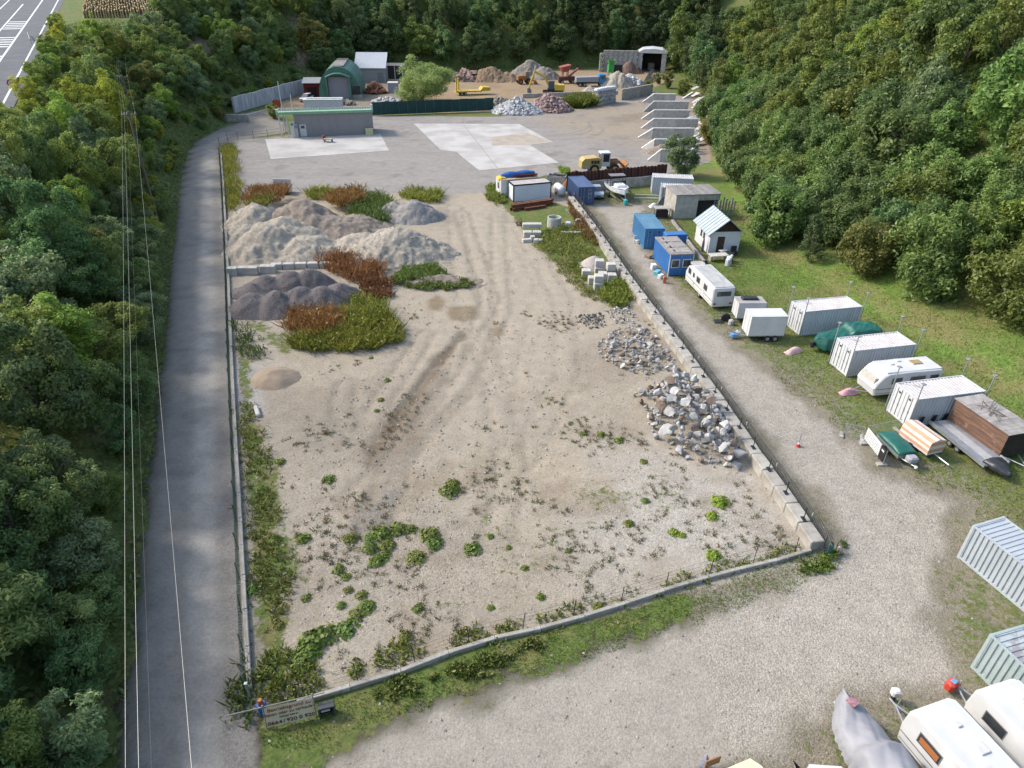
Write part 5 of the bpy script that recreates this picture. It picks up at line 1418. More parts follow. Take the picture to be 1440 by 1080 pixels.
# ---- caravans (front = -x)
def caravan(label, loc, rz, L, W, H, roof=WPL, body=WP, style=0, group=None, windows=(), stripe=GREYT, hatch=None, rear=None):
    t = thing('caravan', label, 'caravan', loc, rz, group)
    z0 = .42
    if style == 0: prof = [(0.05, z0), (L, z0), (L + .03, 1.2), (L - .02, H - .25), (L - .25, H - .03), (L * .5, H), (.95, H - .05), (.55, H - .25), (.05, 1.55), (-.12, 1.1)]
    elif style == 1: prof = [(.1, z0), (L - .05, z0), (L, 1.0), (L - .12, H - .35), (L - .55, H - .02), (.35, H), (.08, H - .25), (0, 1.3)]
    else: prof = [(.12, z0), (L, z0), (L, H - .1), (L - .2, H), (1.2, H - .02), (.45, H - .35), (.0, 1.35), (.0, .9)]
    w = W / 2; b = .10
    mb = MB(); n = len(prof)
    cx = L / 2; cz = (z0 + H) / 2
    def ring(y, k): return [(x + (cx - x) / max(abs(cx - x), .01) * k * .8, y, z + (cz - z) / max(abs(cz - z), .01) * k * .6) for x, z in prof]
    rs = [ring(-w, b), ring(-w + b, 0), ring(w - b, 0), ring(w, b)]
    vs = [v for r_ in rs for v in r_]; fs = [tuple(range(n)), tuple(range(3 * n, 4 * n))]
    for r0 in range(3):
        for i in range(n): fs.append((r0 * n + i, r0 * n + (i + 1) % n, (r0 + 1) * n + (i + 1) % n, (r0 + 1) * n + i))
    mb.add(vs, fs); mb.build('body', body, t)
    xs = [p for p in prof if p[1] > H - .3]
    x0, x1 = min(p[0] for p in xs), max(p[0] for p in xs)
    MB().bx(x0 + .25, x1 - .12, -w + .16, w - .16, H - .04, H + .012).build('roof', roof, t)
    for k, (xa, xb, za, zb) in enumerate(windows):
        for s in (-1, 1):
            fr = MB().bx(xa - .04, xb + .04, s * w - .02, s * w + .02, za - .04, zb + .04).build('window', GREYT, t)
            MB().bx(xa, xb, s * w - .028, s * w + .028, za, zb).build('pane', GLASS, fr)
    if rear: 
        fr = MB().bx(L - .02, L + .035, -rear[0], rear[0], rear[1], rear[2]).build('rear_window', GLASS, t)
    for s in (-1, 1):
        MB().bx(.12, L - .06, s * w - .01, s * w + .012, 1.0, 1.07).build('stripe', stripe, t)
        MB().bx(.2, L - .1, s * w - .01, s * w + .010, .62, .66).build('stripe', stripe, t)
        wheel(t, L * .55, s * (w - .12), .32, .2)
        MB().bx(L + .0, L + .045, s * (w - .3) - .12, s * (w - .3) + .12, .66, .82).build('tail_light', mat('red_lens', (0.35, .03, .02), rough=.3), t)
    for (hx, hy, hw, hd, m_) in (hatch or ()):
        MB().bevbox((hx, hy, H + .05), (hw, hd, .09), .03).build('roof_hatch', m_, t)
    dr = MB().bx(L * .62, L * .62 + .6, -w - .012, -w - .002, .55, 2.05).build('door', body, t)
    MB().bx(L * .62 - .02, L * .62, -w - .014, -w, .53, 2.07).bx(L * .62 + .6, L * .62 + .62, -w - .014, -w, .53, 2.07).bx(L * .62, L * .62 + .6, -w - .014, -w, 2.05, 2.07).build('door_seam', GREYT, dr)
    MB().bx(L * .62 + .48, L * .62 + .55, -w - .03, -w - .012, 1.2, 1.28).build('handle', DARKM, dr)
    for k in range(3): MB().bx(L * .30, L * .30 + .4, -w - .012, -w, .8 + k * .07, .84 + k * .07).build('vent', GREYT, t)
    mb = MB(); mb.tube([(x0 + .3, -w + .14, H), (x1 - .15, -w + .14, H)], .015, 4); mb.tube([(x0 + .3, w - .14, H), (x1 - .15, w - .14, H)], .015, 4); mb.build('roof_rail', GALV, t)
    drawbar(t, .2, -1.15)
    return t
HATCHW = mat('hatch_white', (0.60, 0.60, 0.58)); HATCHT = mat('hatch_tan', (0.36, 0.27, 0.13), (0.30, 0.22, 0.1), 3, .5)
GRIMY = mat('grimy_caravan_roof', (0.46, 0.46, 0.44), (0.34, 0.34, 0.325), 0.9, 0.7, dirt=((0.60, 0.60, 0.58), 0.8, 0.60), stretch=(1, 3, 1))
# caravan by the blue office: rear end faces the camera
a, b = G(962, 397), G(999, 437); rzc = heading(a, b)
Lc = (b - a).length; fdir = Vector((math.cos(rzc), math.sin(rzc), 0)); rc_ = b + Vector((-math.sin(rzc), math.cos(rzc), 0)) * 1.15
print('caravan length', Lc, rzc, rzo, rzn)
caravan('old cream white caravan with grimy grey roof beside the blue site office', rc_ - fdir * Lc, rzc, Lc, 2.3, 2.5, GRIMY, WP, 2, windows=((.7, 1.35, 1.5, 2.05), (2.0, 2.35, 1.55, 2.0), (3.0, 3.8, 1.45, 2.0), (4.9, 5.7, 1.45, 2.0)), rear=(.75, 1.55, 2.05))
# caravan between white containers
a = G(1197, 557); rzk = CROT - 0.03
cv = caravan('white caravan with tan roof hatch between two white containers', door_center(1190, 540, CROT) + Vector((.5, -.25, 0)), rzk, 5.9, 2.25, 2.45, WPL, WP, 0, windows=((1.35, 2.2, 1.45, 1.95), (3.0, 4.3, 1.5, 1.95), (4.8, 5.5, 1.5, 1.95)), hatch=((2.0, .3, .4, .4, HATCHW), (2.9, .7, .4, .4, HATCHW), (4.2, .2, .9, .65, HATCHT)))
MB().bx(-.02, .30, -.85, .85, 1.25, 1.9).box((0.2, 0, 1.8), (.1, 1.7, .1)).build('front_window', mat('pale_shutter', (0.55, 0.52, 0.46)), cv)
# two caravans at the bottom right
rzb = heading(G(1290, 990, 2.4), G(1370, 1080, 2.4))
pA = G(1296, 990, 2.4)
cvA = caravan('near white caravan with orange brown curtained window, beside grey covered boat', Vector((pA.x, pA.y, 0)) + Vector((-math.sin(rzb), math.cos(rzb), 0)) * 0.4, rzb, 6.4, 2.3, 2.55, WPL, WP, 1, windows=((.9, 2.0, 1.45, 2.0), (3.6, 4.5, 1.45, 2.0)), hatch=((1.3, .2, .25, .25, HATCHW), (2.4, .25, .5, .5, HATCHW), (3.3, -.35, .55, .55, HATCHW)))
CURT = mat('curtain_orange', (0.42, 0.16, 0.05), (0.30, 0.10, 0.03), 12, 0.9, stretch=(12, 1, 1))
MB().bx(.98, 1.92, -1.15 - .034, -1.15 - .029, 1.5, 1.86).build('curtain', CURT, cvA)
pB = G(1392, 960, 2.4)
caravan('white caravan at the very corner behind the near caravan', Vector((pB.x, pB.y, 0)) + Vector((-math.sin(rzb), math.cos(rzb), 0)) * 0.2, rzb - .02, 6.2, 2.3, 2.55, WPL, WP, 1, windows=((.9, 1.9, 1.45, 2.0),), hatch=((1.2, .3, .25, .25, HATCHW), (2.2, .2, .5, .5, HATCHW)))
p = G(1254, 985); t = thing('drawbar_box', 'white plastic box on the drawbar of the near caravan', 'box', p)
MB().bevbox((0, 0, .68), (.42, .36, .34), .07).build('box', WPL, t); MB().cyl((0, 0, .22), .12, .44, 8).build('jockey_wheel', BLACK, t)
p = G(1333, 972); t = thing('gas_cover', 'red and blue drawbar cover in front of the corner caravan', 'cover', p, .5)
MB().bevbox((0, 0, .55), (.62, .42, .5), .1).build('cover', paint('red_cover', (0.55, 0.06, 0.035)), t); MB().bevbox((.02, -.02, .81), (.26, .24, .03), .01).build('label_patch', paint('blue_patch', (0.12, 0.35, 0.62)), t); MB().tube([(0, 0, 0), (0, 0, .4)], .06, 8).build('stand', GALV, t)

# ---- draped covers: loft of cross sections
def loft(mb, secs, cap=True):
    """secs: list of lists of points, same count"""
    n = len(secs[0]); vs = [v for s in secs for v in s]; fs = []
    for i in range(len(secs) - 1):
        for k in range(n - 1): fs.append((i * n + k, i * n + k + 1, (i + 1) * n + k + 1, (i + 1) * n + k))
    if cap: fs += [tuple(range(n)), tuple(range((len(secs) - 1) * n, len(secs) * n))]
    mb.add(vs, fs); return mb
def draped(name, m, parent, stations, seed, fold=.05, n=33):
    """stations: (x, half width, top z, hem z, ridge 0..1)"""
    r = random.Random(seed); secs = []
    # resample for folds
    fine = []
    for a, b in zip(stations[:-1], stations[1:]):
        k = max(2, int((b[0] - a[0]) / .11))
        for i in range(k): fine.append([a[j] + (b[j] - a[j]) * i / k for j in range(5)])
    fine.append(list(stations[-1]))
    for si, (x, w, top, hem, rg) in enumerate(fine):
        s = []
        for k in range(n):
            u = -1 + 2 * k / (n - 1)
            a = abs(u)
            if a < .55: y = w * (u / .55) * .86; z = top - rg * (top - hem) * .45 * (a / .55) ** 1.3 - .04 * (a / .55) ** 4
            else:
                q = (a - .55) / .45; zt = top - rg * (top - hem) * .45 - .04
                y = math.copysign(w * (.86 + .14 * min(1, q * 2.5)), u); z = zt + (hem - zt) * q
                y += math.copysign(fold * q * math.sin(x * 7.0 + 2.1 * math.sin(x * 2.3 + seed) + (1.3 if u > 0 else 0)), u)
            z += fold * .35 * (math.sin(5 * u + 3.1 * x + seed) + .6 * math.sin(11 * u - 5.3 * x + 2 * seed)) * (1 - a) + r.uniform(-.008, .008)
            cre = (1 - abs(math.sin(6.5 * u + 1.9 * x + seed))) ** 3 + (1 - abs(math.sin(4.1 * u - 2.7 * x + 1.7 * seed))) ** 4
            z -= fold * .5 * cre * (1 - .5 * a)
            s.append((x + fold * .3 * math.sin(9 * u + x), y, z))
        secs.append(s)
    mb = MB(); loft(mb, secs, True); return mb.build(name, m, parent, smooth=True)
GTARP = mat('green_tarp', (0.012, 0.115, 0.085), (0.008, 0.085, 0.062), 1.0, .45, spec=.5, bump=.3, bscale=5)
STARP = mat('silver_grey_cover', (0.30, 0.30, 0.315), (0.25, 0.25, 0.27), 1.0, .6, spec=.4, bump=.2, bscale=4)
PINK = mat('pink_cloth', (0.56, 0.30, 0.31), (0.66, 0.52, 0.50), 7, .9, stretch=(1, 6, 1))
# green covered boat on trailer
bp = door_center(1134, 480, CROT)
t = thing('covered_boat', 'boat under a dark green tarpaulin on its trailer between two white containers', 'boat', bp + Vector((-.2, -.5, 0)), CROT - .06)
draped('cover', GTARP, t, [(-.1, .25, 1.35, .55, .4), (.5, .85, 1.65, .45, .5), (1.6, 1.05, 1.85, .4, .5), (2.6, 1.1, 2.05, .4, .35), (3.0, 1.12, 2.35, .45, .1), (4.6, 1.12, 2.35, .5, .08), (5.6, 1.08, 2.25, .6, .08)], 3, .16)
mb = MB(); mb.tube([(-.6, 0, .5), (5.2, 0, .42)], .05, 5); mb.tube([(.4, -.6, .42), (5.2, -.9, .42)], .05, 5); mb.tube([(.4, .6, .42), (5.2, .9, .42)], .05, 5); mb.build('trailer_frame', GALV, t)
for s in (-1, 1): wheel(t, 3.4, s * 1.02, .3, .18)
MB().bevbox((-.35, -.05, .7), (.35, .4, .55), .06).build('winch', DARKM, t)
def cloth_lump(label, px, py, sx, sy, h, m, rz=0):
    p = G(px, py); mb = MB(); secs = []
    for i in range(9):
        u = -1 + i / 4; s = []
        for k in range(9):
            v = -1 + k / 4
            z = h * max(0, 1 - u * u * .9) * max(0.02, 1 - v * v) + .03 * math.sin(7 * u + 5 * v)
            s.append((u * sx / 2, v * sy / 2 * (1 - .25 * u * u + .1 * math.sin(5 * u)), max(z, .02)))
        secs.append(s)
    loft(mb, secs, False)
    return tag(mb.build('cloth_cover', m, None, loc=p, rz=rz, smooth=True), label, 'cloth')
cloth_lump('pink and white cloth over the drawbar of the green covered boat', 1116, 495, 2.0, .8, .5, PINK, .45)
cloth_lump('pink cloth over the drawbar of the caravan between the containers', 1193, 553, 1.7, .75, .5, mat('rose_cloth', (0.52, 0.24, 0.29), (0.58, 0.34, 0.37), 5, .9), .2)
# grey covered boat bottom right
bpx = G(1186, 985, 1.2); rzg = heading(G(1190, 985, 1.2), G(1252, 1080, 1.2))
t = thing('covered_boat', 'boat shrouded in a silver grey cover next to the near caravan', 'boat', (bpx.x, bpx.y, 0), rzg)
draped('cover', STARP, t, [(-.25, .05, 1.75, 1.0, .3), (.3, .55, 1.7, .8, .5), (1.2, .98, 1.55, .6, .6), (2.2, 1.1, 1.7, .5, .7), (2.55, 1.12, 2.2, .5, .5), (4.5, 1.15, 2.15, .5, .45), (6.2, 1.1, 1.8, .6, .45)], 8, .13)
MB().box((.45, .0, 1.80), (.42, .5, .03), .3, ry=.05).build('patch', mat('pink_patch', (0.42, 0.22, 0.24), (0.10, 0.05, 0.06), 3, .7), t)
mb = MB(); mb.tube([(-.4, 0, .5), (5.5, 0, .45)], .05, 5); mb.build('trailer_frame', GALV, t)
for s in (-1, 1): wheel(t, 3.2, s * 1.05, .3, .18)
# things cut by the bottom edge
p = G(1117, 1072, .6); t = thing('dinghy_bow', 'glossy black pointed hull at the bottom edge, left of grey covered boat', 'boat', (p.x, p.y, 0), heading(G(1108, 1050), G(1128, 1080)))
GB = mat('gloss_black', (0.012, 0.012, 0.014), rough=.12, spec=.7)
mb = MB(); loft(mb, [[(-.1, 0, .62), (-.1, 0, .6), (-.1, 0, .62)], [(.4, -.14, .62), (.4, 0, .42), (.4, .14, .62)], [(1.2, -.22, .6), (1.2, 0, .3), (1.2, .22, .6)], [(2.2, -.2, .56), (2.2, 0, .3), (2.2, .2, .56)]]); mb.build('hull', GB, t); MB().bx(.3, 1.9, -.05, .05, .56, .63).build('deck_trim', WP, t); MB().tube([(.9, 0, 0), (.9, 0, .5)], .05, 6).build('stand', DARKM, t)
def cut_car(label, px, py, m, rz, L=4.0):
    p = G(px, py, 1.4); t = thing('parked_vehicle', label, 'vehicle', (p.x, p.y, 0), rz)
    mb = MB(); w = .85
    loft(mb, [[(0, -w * .8, .4), (0, -w * .8, .85), (0, w * .8, .85), (0, w * .8, .4)], [(.5, -w, .35), (.5, -w, 1.0), (.5, w, 1.0), (.5, w, .35)], [(1.2, -w, .35), (1.25, -w * .78, 1.45), (1.25, w * .78, 1.45), (1.2, w, .35)], [(L - .5, -w, .35), (L - .6, -w * .78, 1.45), (L - .6, w * .78, 1.45), (L - .5, w, .35)], [(L, -w * .9, .4), (L, -w * .9, .9), (L, w * .9, .9), (L, w * .9, .4)]])
    mb.build('body', m, t)
    MB().add([(.62, -w * .75, 1.06), (.62, w * .75, 1.06), (1.16, w * .66, 1.4), (1.16, -w * .66, 1.4)], [(0, 1, 2, 3)]).build('windscreen', GLASS, t)
    for x in (.8, L - .8):
        for s in (-1, 1): wheel(t, x, s * (w - .06), .31, .2)
    return t
cut_car('white vehicle roof at the bottom edge beside the grey covered boat', 1165, 1066, WP, rzg - .25)
cut_car('cream vehicle roof at the bottom edge with a brown board', 1040, 1064, mat('cream', (0.66, 0.62, 0.42)), -1.2)
p = G(1002, 1072, .7); tag(MB().box((0, 0, .55), (.75, .05, .5), .35).build('brown_board', mat('brown_board', (0.36, 0.19, 0.10), (0.3, 0.15, .08), 4), None, loc=(p.x, p.y, .2)), 'brown board standing at the bottom edge before the cream vehicle', 'board')
p = G(993, 1064, .8); mb = MB(); loft(mb, [[(-.22, 0, .05), (0, -.12, .05), (.22, 0, .05), (0, .12, .05)], [(-.16, 0, .6), (0, -.1, .6), (.16, 0, .6), (0, .1, .6)], [(-.02, 0, 1.0), (0, -.02, 1.0), (.02, 0, 1.0), (0, .02, 1.0)]]); tag(mb.build('folded_parasol', mat('lilac_cloth', (0.55, .55, .62), (.4, .4, .5), 5), None, loc=(p.x, p.y, 0)), 'pale folded cloth cone at the bottom edge left of brown board', 'parasol')

# ---- white box trailers
def box_trailer(label, corner, corner2, L, W, H, extra=None, roof=WPL):
    a, b = G(*corner), G(*corner2); rz = heading(a, b)             # near long side from left to right
    m_ = a + Vector((-math.sin(rz), math.cos(rz), 0)) * W / 2
    t = thing('box_trailer', label, 'trailer', (m_.x, m_.y, 0), rz, 'white box trailers')
    w = W / 2
    MB().bx(0, L, -w, w, .55, H - .06).build('body', WP, t); MB().bx(-.02, L + .02, -w - .02, w + .02, H - .06, H).build('roof', roof, t)
    for s in (-1, 1):
        MB().bx(0.0, L, s * w - .015, s * w + .015, .55, .63).build('edge_rail', GALV, t)
        for x in (L * .55, L * .55 + .72) if L > 2.9 else (L * .6,): wheel(t, x, s * (w + .02), .31, .2)
    for s in (-1, 1): MB().bx(-.012, .0, s * w * .5 - .02, s * w * .5 + .02, .6, H - .1).build('door_post', GALV, t)
    mb = MB(); mb.bx(.05, L - .05, -w + .1, w - .1, .42, .55); mb.build('chassis', DARKM, t)
    drawbar(t, .1, -1.2, .48)
    return t
box_trailer('nearer white box trailer with twin axle, blue bag on its drawbar', (1050, 480.5), (1097, 480), 3.4, 1.75, 2.6)
tb = box_trailer('smaller white box trailer with dark hatch on its roof behind the twin axle trailer', (1034, 455), (1069, 455), 2.7, 1.6, 2.2, roof=mat('grey_tr_roof', (0.36, 0.345, 0.33)))
MB().bevbox((1.3, .2, 2.3), (1.6, .7, .22), .08).build('roof_box', DARKM, tb)
p = G(1031, 476); t = thing('blue_bag', 'blue bag hung over the drawbar of nearer box trailer', 'bag', p); MB().bevbox((0, 0, .45), (.7, .5, .4), .15).build('bag', paint('bag_blue', (0.14, 0.30, 0.55)), t); MB().bevbox((.5, .35, .5), (.55, .4, .45), .15).build('flap', mat('cream_bag', (.6, .57, .48)), t)
p = G(1020, 452); t = thing('spare_wheels', 'black wheel and grey bag in front of the smaller box trailer', 'wheel', p); MB().cyl((0, .1, .38), .45, .28, 18, 'y').build('tyre', BLACK, t); MB().bevbox((.35, -.7, .3), (.5, .5, .55), .12).build('grey_bag', mat('grey_bag', (.42, .42, .41), (.25, .25, .24), 6), t); MB().bevbox((-.7, -.1, .06), (.9, .8, .1), .03).build('mat', DARKM, t)

# ---- small trailers in the near row
def vec2(a, b): return (b - a).normalized()
a, b = G(1214, 622), G(1240, 655); rz = heading(a, b)
t = thing('board_fence', 'white slatted advertising board with printed rows beside the green trailer', 'board', a, rz)
for k in range(6):
    MB().bx(0, 2.0, -.02, .02, .32 + k * .17, .475 + k * .17).build('slat', WP, t)
pr = MB()
for k in range(5):
    x = .12
    while x < 1.8:
        l = random.uniform(.08, .22); pr.bx(x, x + l, -.026, -.0205, .37 + k * .17, .42 + k * .17); x += l + random.uniform(.05, .12)
pr.build('printed_rows', mat('print_grey', (.28, .27, .30)), t)
MB().bx(2.02, 2.7, -.02, .02, .25, 1.3).build('dark_panel', mat('black_board', (.02, .02, .02)), t)
MB().bx(2.2, 2.5, -.03, -.021, .95, 1.1).build('label_plate', WP, t)
for x in (0, 2.0, 2.75): MB().tube([(x, .03, 0), (x, .03, 1.36)], .025, 5).build('post', GALV, t)
for x in (.1, 2.6): MB().bx(x - .1, x + .25, -.35, .35, 0, .14).build('foot', CONC, t)
ga, gb = G(1232, 622), G(1262, 652); rg = heading(ga, gb)
t = thing('tarp_trailer', 'small trailer under a green tarpaulin, nearest to the gravel lane', 'trailer', ga + Vector((math.cos(rg + 1.57), math.sin(rg + 1.57), 0)) * .55, rg)
MB().bx(0, 2.5, -.68, .68, .45, .85).build('box', GALV, t)
draped('tarpaulin', GTARP, t, [(-.03, .66, .98, .75, .1), (.5, .70, 1.12, .75, .35), (1.8, .70, 1.12, .75, .35), (2.53, .68, .95, .72, .1)], 5, .02)
for s in (-1, 1): wheel(t, 1.2, s * .78, .28, .17)
mb = MB(); mb.tube([(2.5, -.4, .45), (3.6, 0, .45)], .04, 5); mb.tube([(2.5, .4, .45), (3.6, 0, .45)], .04, 5); mb.build('drawbar', GALV, t)
MB().bevbox((2.95, .05, .72), (.6, .75, .4), .1).build('tool_box', mat('grey_box', (.33, .34, .36)), t); MB().bevbox((3.6, 0, .45), (.2, .18, .18), .04).build('coupling', WP, t)
STR_O = mat('striped_cover_orange', (0.62, 0.34, 0.22), (0.56, 0.29, 0.18), 3, .8); STR_W = mat('striped_cover_white', (0.70, 0.64, 0.57), (0.63, 0.56, 0.49), 3, .8)
oa, ob = G(1262, 618), G(1291, 640); ro = heading(oa, ob)
t = thing('striped_trailer', 'trailer with a tall orange and white striped cover', 'trailer', oa + Vector((math.cos(ro + 1.57), math.sin(ro + 1.57), 0)) * .65, ro)
MB().bx(0, 2.6, -.7, .7, .45, .62).build('bed', WP, t)
bands = [(-.72, .63), (-.72, .85), (-.71, 1.05), (-.69, 1.25), (-.66, 1.5), (-.35, 1.62), (-.05, 1.70), (.25, 1.62), (.66, 1.5), (.72, .63)]
for k, (p0, p1) in enumerate(zip(bands[:-1], bands[1:])):
    mb = MB(); mb.quad((-.02, p0[0], p0[1]), (2.62, p0[0], p0[1]), (2.62, p1[0], p1[1]), (-.02, p1[0], p1[1])); mb.build('stripe', STR_O if k % 2 == 0 else STR_W, t)
for x, sgn in ((-.02, -1), (2.62, 1)):
    for k, (za, zb_) in enumerate(((.63, .92), (.92, 1.2), (1.2, 1.5), (1.5, 1.7))):
        MB().quad((x, -.71, za), (x, .71, za), (x, .68 if zb_ < 1.6 else .05, zb_), (x, -.68 if zb_ < 1.6 else -.05, zb_)).build('stripe', STR_O if k % 2 == 0 else STR_W, t)
for s in (-1, 1): wheel(t, 1.2, s * .8, .28, .17)
MB().tube([(2.6, 0, .45), (3.9, 0, .42)], .05, 5).build('drawbar', GALV, t); MB().tube([(3.6, .12, .7), (3.6, .12, .05)], .03, 5).build('jockey_wheel', DARKM, t)
ALU = mat('aluminium_deck', (0.36, 0.39, 0.43), (0.28, 0.30, 0.34), 2, .5, metal=.4)
fa_, fb_ = G(1305, 603), G(1372, 658); rf = heading(fa_, fb_)
t = thing('car_transporter', 'long flat grey car transporter trailer with tarpaulin over its front end', 'trailer', fa_ + Vector((math.cos(rf + 1.57), math.sin(rf + 1.57), 0)) * .9, rf)
MB().bx(0, 5.4, -1.0, 1.0, .55, .66).build('deck', ALU, t)
for s in (-1, 1):
    MB().bx(0, 5.4, s * 1.0 - .04, s * 1.0 + .04, .5, .78).build('side_rail', GALV, t)
    for x in (2.2, 2.95): wheel(t, x, s * .9, .27, .2)
MB().bx(.0, 5.35, -.35, .35, .66, .675).build('deck_plate', mat('deck_plate', (.40, .40, .40)), t)
draped('tarpaulin', mat('black_tarp', (.035, .037, .042), (.02, .02, .024), 3, .45, spec=.5), t, [(5.0, .8, 1.0, .6, .3), (5.7, .65, 1.05, .55, .5), (6.6, .12, .75, .45, .5)], 6, .04)
WOOD = mat('brown_planks', (0.20, 0.115, 0.075), (0.12, 0.07, 0.05), 2.0, .85, vary=.18, stretch=(.35, 4, 4), dirt=((.33, .24, .19), 1.2, .56)); WOODD = mat('dark_planks', (0.055, 0.042, 0.038), (0.04, 0.03, 0.028), 3, .85, vary=.12); WOODR = mat('grey_boards', (0.36, 0.335, 0.315), (0.26, 0.24, 0.225), 2, .9, vary=.14)
wa, wb = G(1329, 600), G(1392, 646); rw = heading(wa, wb)
t = thing('shed_trailer', 'brown plank shed on a trailer with grey board roof, branches on top', 'shed', wa + Vector((math.cos(rw + 1.57), math.sin(rw + 1.57), 0)) * 1.2, rw)
Lw, Ww, Hw = 4.6, 2.3, 2.55
MB().bx(0.03, Lw - .03, -Ww / 2 + .03, Ww / 2 - .03, .5, Hw - .05).build('carcass', WOODD, t)
for k in range(10):
    z = .5 + k * .2
    for s in (-1, 1): MB().bx(0, Lw, s * Ww / 2 - .03, s * Ww / 2 + .004 * (k % 3), z + .008, z + .192).build('plank', WOOD, t)
    for x in (0, Lw): MB().bx(x - .03, x + .03, -Ww / 2 + .03, Ww / 2 - .03, z + .008, z + .192).build('plank', WOOD if x == 0 else WOODD, t)
for k in range(9):
    MB().bx(-.15 + k * .545, -.15 + k * .545 + .53, -Ww / 2 - .15, Ww / 2 + .15, Hw - .03 + .008 * (k % 2), Hw + .02 + .008 * (k % 2)).build('roof_board', WOODR, t)
mb = MB()
for k in range(12):
    c = Vector((2.0 + random.uniform(-.8, .8), random.uniform(-.6, .6), Hw + .12)); d = Vector((random.uniform(-.9, .9), random.uniform(-.7, .7), random.uniform(0, .3))); mb.tube([c - d, c, c + d], .03, 4)
mb.build('branches', mat('dead_branch', (.20, .175, .15)), t)
for s in (-1, 1): wheel(t, 2.3, s * 1.02, .28, .2)
drw = MB(); drw.tube([(Lw, -.6, .45), (Lw + 1.3, 0, .42)], .05, 5); drw.tube([(Lw, .6, .45), (Lw + 1.3, 0, .42)], .05, 5); drw.build('drawbar', GALV, t)
ea = G(1422, 634); t = thing('grey_trailer', 'grey metal trailer cut by the right edge behind the plank shed', 'trailer', ea + Vector((.6, .8, 0)), rw)
MB().bx(-1.6, 1.2, -.75, .75, .5, .98).build('box', ALU, t)
for s in (-1, 1): wheel(t, .4, s * .85, .3, .18)
MB().bx(-1.5, 1.1, -.68, .68, .981, .99).build('load_floor', mat('trailer_dark', (.12, .125, .135)), t)
# mesh barrier panels by the lane
for (pa, pb, lab) in (((1183, 612), (1212, 618), 'sloping wire barrier panel at the lane edge, left of the slatted board'), ((1216, 616), (1262, 606), 'wire mesh barrier panel behind the slatted board')):
    a, b = G(*pa), G(*pb); h = heading(a, b); L = (b - a).length
    t = thing('mesh_barrier', lab, 'fence', a, h)
    mb = MB(); mb.tube([(0, 0, .08), (0, 0, 1.1), (L, 0, 1.1), (L, 0, .08)], .02, 5); mb.build('frame', GALV, t)
    mb = MB()
    for k in range(1, int(L / .16)): mb.tube([(k * .16, 0, .1), (k * .16, 0, 1.1)], .006, 3, False)
    for k in range(1, 6): mb.tube([(0, 0, .1 + k * .17), (L, 0, .1 + k * .17)], .006, 3, False)
    mb.build('wire_mesh', GALV, t)
    for x in (0, L): MB().bx(x - .12, x + .12, -.4, .4, 0, .12).build('foot', CONC, t)
# red and white lane post with slack chain
p = G(1122, 628); t = thing('lane_post', 'slim post with red and white foot standing in the gravel lane', 'post', p)
MB().tube([(0, 0, .1), (.05, .05, 1.15)], .035, 6).build('pole', GALV, t); MB().cyl((0, 0, .12), .16, .24, 12, 'z', .12).build('red_foot', paint('signal_red', (.60, .05, .05)), t); MB().cyl((0, 0, .29), .10, .1, 12).build('white_band', WP, t)
a, b = G(1078, 612), G(1200, 606); mid_p = p
mb = MB(); mb.tube([Vector((a.x, a.y, 1.0)), Vector((p.x + .05, p.y + .05, 1.12)), Vector((b.x, b.y, 1.05))], .012, 4); mb.tube([Vector((a.x, a.y, .3)), Vector((p.x, p.y, .35)), Vector((b.x, b.y, .3))], .012, 4)
tag(mb.build('barrier_wire', GALV), 'pair of wires strung across the gravel lane through the red footed post', 'wire')
# ================================================================== BUILDINGS, MACHINES, SIGNS, POWER LINE
def at_plan(a, rz, x, y, z=0): return Vector((a.x + math.cos(rz) * x - math.sin(rz) * y, a.y + math.sin(rz) * x + math.cos(rz) * y, z))
# ---- small white house
a, b = G(995, 357), G(1037, 356); rz = heading(a, b)
h = thing('garden_house', 'small white plastered house with blue grey ribbed metal gable roof', 'house', a, rz)
Wh, Lh, Hh_, Hr = (b - a).length, 5.0, 2.75, 4.3
PLAST = mat('white_plaster', (0.62, 0.62, 0.62), (0.55, 0.55, 0.55), 1.2, .9, dirt=((.5, .49, .46), 2.0, .66)); TIN = mat('tin_roof', (0.40, 0.44, 0.47), (0.34, 0.38, 0.41), 1.5, .5, metal=.2); GABLE = mat('brown_gable', (.045, .025, .018)); DOORB = mat('brown_door', (.07, .042, .028))
MB().bx(0, .12, 0, Lh, 0, Hh_).build('wall', PLAST, h); MB().bx(Wh - .12, Wh, 0, Lh, 0, Hh_).build('wall', PLAST, h); MB().bx(.12, Wh - .12, 0, .12, 0, Hh_).build('wall', PLAST, h); MB().bx(.12, Wh - .12, Lh - .12, Lh, 0, Hh_).build('wall', PLAST, h)
for y in (0.02, Lh - .1): MB().prism([(0.02, Hh_), (Wh - .02, Hh_), (Wh / 2, Hr - .05)], 'y', y, y + .08).build('gable', GABLE, h)
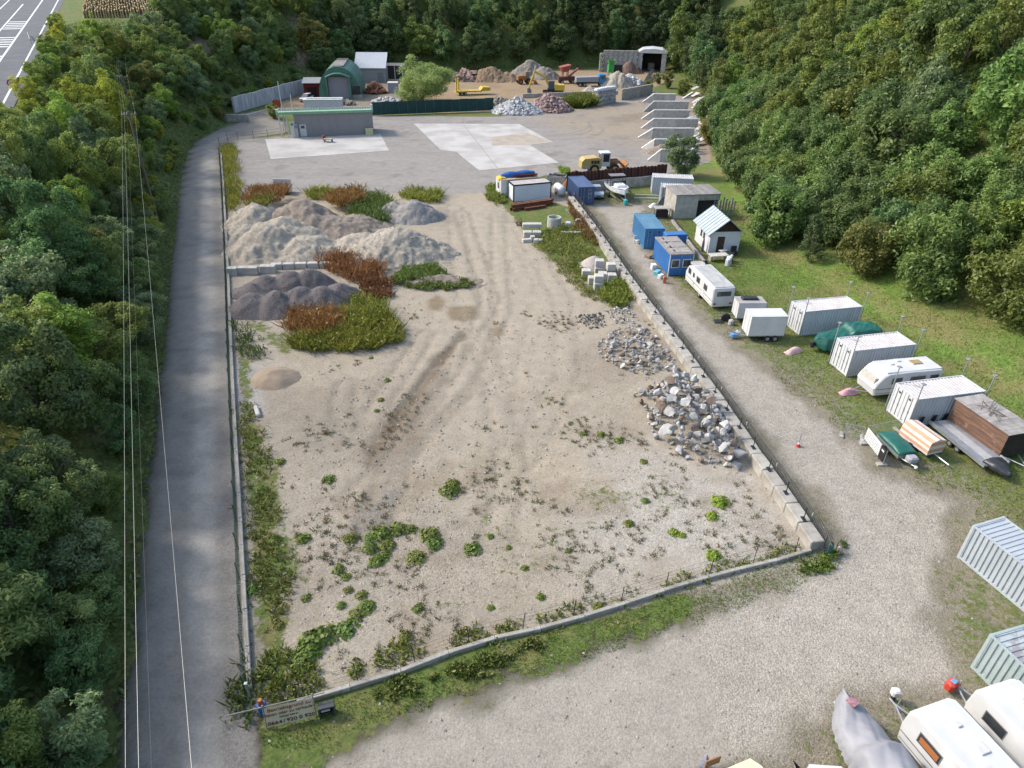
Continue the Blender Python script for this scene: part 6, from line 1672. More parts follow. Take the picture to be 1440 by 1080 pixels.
for s in (-1, 1):
    e = .45; x0 = -e if s < 0 else Wh + e
    z0 = Hh_ - (Hr - Hh_) / (Wh / 2) * e
    mb = MB(); mb.add([(x0, -.5, z0), (Wh / 2, -.5, Hr), (Wh / 2, Lh + .4, Hr), (x0, Lh + .4, z0), (x0, -.5, z0 + .07), (Wh / 2, -.5, Hr + .07), (Wh / 2, Lh + .4, Hr + .07), (x0, Lh + .4, z0 + .07)], [(0, 1, 2, 3), (4, 5, 6, 7), (0, 1, 5, 4), (1, 2, 6, 5), (2, 3, 7, 6), (3, 0, 4, 7)])
    rf_ = mb.build('roof', TIN, h)
    for k in range(9):
        y = -.46 + k * (Lh + .8) / 8
        MB().add([(x0, y - .03, z0 + .07), (x0, y + .03, z0 + .07), (Wh / 2, y + .03, Hr + .07), (Wh / 2, y - .03, Hr + .07), (x0, y - .015, z0 + .12), (x0, y + .015, z0 + .12), (Wh / 2, y + .015, Hr + .12), (Wh / 2, y - .015, Hr + .12)], [(0, 1, 5, 4), (1, 2, 6, 5), (2, 3, 7, 6), (3, 0, 4, 7), (4, 5, 6, 7)]).build('rib', mat('tin_rib', (.22, .27, .31)), rf_)
d = MB().bx(.95, 1.85, -.03, -.003, .1, 2.15).build('door', DOORB, h); MB().bx(1.72, 1.78, -.06, -.031, 1.05, 1.12).build('handle', GALV, d)
for y in (1.7, 2.7):
    f = MB().bx(-.03, -.003, y, y + .6, 1.2, 2.2).build('window', GREYT, h); MB().bx(-.045, -.031, y + .06, y + .54, 1.26, 2.14).build('pane', GLASS, f)
p = at_plan(a, rz, Wh * .80, -.7); t = thing('garden_armchair', 'dark armchair and tubs standing before the small house wall', 'chair', p, rz); MB().bevbox((0, 0, .45), (.7, .65, .3), .06).build('seat', DARKM, t); MB().bevbox((0, .3, .8), (.7, .15, .6), .05).build('backrest', DARKM, t)
p = at_plan(a, rz, Wh * .58, -.9); tag(MB().cyl((0, 0, .25), .35, .5, 14, 'z', .42).build('planter_tub', paint('tub_green', (.07, .19, .13)), None, loc=p), 'green round tub near the small house door', 'tub')
p = at_plan(a, rz, Wh * .40, -.9); t = thing('house_table', 'white folding table beside the small house door', 'table', p, rz + .3); MB().bx(-.5, .5, -.3, .3, .72, .76).build('table_top', WP, t)
for u in (-1, 1):
    for v in (-1, 1): MB().tube([(u * .42, v * .24, 0), (u * .42, v * .24, .72)], .02, 5).build('leg', GALV, t)
p = at_plan(a, rz, -.5, .6); mb = MB(); loft(mb, [[(-.2, 0, .1), (0, -.2, .1), (.2, 0, .1), (0, .2, .1), (-.2, 0, .1)], [(-.15, 0, 1.2), (0, -.15, 1.2), (.15, 0, 1.2), (0, .15, 1.2), (-.15, 0, 1.2)], [(-.03, 0, 2.1), (0, -.03, 2.1), (.03, 0, 2.1), (0, .03, 2.1), (-.03, 0, 2.1)]], False); tag(mb.build('folded_parasol', mat('purple_cloth', (.09, .07, .14)), None, loc=p), 'dark purple folded parasol at the corner of the small house', 'parasol')
# junk table in front
p = G(1010, 366); t = thing('patio_table', 'grey slab table with garden junk between the caravan and small house', 'table', p, rz + .1)
MB().bx(-1.3, 1.0, -.6, .5, .7, .78).build('table_top', CONC_P, t)
for x in (-1.1, .8): MB().bx(x - .1, x + .1, -.4, .3, 0, .7).build('leg', CONC, t)
for k, (dx, dy, m_, lab) in enumerate(((.9, -1.0, JW, 'white wrapped bundle before the slab table'), (1.3, -.4, DARKM, 'dark grill beside the slab table'), (.5, -1.7, JW, 'white bucket behind the old caravan'))):
    q = at_plan(p, rz, dx, dy); mb = MB(); mb.bevbox((0, 0, .45), (.6, .5, .9), .12, .4 * k); mb.bevbox((.2, -.1, .98), (.3, .3, .3), .08); tag(mb.build('patio_junk', m_, None, loc=q), lab, 'junk')
# timber edging between the blue containers and the house
pa, pb = G(945, 312), G(990, 372); hh_ = heading(pa, pb)
t = thing('timber_edging', 'weathered timber beams lying between blue containers and small house', 'timber', pa, hh_)
for k in range(4):
    Lq = (pb - pa).length / 4
    MB().bx(k * Lq, (k + .96) * Lq, -.15, .15, 0, .35 + .1 * (k % 2)).build('beam', WOODR, t)
    MB().bx(k * Lq + .2, (k + .9) * Lq, .2, .42, 0, .3).build('beam', WOODD, t)

# ---- concrete garage with flat boarded roof
a, b = G(947, 308), G(1008, 306); rz = heading(a, b); Wg = (b - a).length
g = thing('concrete_garage', 'flat roofed concrete building with pale panel front and boarded roof', 'building', a, rz)
MB().bx(0, 3.2, 0, .18, 0, 3.3).build('front_panel', CONC_P, g); MB().bx(0, .15, .18, 4.4, 0, 3.3).build('side_wall', CONC, g); MB().bx(Wg - .15, Wg, .3, 4.4, 0, 3.3).build('side_wall', CONC, g); MB().bx(.15, Wg - .15, 4.25, 4.4, 0, 3.3).build('rear_wall', CONC, g); MB().bx(3.2, Wg - .15, .7, .85, 0, 3.3).build('opening_shade_panel', mat('opening_shade', (.045, .045, .047)), g)  # near-black sheet behind the opening: the shade inside is put into its colour
MB().bx(3.2, Wg, 0, .2, 2.5, 3.3).build('lintel', CONC, g)
for k in range(12):
    MB().bx(-.1 + k * (Wg + .2) / 12, -.1 + (k + .96) * (Wg + .2) / 12, -.15, 4.6, 3.3, 3.38 + .015 * (k % 2)).build('roof_board', mat('roof_grey_boards', (.27, .25, .235), (.2, .185, .17), 2, .9, vary=.15), g)
p = at_plan(a, rz, Wg - .6, -.2); t = thing('ladder', 'aluminium ladder leaning on the boarded roof of the garage', 'ladder', p, rz)
for s in (-.25, .25): MB().tube([(s, -.6, 0), (s, .1, 3.7)], .03, 5).build('rail', GALV, t)
for k in range(10): MB().tube([(-.25, -.6 + .7 * k / 10, .2 + .36 * k), (.25, -.6 + .7 * k / 10, .2 + .36 * k)], .02, 4).build('rung', GALV, t)
p = at_plan(a, rz, Wg + .9, .6); t = thing('standing_planks', 'row of grey planks standing upright beside the garage', 'planks', p, rz)
for k in range(6): MB().bx(-.5 + k * .42, -.5 + k * .42 + .2, 0, .06, 0, 2.4 + random.uniform(-.4, .5)).build('plank', WOODR, t)
p = at_plan(a, rz, -1.6, .3); t = thing('lean_to', 'rough timber lean-to with dark wood left of the garage panel', 'shed', p, rz)
MB().bx(-1.0, 1.2, 0, 1.2, 0, .1).build('floor', WOODD, t); MB().bx(-1.0, 1.2, -.05, 1.3, 1.35, 1.42).build('roof', WOODR, t)
for x in (-.95, 1.1): MB().bx(x - .06, x + .06, 0, .12, .1, 1.35).build('post', WOODR, t)
MB().bx(-.8, 1.0, .4, 1.1, .1, 1.0).build('wood_stack', WOODD, t)
# two pale containers behind
p = G(917, 273); container('storage_container', 'white corrugated container between grass plot and dark bush', p + Vector((0, 1.2, 0)), -.12, CW, CWR, doors=False)
p = G(929, 288); container('storage_container', 'pale grey corrugated container beside the concrete garage', p + Vector((0, 1.2, 0)), -.10, CG, CWR, doors=False, L=4.5)
p = G(936, 290); t = thing('tilted_dinghy', 'dark hulled small boat propped on edge against the pale grey container', 'boat', p, .5)
mb = MB(); loft(mb, [[(-1.6, 0, .5), (-1.6, 0, .55), (-1.6, 0, .6)], [(-.8, -.35, .35), (-.8, -.1, .9), (-.8, .2, 1.3)], [(.5, -.5, .25), (.5, -.2, 1.0), (.5, .25, 1.6)], [(1.7, -.35, .4), (1.7, -.1, .95), (1.7, .2, 1.5)]]); mb.build('hull', mat('slate_hull', (.14, .16, .18)), t, smooth=True)
MB().tube([(-1.6, 0, .6), (-.8, .2, 1.32), (.5, .25, 1.63), (1.7, .2, 1.53)], .05, 5).build('gunwale', GALV, t); MB().bx(-.4, .8, -.1, .3, 0, .3).build('support', WOODD, t)
for k, (px, py) in enumerate(((912, 276), (911, 280))):
    p = G(px, py); tag(MB().bx(-2.0, 1.6, -.1, .1, .02, .22).build('beam', mat('pale_beam', (.52, .52, .42)), None, loc=p, rz=-.08), ['upper', 'lower'][k] + ' pale beam lying on the grass left of the white container', 'beam', 'pale beams on the grass')
p = G(919, 291); cl_ = cloth_lump('white plastic sheet heap on the grass below the pale beams', 919, 291, 1.5, 1.0, .6, JW, .3)

# ---- lane-head: boat on trailer, car, wall, piles
a, b = G(852, 263), G(879, 288); rzb_ = heading(b, a)
t = thing('motor_boat', 'white sports boat with windscreen frame on a trailer at the lane head', 'boat', b, rzb_); t.scale = (1.15, 1.2, 1.15)
HULLW = mat('gelcoat', (.74, .74, .74), (.68, .68, .68), 2, .25, spec=.5); GREYV = mat('boat_grey', (.22, .22, .24))
secs = []
for x, w, dz in ((.5, .03, 1.75), (1.0, .55, 1.70), (1.8, .95, 1.62), (3.0, 1.15, 1.55), (4.6, 1.15, 1.5), (5.7, 1.05, 1.5)):
    secs.append([(x, -w, dz), (x, -w * .92, dz - .5), (x, 0, .72 + (.35 if x < 1.1 else 0)), (x, w * .92, dz - .5), (x, w, dz)])
mb = MB(); loft(mb, secs); mb.build('hull', HULLW, t, smooth=False)
MB().add([(.5, 0, 1.78), (1.8, -.9, 1.66), (3.0, -1.1, 1.6), (3.0, 1.1, 1.6), (1.8, .9, 1.66)], [(0, 1, 2, 3, 4)]).build('foredeck', HULLW, t)
MB().bevbox((2.6, 0, 1.75), (1.5, 1.3, .4), .12).build('cabin', HULLW, t); MB().bx(3.0, 5.6, -.95, .95, 1.1, 1.3).build('cockpit', GREYV, t)
mb = MB(); mb.tube([(3.2, -1.0, 1.55), (3.5, -.95, 2.7), (3.5, .95, 2.7), (3.2, 1.0, 1.55)], .05, 6); mb.tube([(4.6, -1.0, 1.5), (4.5, -.95, 2.7), (4.5, .95, 2.7), (4.6, 1.0, 1.5)], .05, 6); mb.build('canopy_frame', DARKM, t)
MB().bx(3.4, 4.6, -.98, .98, 2.7, 2.76).build('canopy', mat('canopy_grey', (.20, .20, .215)), t); MB().bx(3.15, 3.2, -.9, .9, 1.55, 2.2).build('windscreen', GLASS, t)
MB().bx(1.3, 5.4, -1.165, -1.12, 1.05, 1.25).build('hull_stripe', GREYV, t)
mb = MB(); mb.tube([(-.2, 0, .45), (5.4, 0, .45)], .06, 5); mb.tube([(1.4, -.8, .45), (5.2, -.9, .45)], .05, 5); mb.tube([(1.4, .8, .45), (5.2, .9, .45)], .05, 5); mb.tube([(-.0, 0, .45), (.3, 0, 1.3)], .04, 5); mb.build('trailer_frame', GALV, t)
for s in (-1, 1): wheel(t, 3.6, s * 1.0, .3, .2)
MB().bevbox((-.1, 0, .4), (.5, .45, .7), .1).build('drawbar_cover', paint('turquoise', (.05, .42, .42)), t)
def car(label, loc, rz, body, suv=False, name='parked_car'):
    t = thing(name, label, 'car', loc, rz); w = .88; L = 4.3; H = 1.65 if suv else 1.48
    mb = MB(); loft(mb, [[(-L / 2, -w * .82, .42), (-L / 2, -w * .82, .82), (-L / 2, w * .82, .82), (-L / 2, w * .82, .42)], [(-L / 2 + .35, -w, .3), (-L / 2 + .35, -w, .92), (-L / 2 + .35, w, .92), (-L / 2 + .35, w, .3)], [(-.6, -w, .28), (-.6, -w, 1.0), (-.6, w, 1.0), (-.6, w, .28)], [(L / 2 - .35, -w, .28), (L / 2 - .35, -w, 1.05), (L / 2 - .35, w, 1.05), (L / 2 - .35, w, .28)], [(L / 2, -w * .88, .45), (L / 2, -w * .88, 1.0), (L / 2, w * .88, 1.0), (L / 2, w * .88, .45)]])
    mb.build('body', body, t)
    k = .76
    mb = MB(); loft(mb, [[(-1.05, -w * .96, .96), (-1.05, -w * .96, .97), (-1.05, w * .96, .97), (-1.05, w * .96, .96)], [(-.35, -w * .95, .98), (-.35, -w * k, H - .06), (-.35, w * k, H - .06), (-.35, w * .95, .98)], [(.9 + .5 * suv, -w * .95, 1.02), (.9 + .5 * suv, -w * k, H), (.9 + .5 * suv, w * k, H), (.9 + .5 * suv, w * .95, 1.02)], [(1.75 + .25 * suv, -w * .92, 1.03), (1.7 + .2 * suv, -w * .86, 1.06), (1.7 + .2 * suv, w * .86, 1.06), (1.75 + .25 * suv, w * .92, 1.03)]])
    mb.build('windows', GLASS, t)
    MB().bx(-.32, .95 + .5 * suv, -w * k + .03, w * k - .03, H - .05, H + .02).build('roof', body, t)
    for s in (-1, 1):
        for x in (-1.35, 1.3): wheel(t, x, s * (w - .06), .33, .2)
        MB().bx(-L / 2 - .01, -L / 2 + .1, s * .62 - .14, s * .62 + .14, .62, .76).build('headlight', mat('lens', (.6, .6, .58), rough=.2), t)
    MB().bx(-L / 2 - .015, -L / 2 + .02, -.35, .35, .5, .62).build('grille', DARKM, t)
    return t
car('silver blue car half hidden behind the navy container', G(840, 281) + Vector((0, 2.0, 0)), math.pi / 2 + .05, paint('silver_blue', (.36, .42, .50), .3))
car('white car parked before the red shed at the back', G(430, 143) + Vector((.0, 1.0, 0)), math.pi / 2 - .25, paint('car_white', (.72, .73, .74), .3), True)
# concrete wall and sheet piling
a, b = G(824, 269), G(935, 259); rz = heading(a, b); Lw_ = (b - a).length
t = thing('loading_wall', 'concrete wall under the rusty sheet piling behind the boat', 'wall', a, rz)
n = 7
for k in range(n): MB().bx(k * Lw_ / n + .01, (k + 1) * Lw_ / n - .01, 0, .35, 0, 1.45 + .03 * (k % 2)).build('wall_panel', CONC, t)
a2 = at_plan(a, rz, -3.0, .75); t = thing('sheet_piling', 'row of dark rusty steel sheet piles between yard and boat', 'piling', a2, rz)
nP = int((Lw_ + 3.5) / .62)
mb = MB(); zt = 2.9
prof = [(0, 0), (.22, 0), (.30, .22), (.54, .22), (.62, 0)]
for (p0, p1) in zip(prof[:-1], prof[1:]): mb.add([(p0[0], p0[1], 0), (p1[0], p1[1], 0), (p1[0], p1[1], zt), (p0[0], p0[1], zt), (p0[0], p0[1] + .05, 0), (p1[0], p1[1] + .05, 0), (p1[0], p1[1] + .05, zt), (p0[0], p0[1] + .05, zt)], [(0, 1, 2, 3), (4, 5, 6, 7), (3, 2, 6, 7), (0, 1, 5, 4)])
DRUST = mat('sheet_pile_rust', (.13, .055, .04), (.075, .035, .03), 1.4, .85, vary=.22, stretch=(3, 3, .4), dirt=((.20, .10, .06), 2.0, .58))
o = mb.build('pile', DRUST, t); sp = o.data
for k in range(1, nP):
    q = link_mesh('pile', sp, t, (k * .62, 0, random.uniform(-.12, .08)))
heap('soil_heap', 'reddish soil heap behind the left end of sheet piling', [(a2.x + 1.4, a2.y + 2.0, 2.4, 1.2, 3.0, rz)], mat('red_soil', (.30, .15, .085), (.22, .11, .065), 2, .95, bump=.5))
# skip with branches
p = G(783, 258); t = thing('rubbish_skip', 'battered grey skip full of branches beside the navy container', 'skip', p, -.25)
mb = MB(); mb.add([(-1.2, -.7, 0), (1.2, -.7, 0), (1.2, .7, 0), (-1.2, .7, 0), (-1.5, -.85, 1.35), (1.5, -.85, 1.35), (1.5, .85, 1.35), (-1.5, .85, 1.35), (-1.4, -.75, 1.35), (1.4, -.75, 1.35), (1.4, .75, 1.35), (-1.4, .75, 1.35), (-1.3, -.7, .9), (1.3, -.7, .9), (1.3, .7, .9), (-1.3, .7, .9)], [(0, 1, 5, 4), (1, 2, 6, 5), (2, 3, 7, 6), (3, 0, 4, 7), (0, 3, 2, 1), (4, 5, 9, 8), (5, 6, 10, 9), (6, 7, 11, 10), (7, 4, 8, 11), (8, 9, 13, 12), (9, 10, 14, 13), (10, 11, 15, 14), (11, 8, 12, 15), (12, 13, 14, 15)])
mb.build('tub', mat('skip_grey', (.45, .46, .45), (.25, .26, .25), 3, .7), t)
mb = MB()
for k in range(26):
    c = Vector((random.uniform(-1, 1), random.uniform(-.5, .5), 1.25)); d = Vector((random.uniform(-.7, .7), random.uniform(-.4, .4), random.uniform(.0, .45))); mb.tube([c - d, c + d], .04, 4)
mb.build('branches', mat('dark_branch', (.06, .055, .04)), t)
weed_patch('pale green cut foliage hanging on the right side of skip', [(786, 248), (797, 244), (801, 252), (792, 256)], 500, .8, WEED, (1.6, 1.8, .9), 430, leafy=1.0, z0=1.0)
# propane tank
a, b = G(781, 270), G(792, 279); t = thing('gas_tank', 'white horizontal gas tank beside the white office container', 'tank', (a + b) / 2, heading(a, b))
mb = MB(); mb.tube([(-1.35, 0, .95), (-1.25, 0, .95), (-1.0, 0, .95), (1.0, 0, .95), (1.25, 0, .95), (1.35, 0, .95)], [.2, .5, .7, .7, .5, .2], 18); mb.build('vessel', WP, t, smooth=True)
for x in (-.7, .7): MB().bx(x - .1, x + .1, -.5, .5, 0, .4).build('saddle', CONC, t)
# ---- white office containers
def office(label, pa, pb, L, W, H, trim):
    a, b = G(*pa), G(*pb); rz = heading(a, b); t = thing('office_container', label, 'container', a, rz, 'white office containers')
    MB().bx(.06, L - .06, .04, W - .04, .12, H - .16).build('body', mat('panel_white', (.66, .69, .72), (.60, .63, .66), .6, .6), t)
    for x in (0, L - .16): 
        for y in (0, W - .16): MB().bx(x, x + .16, y, y + .16, 0, H).build('corner_post', trim, t)
    for y in (.004, W - .154): MB().bx(.16, L - .16, y, y + .15, H - .18, H - .005).build('top_rail', trim, t); MB().bx(.16, L - .16, y, y + .15, 0.03, .14).build('base_rail', WP, t)
    for x in (.004, L - .154): MB().bx(x, x + .15, .16, W - .16, H - .18, H - .005).build('end_rail', trim, t)
    MB().bx(.12, L - .12, .12, W - .12, H - .1, H - .03).build('roof', mat('pinkish_roof', (.46, .42, .40), (.38, .34, .32), 1.2, .8, dirt=((.24, .18, .15), 2, .6)), t)
    return t
of1 = office('white office container with black frame, front one of the pair', (721.7, 284.4), (777.8, 279.2), 6.0, 2.44, 2.5, mat('black_frame', (.02, .022, .025)))
rzO = of1.rotation_euler[2]
of2 = thing('office_container', 'white office container with window behind the black framed one, tarps on roof', 'container', at_plan(of1.location, rzO, -1.0, 2.7), rzO, 'white office containers')
MB().bx(0, 6.0, 0, 2.44, .1, 2.5).build('body', WP, of2); MB().bx(-.02, 6.02, -.02, 2.46, 2.5, 2.58).build('roof', mat('board_roof', (.46, .33, .2), (.4, .28, .16), 2), of2)
f = MB().bx(-.03, -.002, .8, 1.6, 1.1, 2.0).build('window', GREYT, of2); MB().bx(-.04, -.031, .86, 1.54, 1.16, 1.94).build('pane', GLASS, f)
BT = mat('blue_tarp', (.03, .12, .38), (.02, .08, .27), 2, .45, bump=.3, bscale=6)
q = at_plan(of2.location, rzO, .5, 1.5, 2.6)
t = thing('tarp_roll', 'long bundle in blue tarpaulin on the rear office container roof', 'tarp', q, rzO); draped('tarpaulin', BT, t, [(0, .3, .45, 0, .3), (1.2, .62, .75, 0, .4), (2.6, .55, .7, 0, .5), (4.0, .6, .8, 0, .4), (5.3, .35, .55, 0, .3)], 9, .06)
q = at_plan(of2.location, rzO, 2.6, .35, 2.6); t = thing('rebar_bundle', 'rust red bundle of reinforcing bars in front of the blue tarpaulin', 'steel', q, rzO)
for k in range(22): MB().tube([(random.uniform(-.3, .2), random.uniform(0, .8), .08 + .05 * (k % 6)), (random.uniform(2.7, 3.5), random.uniform(0, .8), .10 + .05 * (k % 6))], .035, 4).build('bar', mat('rebar_rust', (.16, .05, .035), (.1, .035, .025), 3), t)
q = at_plan(of2.location, rzO, 0.0, 1.2, 2.6); t = thing('yellow_tarp', 'small yellow sheet on the left corner of rear office container', 'tarp', q, rzO); draped('sheet', mat('yellow_sheet', (.62, .47, .05)), t, [(-.15, .6, .12, -.25, .1), (.2, .75, .25, 0, .1), (1.0, .6, .15, 0, .1)], 4, .05)
# steel beams
a, b = G(721, 297), G(788, 287); rzs = heading(a, b)
for k, (dx, dy, z, L) in enumerate(((0, 0, 0, 6.2), (-.2, .5, 0, 7.0), (.3, 1.0, 0, 6.8), (-.1, .3, .42, 6.6), (.1, .85, .42, 7.0), (1.6, -.55, 0, 3.4))):
    q = at_plan(a, rzs, dx, dy, z); mb = MB(); mb.bx(0, L, -.17, .17, 0, .04); mb.bx(0, L, -.17, .17, .36, .40); mb.bx(0, L, -.03, .03, .04, .36)
    tag(mb.build('steel_beam', RUST, None, loc=q, rz=rzs + random.uniform(-.015, .015)), ['front rusty beam on the ground before the white office container', 'second rusty beam on the ground, longest of the bottom row', 'rear rusty beam on the ground against the white office container', 'rusty beam on top of the stack, nearer one', 'rusty beam on top of the stack, nearer the container', 'short rusty beam lying loose in front of the stack'][k], 'beam', 'rusty steel beams by the office')
# concrete ring and bits
p = G(779, 319); n = 24; mb = MB(); vs = []; fs = []
for k in range(n):
    an = 2 * math.pi * k / n; c, s = math.cos(an), math.sin(an)
    vs += [(c * .92, s * .92, 0), (c * .92, s * .92, 1.35), (c * .78, s * .78, 1.35), (c * .78, s * .78, .1)]
for k in range(n):
    j = (k + 1) % n
    for q in range(3): fs.append((k * 4 + q, j * 4 + q, j * 4 + q + 1, k * 4 + q + 1))
mb.add(vs, fs); tag(mb.build('concrete_ring', CONC_P, None, loc=p), 'large pale concrete well ring standing in the weeds', 'ring')
for k, (px, py, sx, sy, sz, z, r_) in enumerate([(748, 327, 2.5, .8, .5, .75, .05), (742, 333, 1.1, .9, .75, 0, .1), (755, 333, 1.1, .9, .75, 0, -.05), (741, 340, 1.2, .6, .4, 0, .3), (757, 341, 1.1, .7, .45, 0, -.2), (749, 338, .6, .6, .6, 0, .1)]):
    p = G(px, py); tag(MB().bevbox((0, 0, z + sz / 2), (sx, sy, sz), .06).build('stone_slab', CONC_P, None, loc=p, rz=r_), ['long pale slab lying across the top of slab stack', 'left supporting block of the slab stack', 'right supporting block of the slab stack', 'loose front left slab of the slab stack', 'loose front right slab of the slab stack', 'small cube in the middle of the slab stack'][k], 'slab', 'pale slabs below the concrete ring')
for k, (px, py, z) in enumerate([(824, 388, 0), (833, 398, 0), (841, 406, 0), (841, 405, .78), (842, 384, 0), (847, 392, 0), (842, 383, .78), (857, 383, 0), (860, 394, 0), (858, 388, .78)]):
    p = G(px, py); tag(MB().bevbox((0, 0, z + .38), (.98, .9, .76), .04).build('concrete_cube', CONC_P, None, loc=p, rz=random.uniform(-.15, .15)), ['concrete cube at the left end of cube group', 'second concrete cube from left, low row', 'front concrete cube on the ground', 'front concrete cube resting on another', 'rear middle concrete cube on the ground', 'inner concrete cube between front and right pairs', 'rear middle concrete cube resting on another', 'rear right concrete cube', 'front right concrete cube', 'right concrete cube resting on top'][k], 'block', 'stacked concrete cubes by the wall')
p = G(803, 329); tag(MB().bx(-1.3, 1.3, -.25, .25, .05, .3).build('white_beam', CONC_P, None, loc=p, rz=.05), 'white concrete beam lying in weeds right of the well ring', 'beam')
p = G(799, 318); tag(MB().bevbox((0, 0, .3), (.8, .6, .6), .12).build('white_drum', JW, None, loc=p), 'white lump in the weeds right of the well ring', 'junk')
p = G(813, 318); mb = MB(); mb.tube([(.45 * math.cos(k / 12 * 6.2832), .05, .5 + .45 * math.sin(k / 12 * 6.2832)) for k in range(13)], .1, 6, False); tag(mb.build('hose_coil', mat('pale_hose', (.55, .55, .5)), None, loc=p, rz=.2), 'pale coil standing in weeds by the block wall', 'coil')
p = G(727, 317); t = thing('scrap_poles', 'fan of rusty poles lying on the gravel edge', 'poles', p, .3)
for k in range(7): MB().tube([(random.uniform(-.4, .1), random.uniform(-.3, .3), .08 + .05 * k), (random.uniform(.6, 1.0), random.uniform(-.8, .9), .25 + .08 * k)], .05, 5).build('pole', mat('brown_pole', (.13, .07, .05)), t)
p = G(352, 582); tag(MB().bevbox((0, 0, .15), (1.5, .35, .28), .08, 0).build('white_beam', CONC_P, None, loc=G(362, 580), rz=-1.1), 'white concrete post lying beside the left weeds', 'beam')

# ---- grey workshop with green roof edge
a, b = G(417.5, 192.5), G(526, 188.7); rz = heading(a, b); Lb = (b - a).length
w_ = thing('workshop', 'long grey sheet metal workshop with light green roof edge', 'building', a, rz)
SHEET = mat('grey_cladding', (.30, .285, .278), (.26, .245, .24), .8, .6, stretch=(8, 1, .3)); GRN = mat('light_green_trim', (.24, .42, .25), (.20, .36, .22), 2, .5)
Hb = 4.6; D = 5.6
mb = MB(); corr_panel(mb, Lb, 0, Hb, 0, -1, .25, .03); mb.build('front_cladding', SHEET, w_)
MB().bx(.03, Lb - .03, .06, D, 0, Hb - .52).build('body', SHEET, w_)
MB().bx(-.06, 0, .0, D, 0, Hb - .52).build('white_end_wall', PLAST, w_)
mb = MB(); mb.add([(-3.2, -.25, Hb + .05), (Lb + .15, -.25, Hb + .05), (Lb + .15, D + .3, Hb - .35), (-3.2, D + .3, Hb - .35), (-3.2, -.25, Hb - .1), (Lb + .15, -.25, Hb - .1), (Lb + .15, D + .3, Hb - .5), (-3.2, D + .3, Hb - .5)], [(0, 1, 2, 3), (4, 5, 6, 7), (0, 1, 5, 4), (1, 2, 6, 5), (2, 3, 7, 6), (3, 0, 4, 7)])
mb.build('roof', mat('dark_roof', (.10, .11, .105), (.07, .08, .075), 1, .7), w_)
MB().bx(-3.25, Lb + .2, -.32, -.255, Hb - .35, Hb + .12).build('fascia', GRN, w_); MB().bx(-3.25, -3.1, -.25, D + .3, Hb - .55, Hb - .05).build('fascia', GRN, w_)
MB().add([(-3.2, -.25, Hb + .06), (Lb + .15, -.25, Hb + .06), (Lb + .15, 2.6, Hb - .125), (-3.2, 2.6, Hb - .125)], [(0, 1, 2, 3)]).build('roof_edge', GRN, w_)
mb = MB()
for k in range(36): mb.bx(-3.0 + k * (Lb + 3) / 36, -3.0 + k * (Lb + 3) / 36 + .22, 2.7, 2.85, Hb - .15, Hb + .25)
o = mb.build('snow_guards', WP, w_); tag(o, kind='stuff')
for x in (-3.1, Lb): MB().bx(x - .15, x + .2, -.2, .3, Hb - .1, Hb + 1.1 if x > 0 else Hb + .6).build('corner_cap', WP, w_)
for x in (-2.9, -1.5): MB().bx(x - .1, x + .1, .2, .4, 0, Hb - .1).build('post', WP, w_)
dd = MB().bx(.75, 2.0, -.08, -.04, .05, 2.3).build('door', WP, w_); MB().bx(1.0, 1.75, -.09, -.082, 1.55, 2.1).build('pane', GLASS, dd)
for k, (x, hgt, lab) in enumerate(((-.55, 3.0, 'white gas cabinet column at the left workshop corner'), (.15, 2.5, 'grey meter cabinet beside the workshop door'))):
    q = at_plan(a, rz, x, -.7); t = thing('meter_cabinet', lab, 'cabinet', q, rz); MB().bevbox((0, 0, hgt / 2), (.65, .5, hgt), .04).build('housing', WP if k == 0 else GALV, t); MB().bx(-.22, .22, -.275, -.252, hgt - .7, hgt - .2).build('panel', GREYT, t)
q = at_plan(a, rz, Lb - .9, -.8); tag(MB().bevbox((0, 0, .65), (1.5, 1.1, 1.3), .06).build('crate', mat('pale_yellow', (.55, .52, .30), (.5, .46, .26), 3), None, loc=q, rz=rz), 'pale yellow crate at the right end of the workshop', 'crate')
p = G(462, 200); t = thing('pallet_stand', 'small timber stand with red container on the left slab', 'stand', p)
MB().bx(-.8, .8, -.5, .5, .55, .7).build('deck', mat('pale_timber', (.42, .37, .28)), t)
for u in (-.7, .7):
    for v in (-.4, .4): MB().bx(u - .08, u + .08, v - .08, v + .08, 0, .55).build('leg', WOODR, t)
MB().bevbox((-.9, .5, .75), (.5, .5, .9), .1).build('canister', paint('dark_red', (.30, .03, .03)), t)
for k, (px, py, tx, ty) in enumerate(((402, 187, 394, 112), (416.5, 189, 412, 137))):
    p = G(px, py); hgt = 9.5 if k == 0 else 7.4
    t = thing('flag_pole', ['taller white flag pole left of the workshop', 'shorter white flag pole at the workshop corner'][k], 'pole', p, 0, 'white flag poles')
    MB().tube([(0, 0, 0), (0, 0, hgt)], [.11, .07], 8).build('pole', WP, t); MB().cyl((0, 0, .1), .25, .2, 10).build('base', CONC, t); MB().cyl((0, 0, hgt + .08), .1, .16, 8).build('cap', GALV, t)
p = G(391, 160); t = thing('round_sign', 'round orange red sign standing by the yard gate', 'sign', p, .1); MB().tube([(0, 0, 0), (0, 0, 2.0)], .06, 6).build('post', GALV, t); MB().cyl((0, -.08, 2.1), 1.0, .06, 22, 'y').build('disc', mat('orange_red', (.42, .10, .03), (.3, .07, .03), 2, .7), t)
p = G(385, 167); plant_tree('shrub', p.x, p.y, .62, 'olive', 'round hedge bush beside the yard gate', 'shrub', z=0, name='hedge_bush')
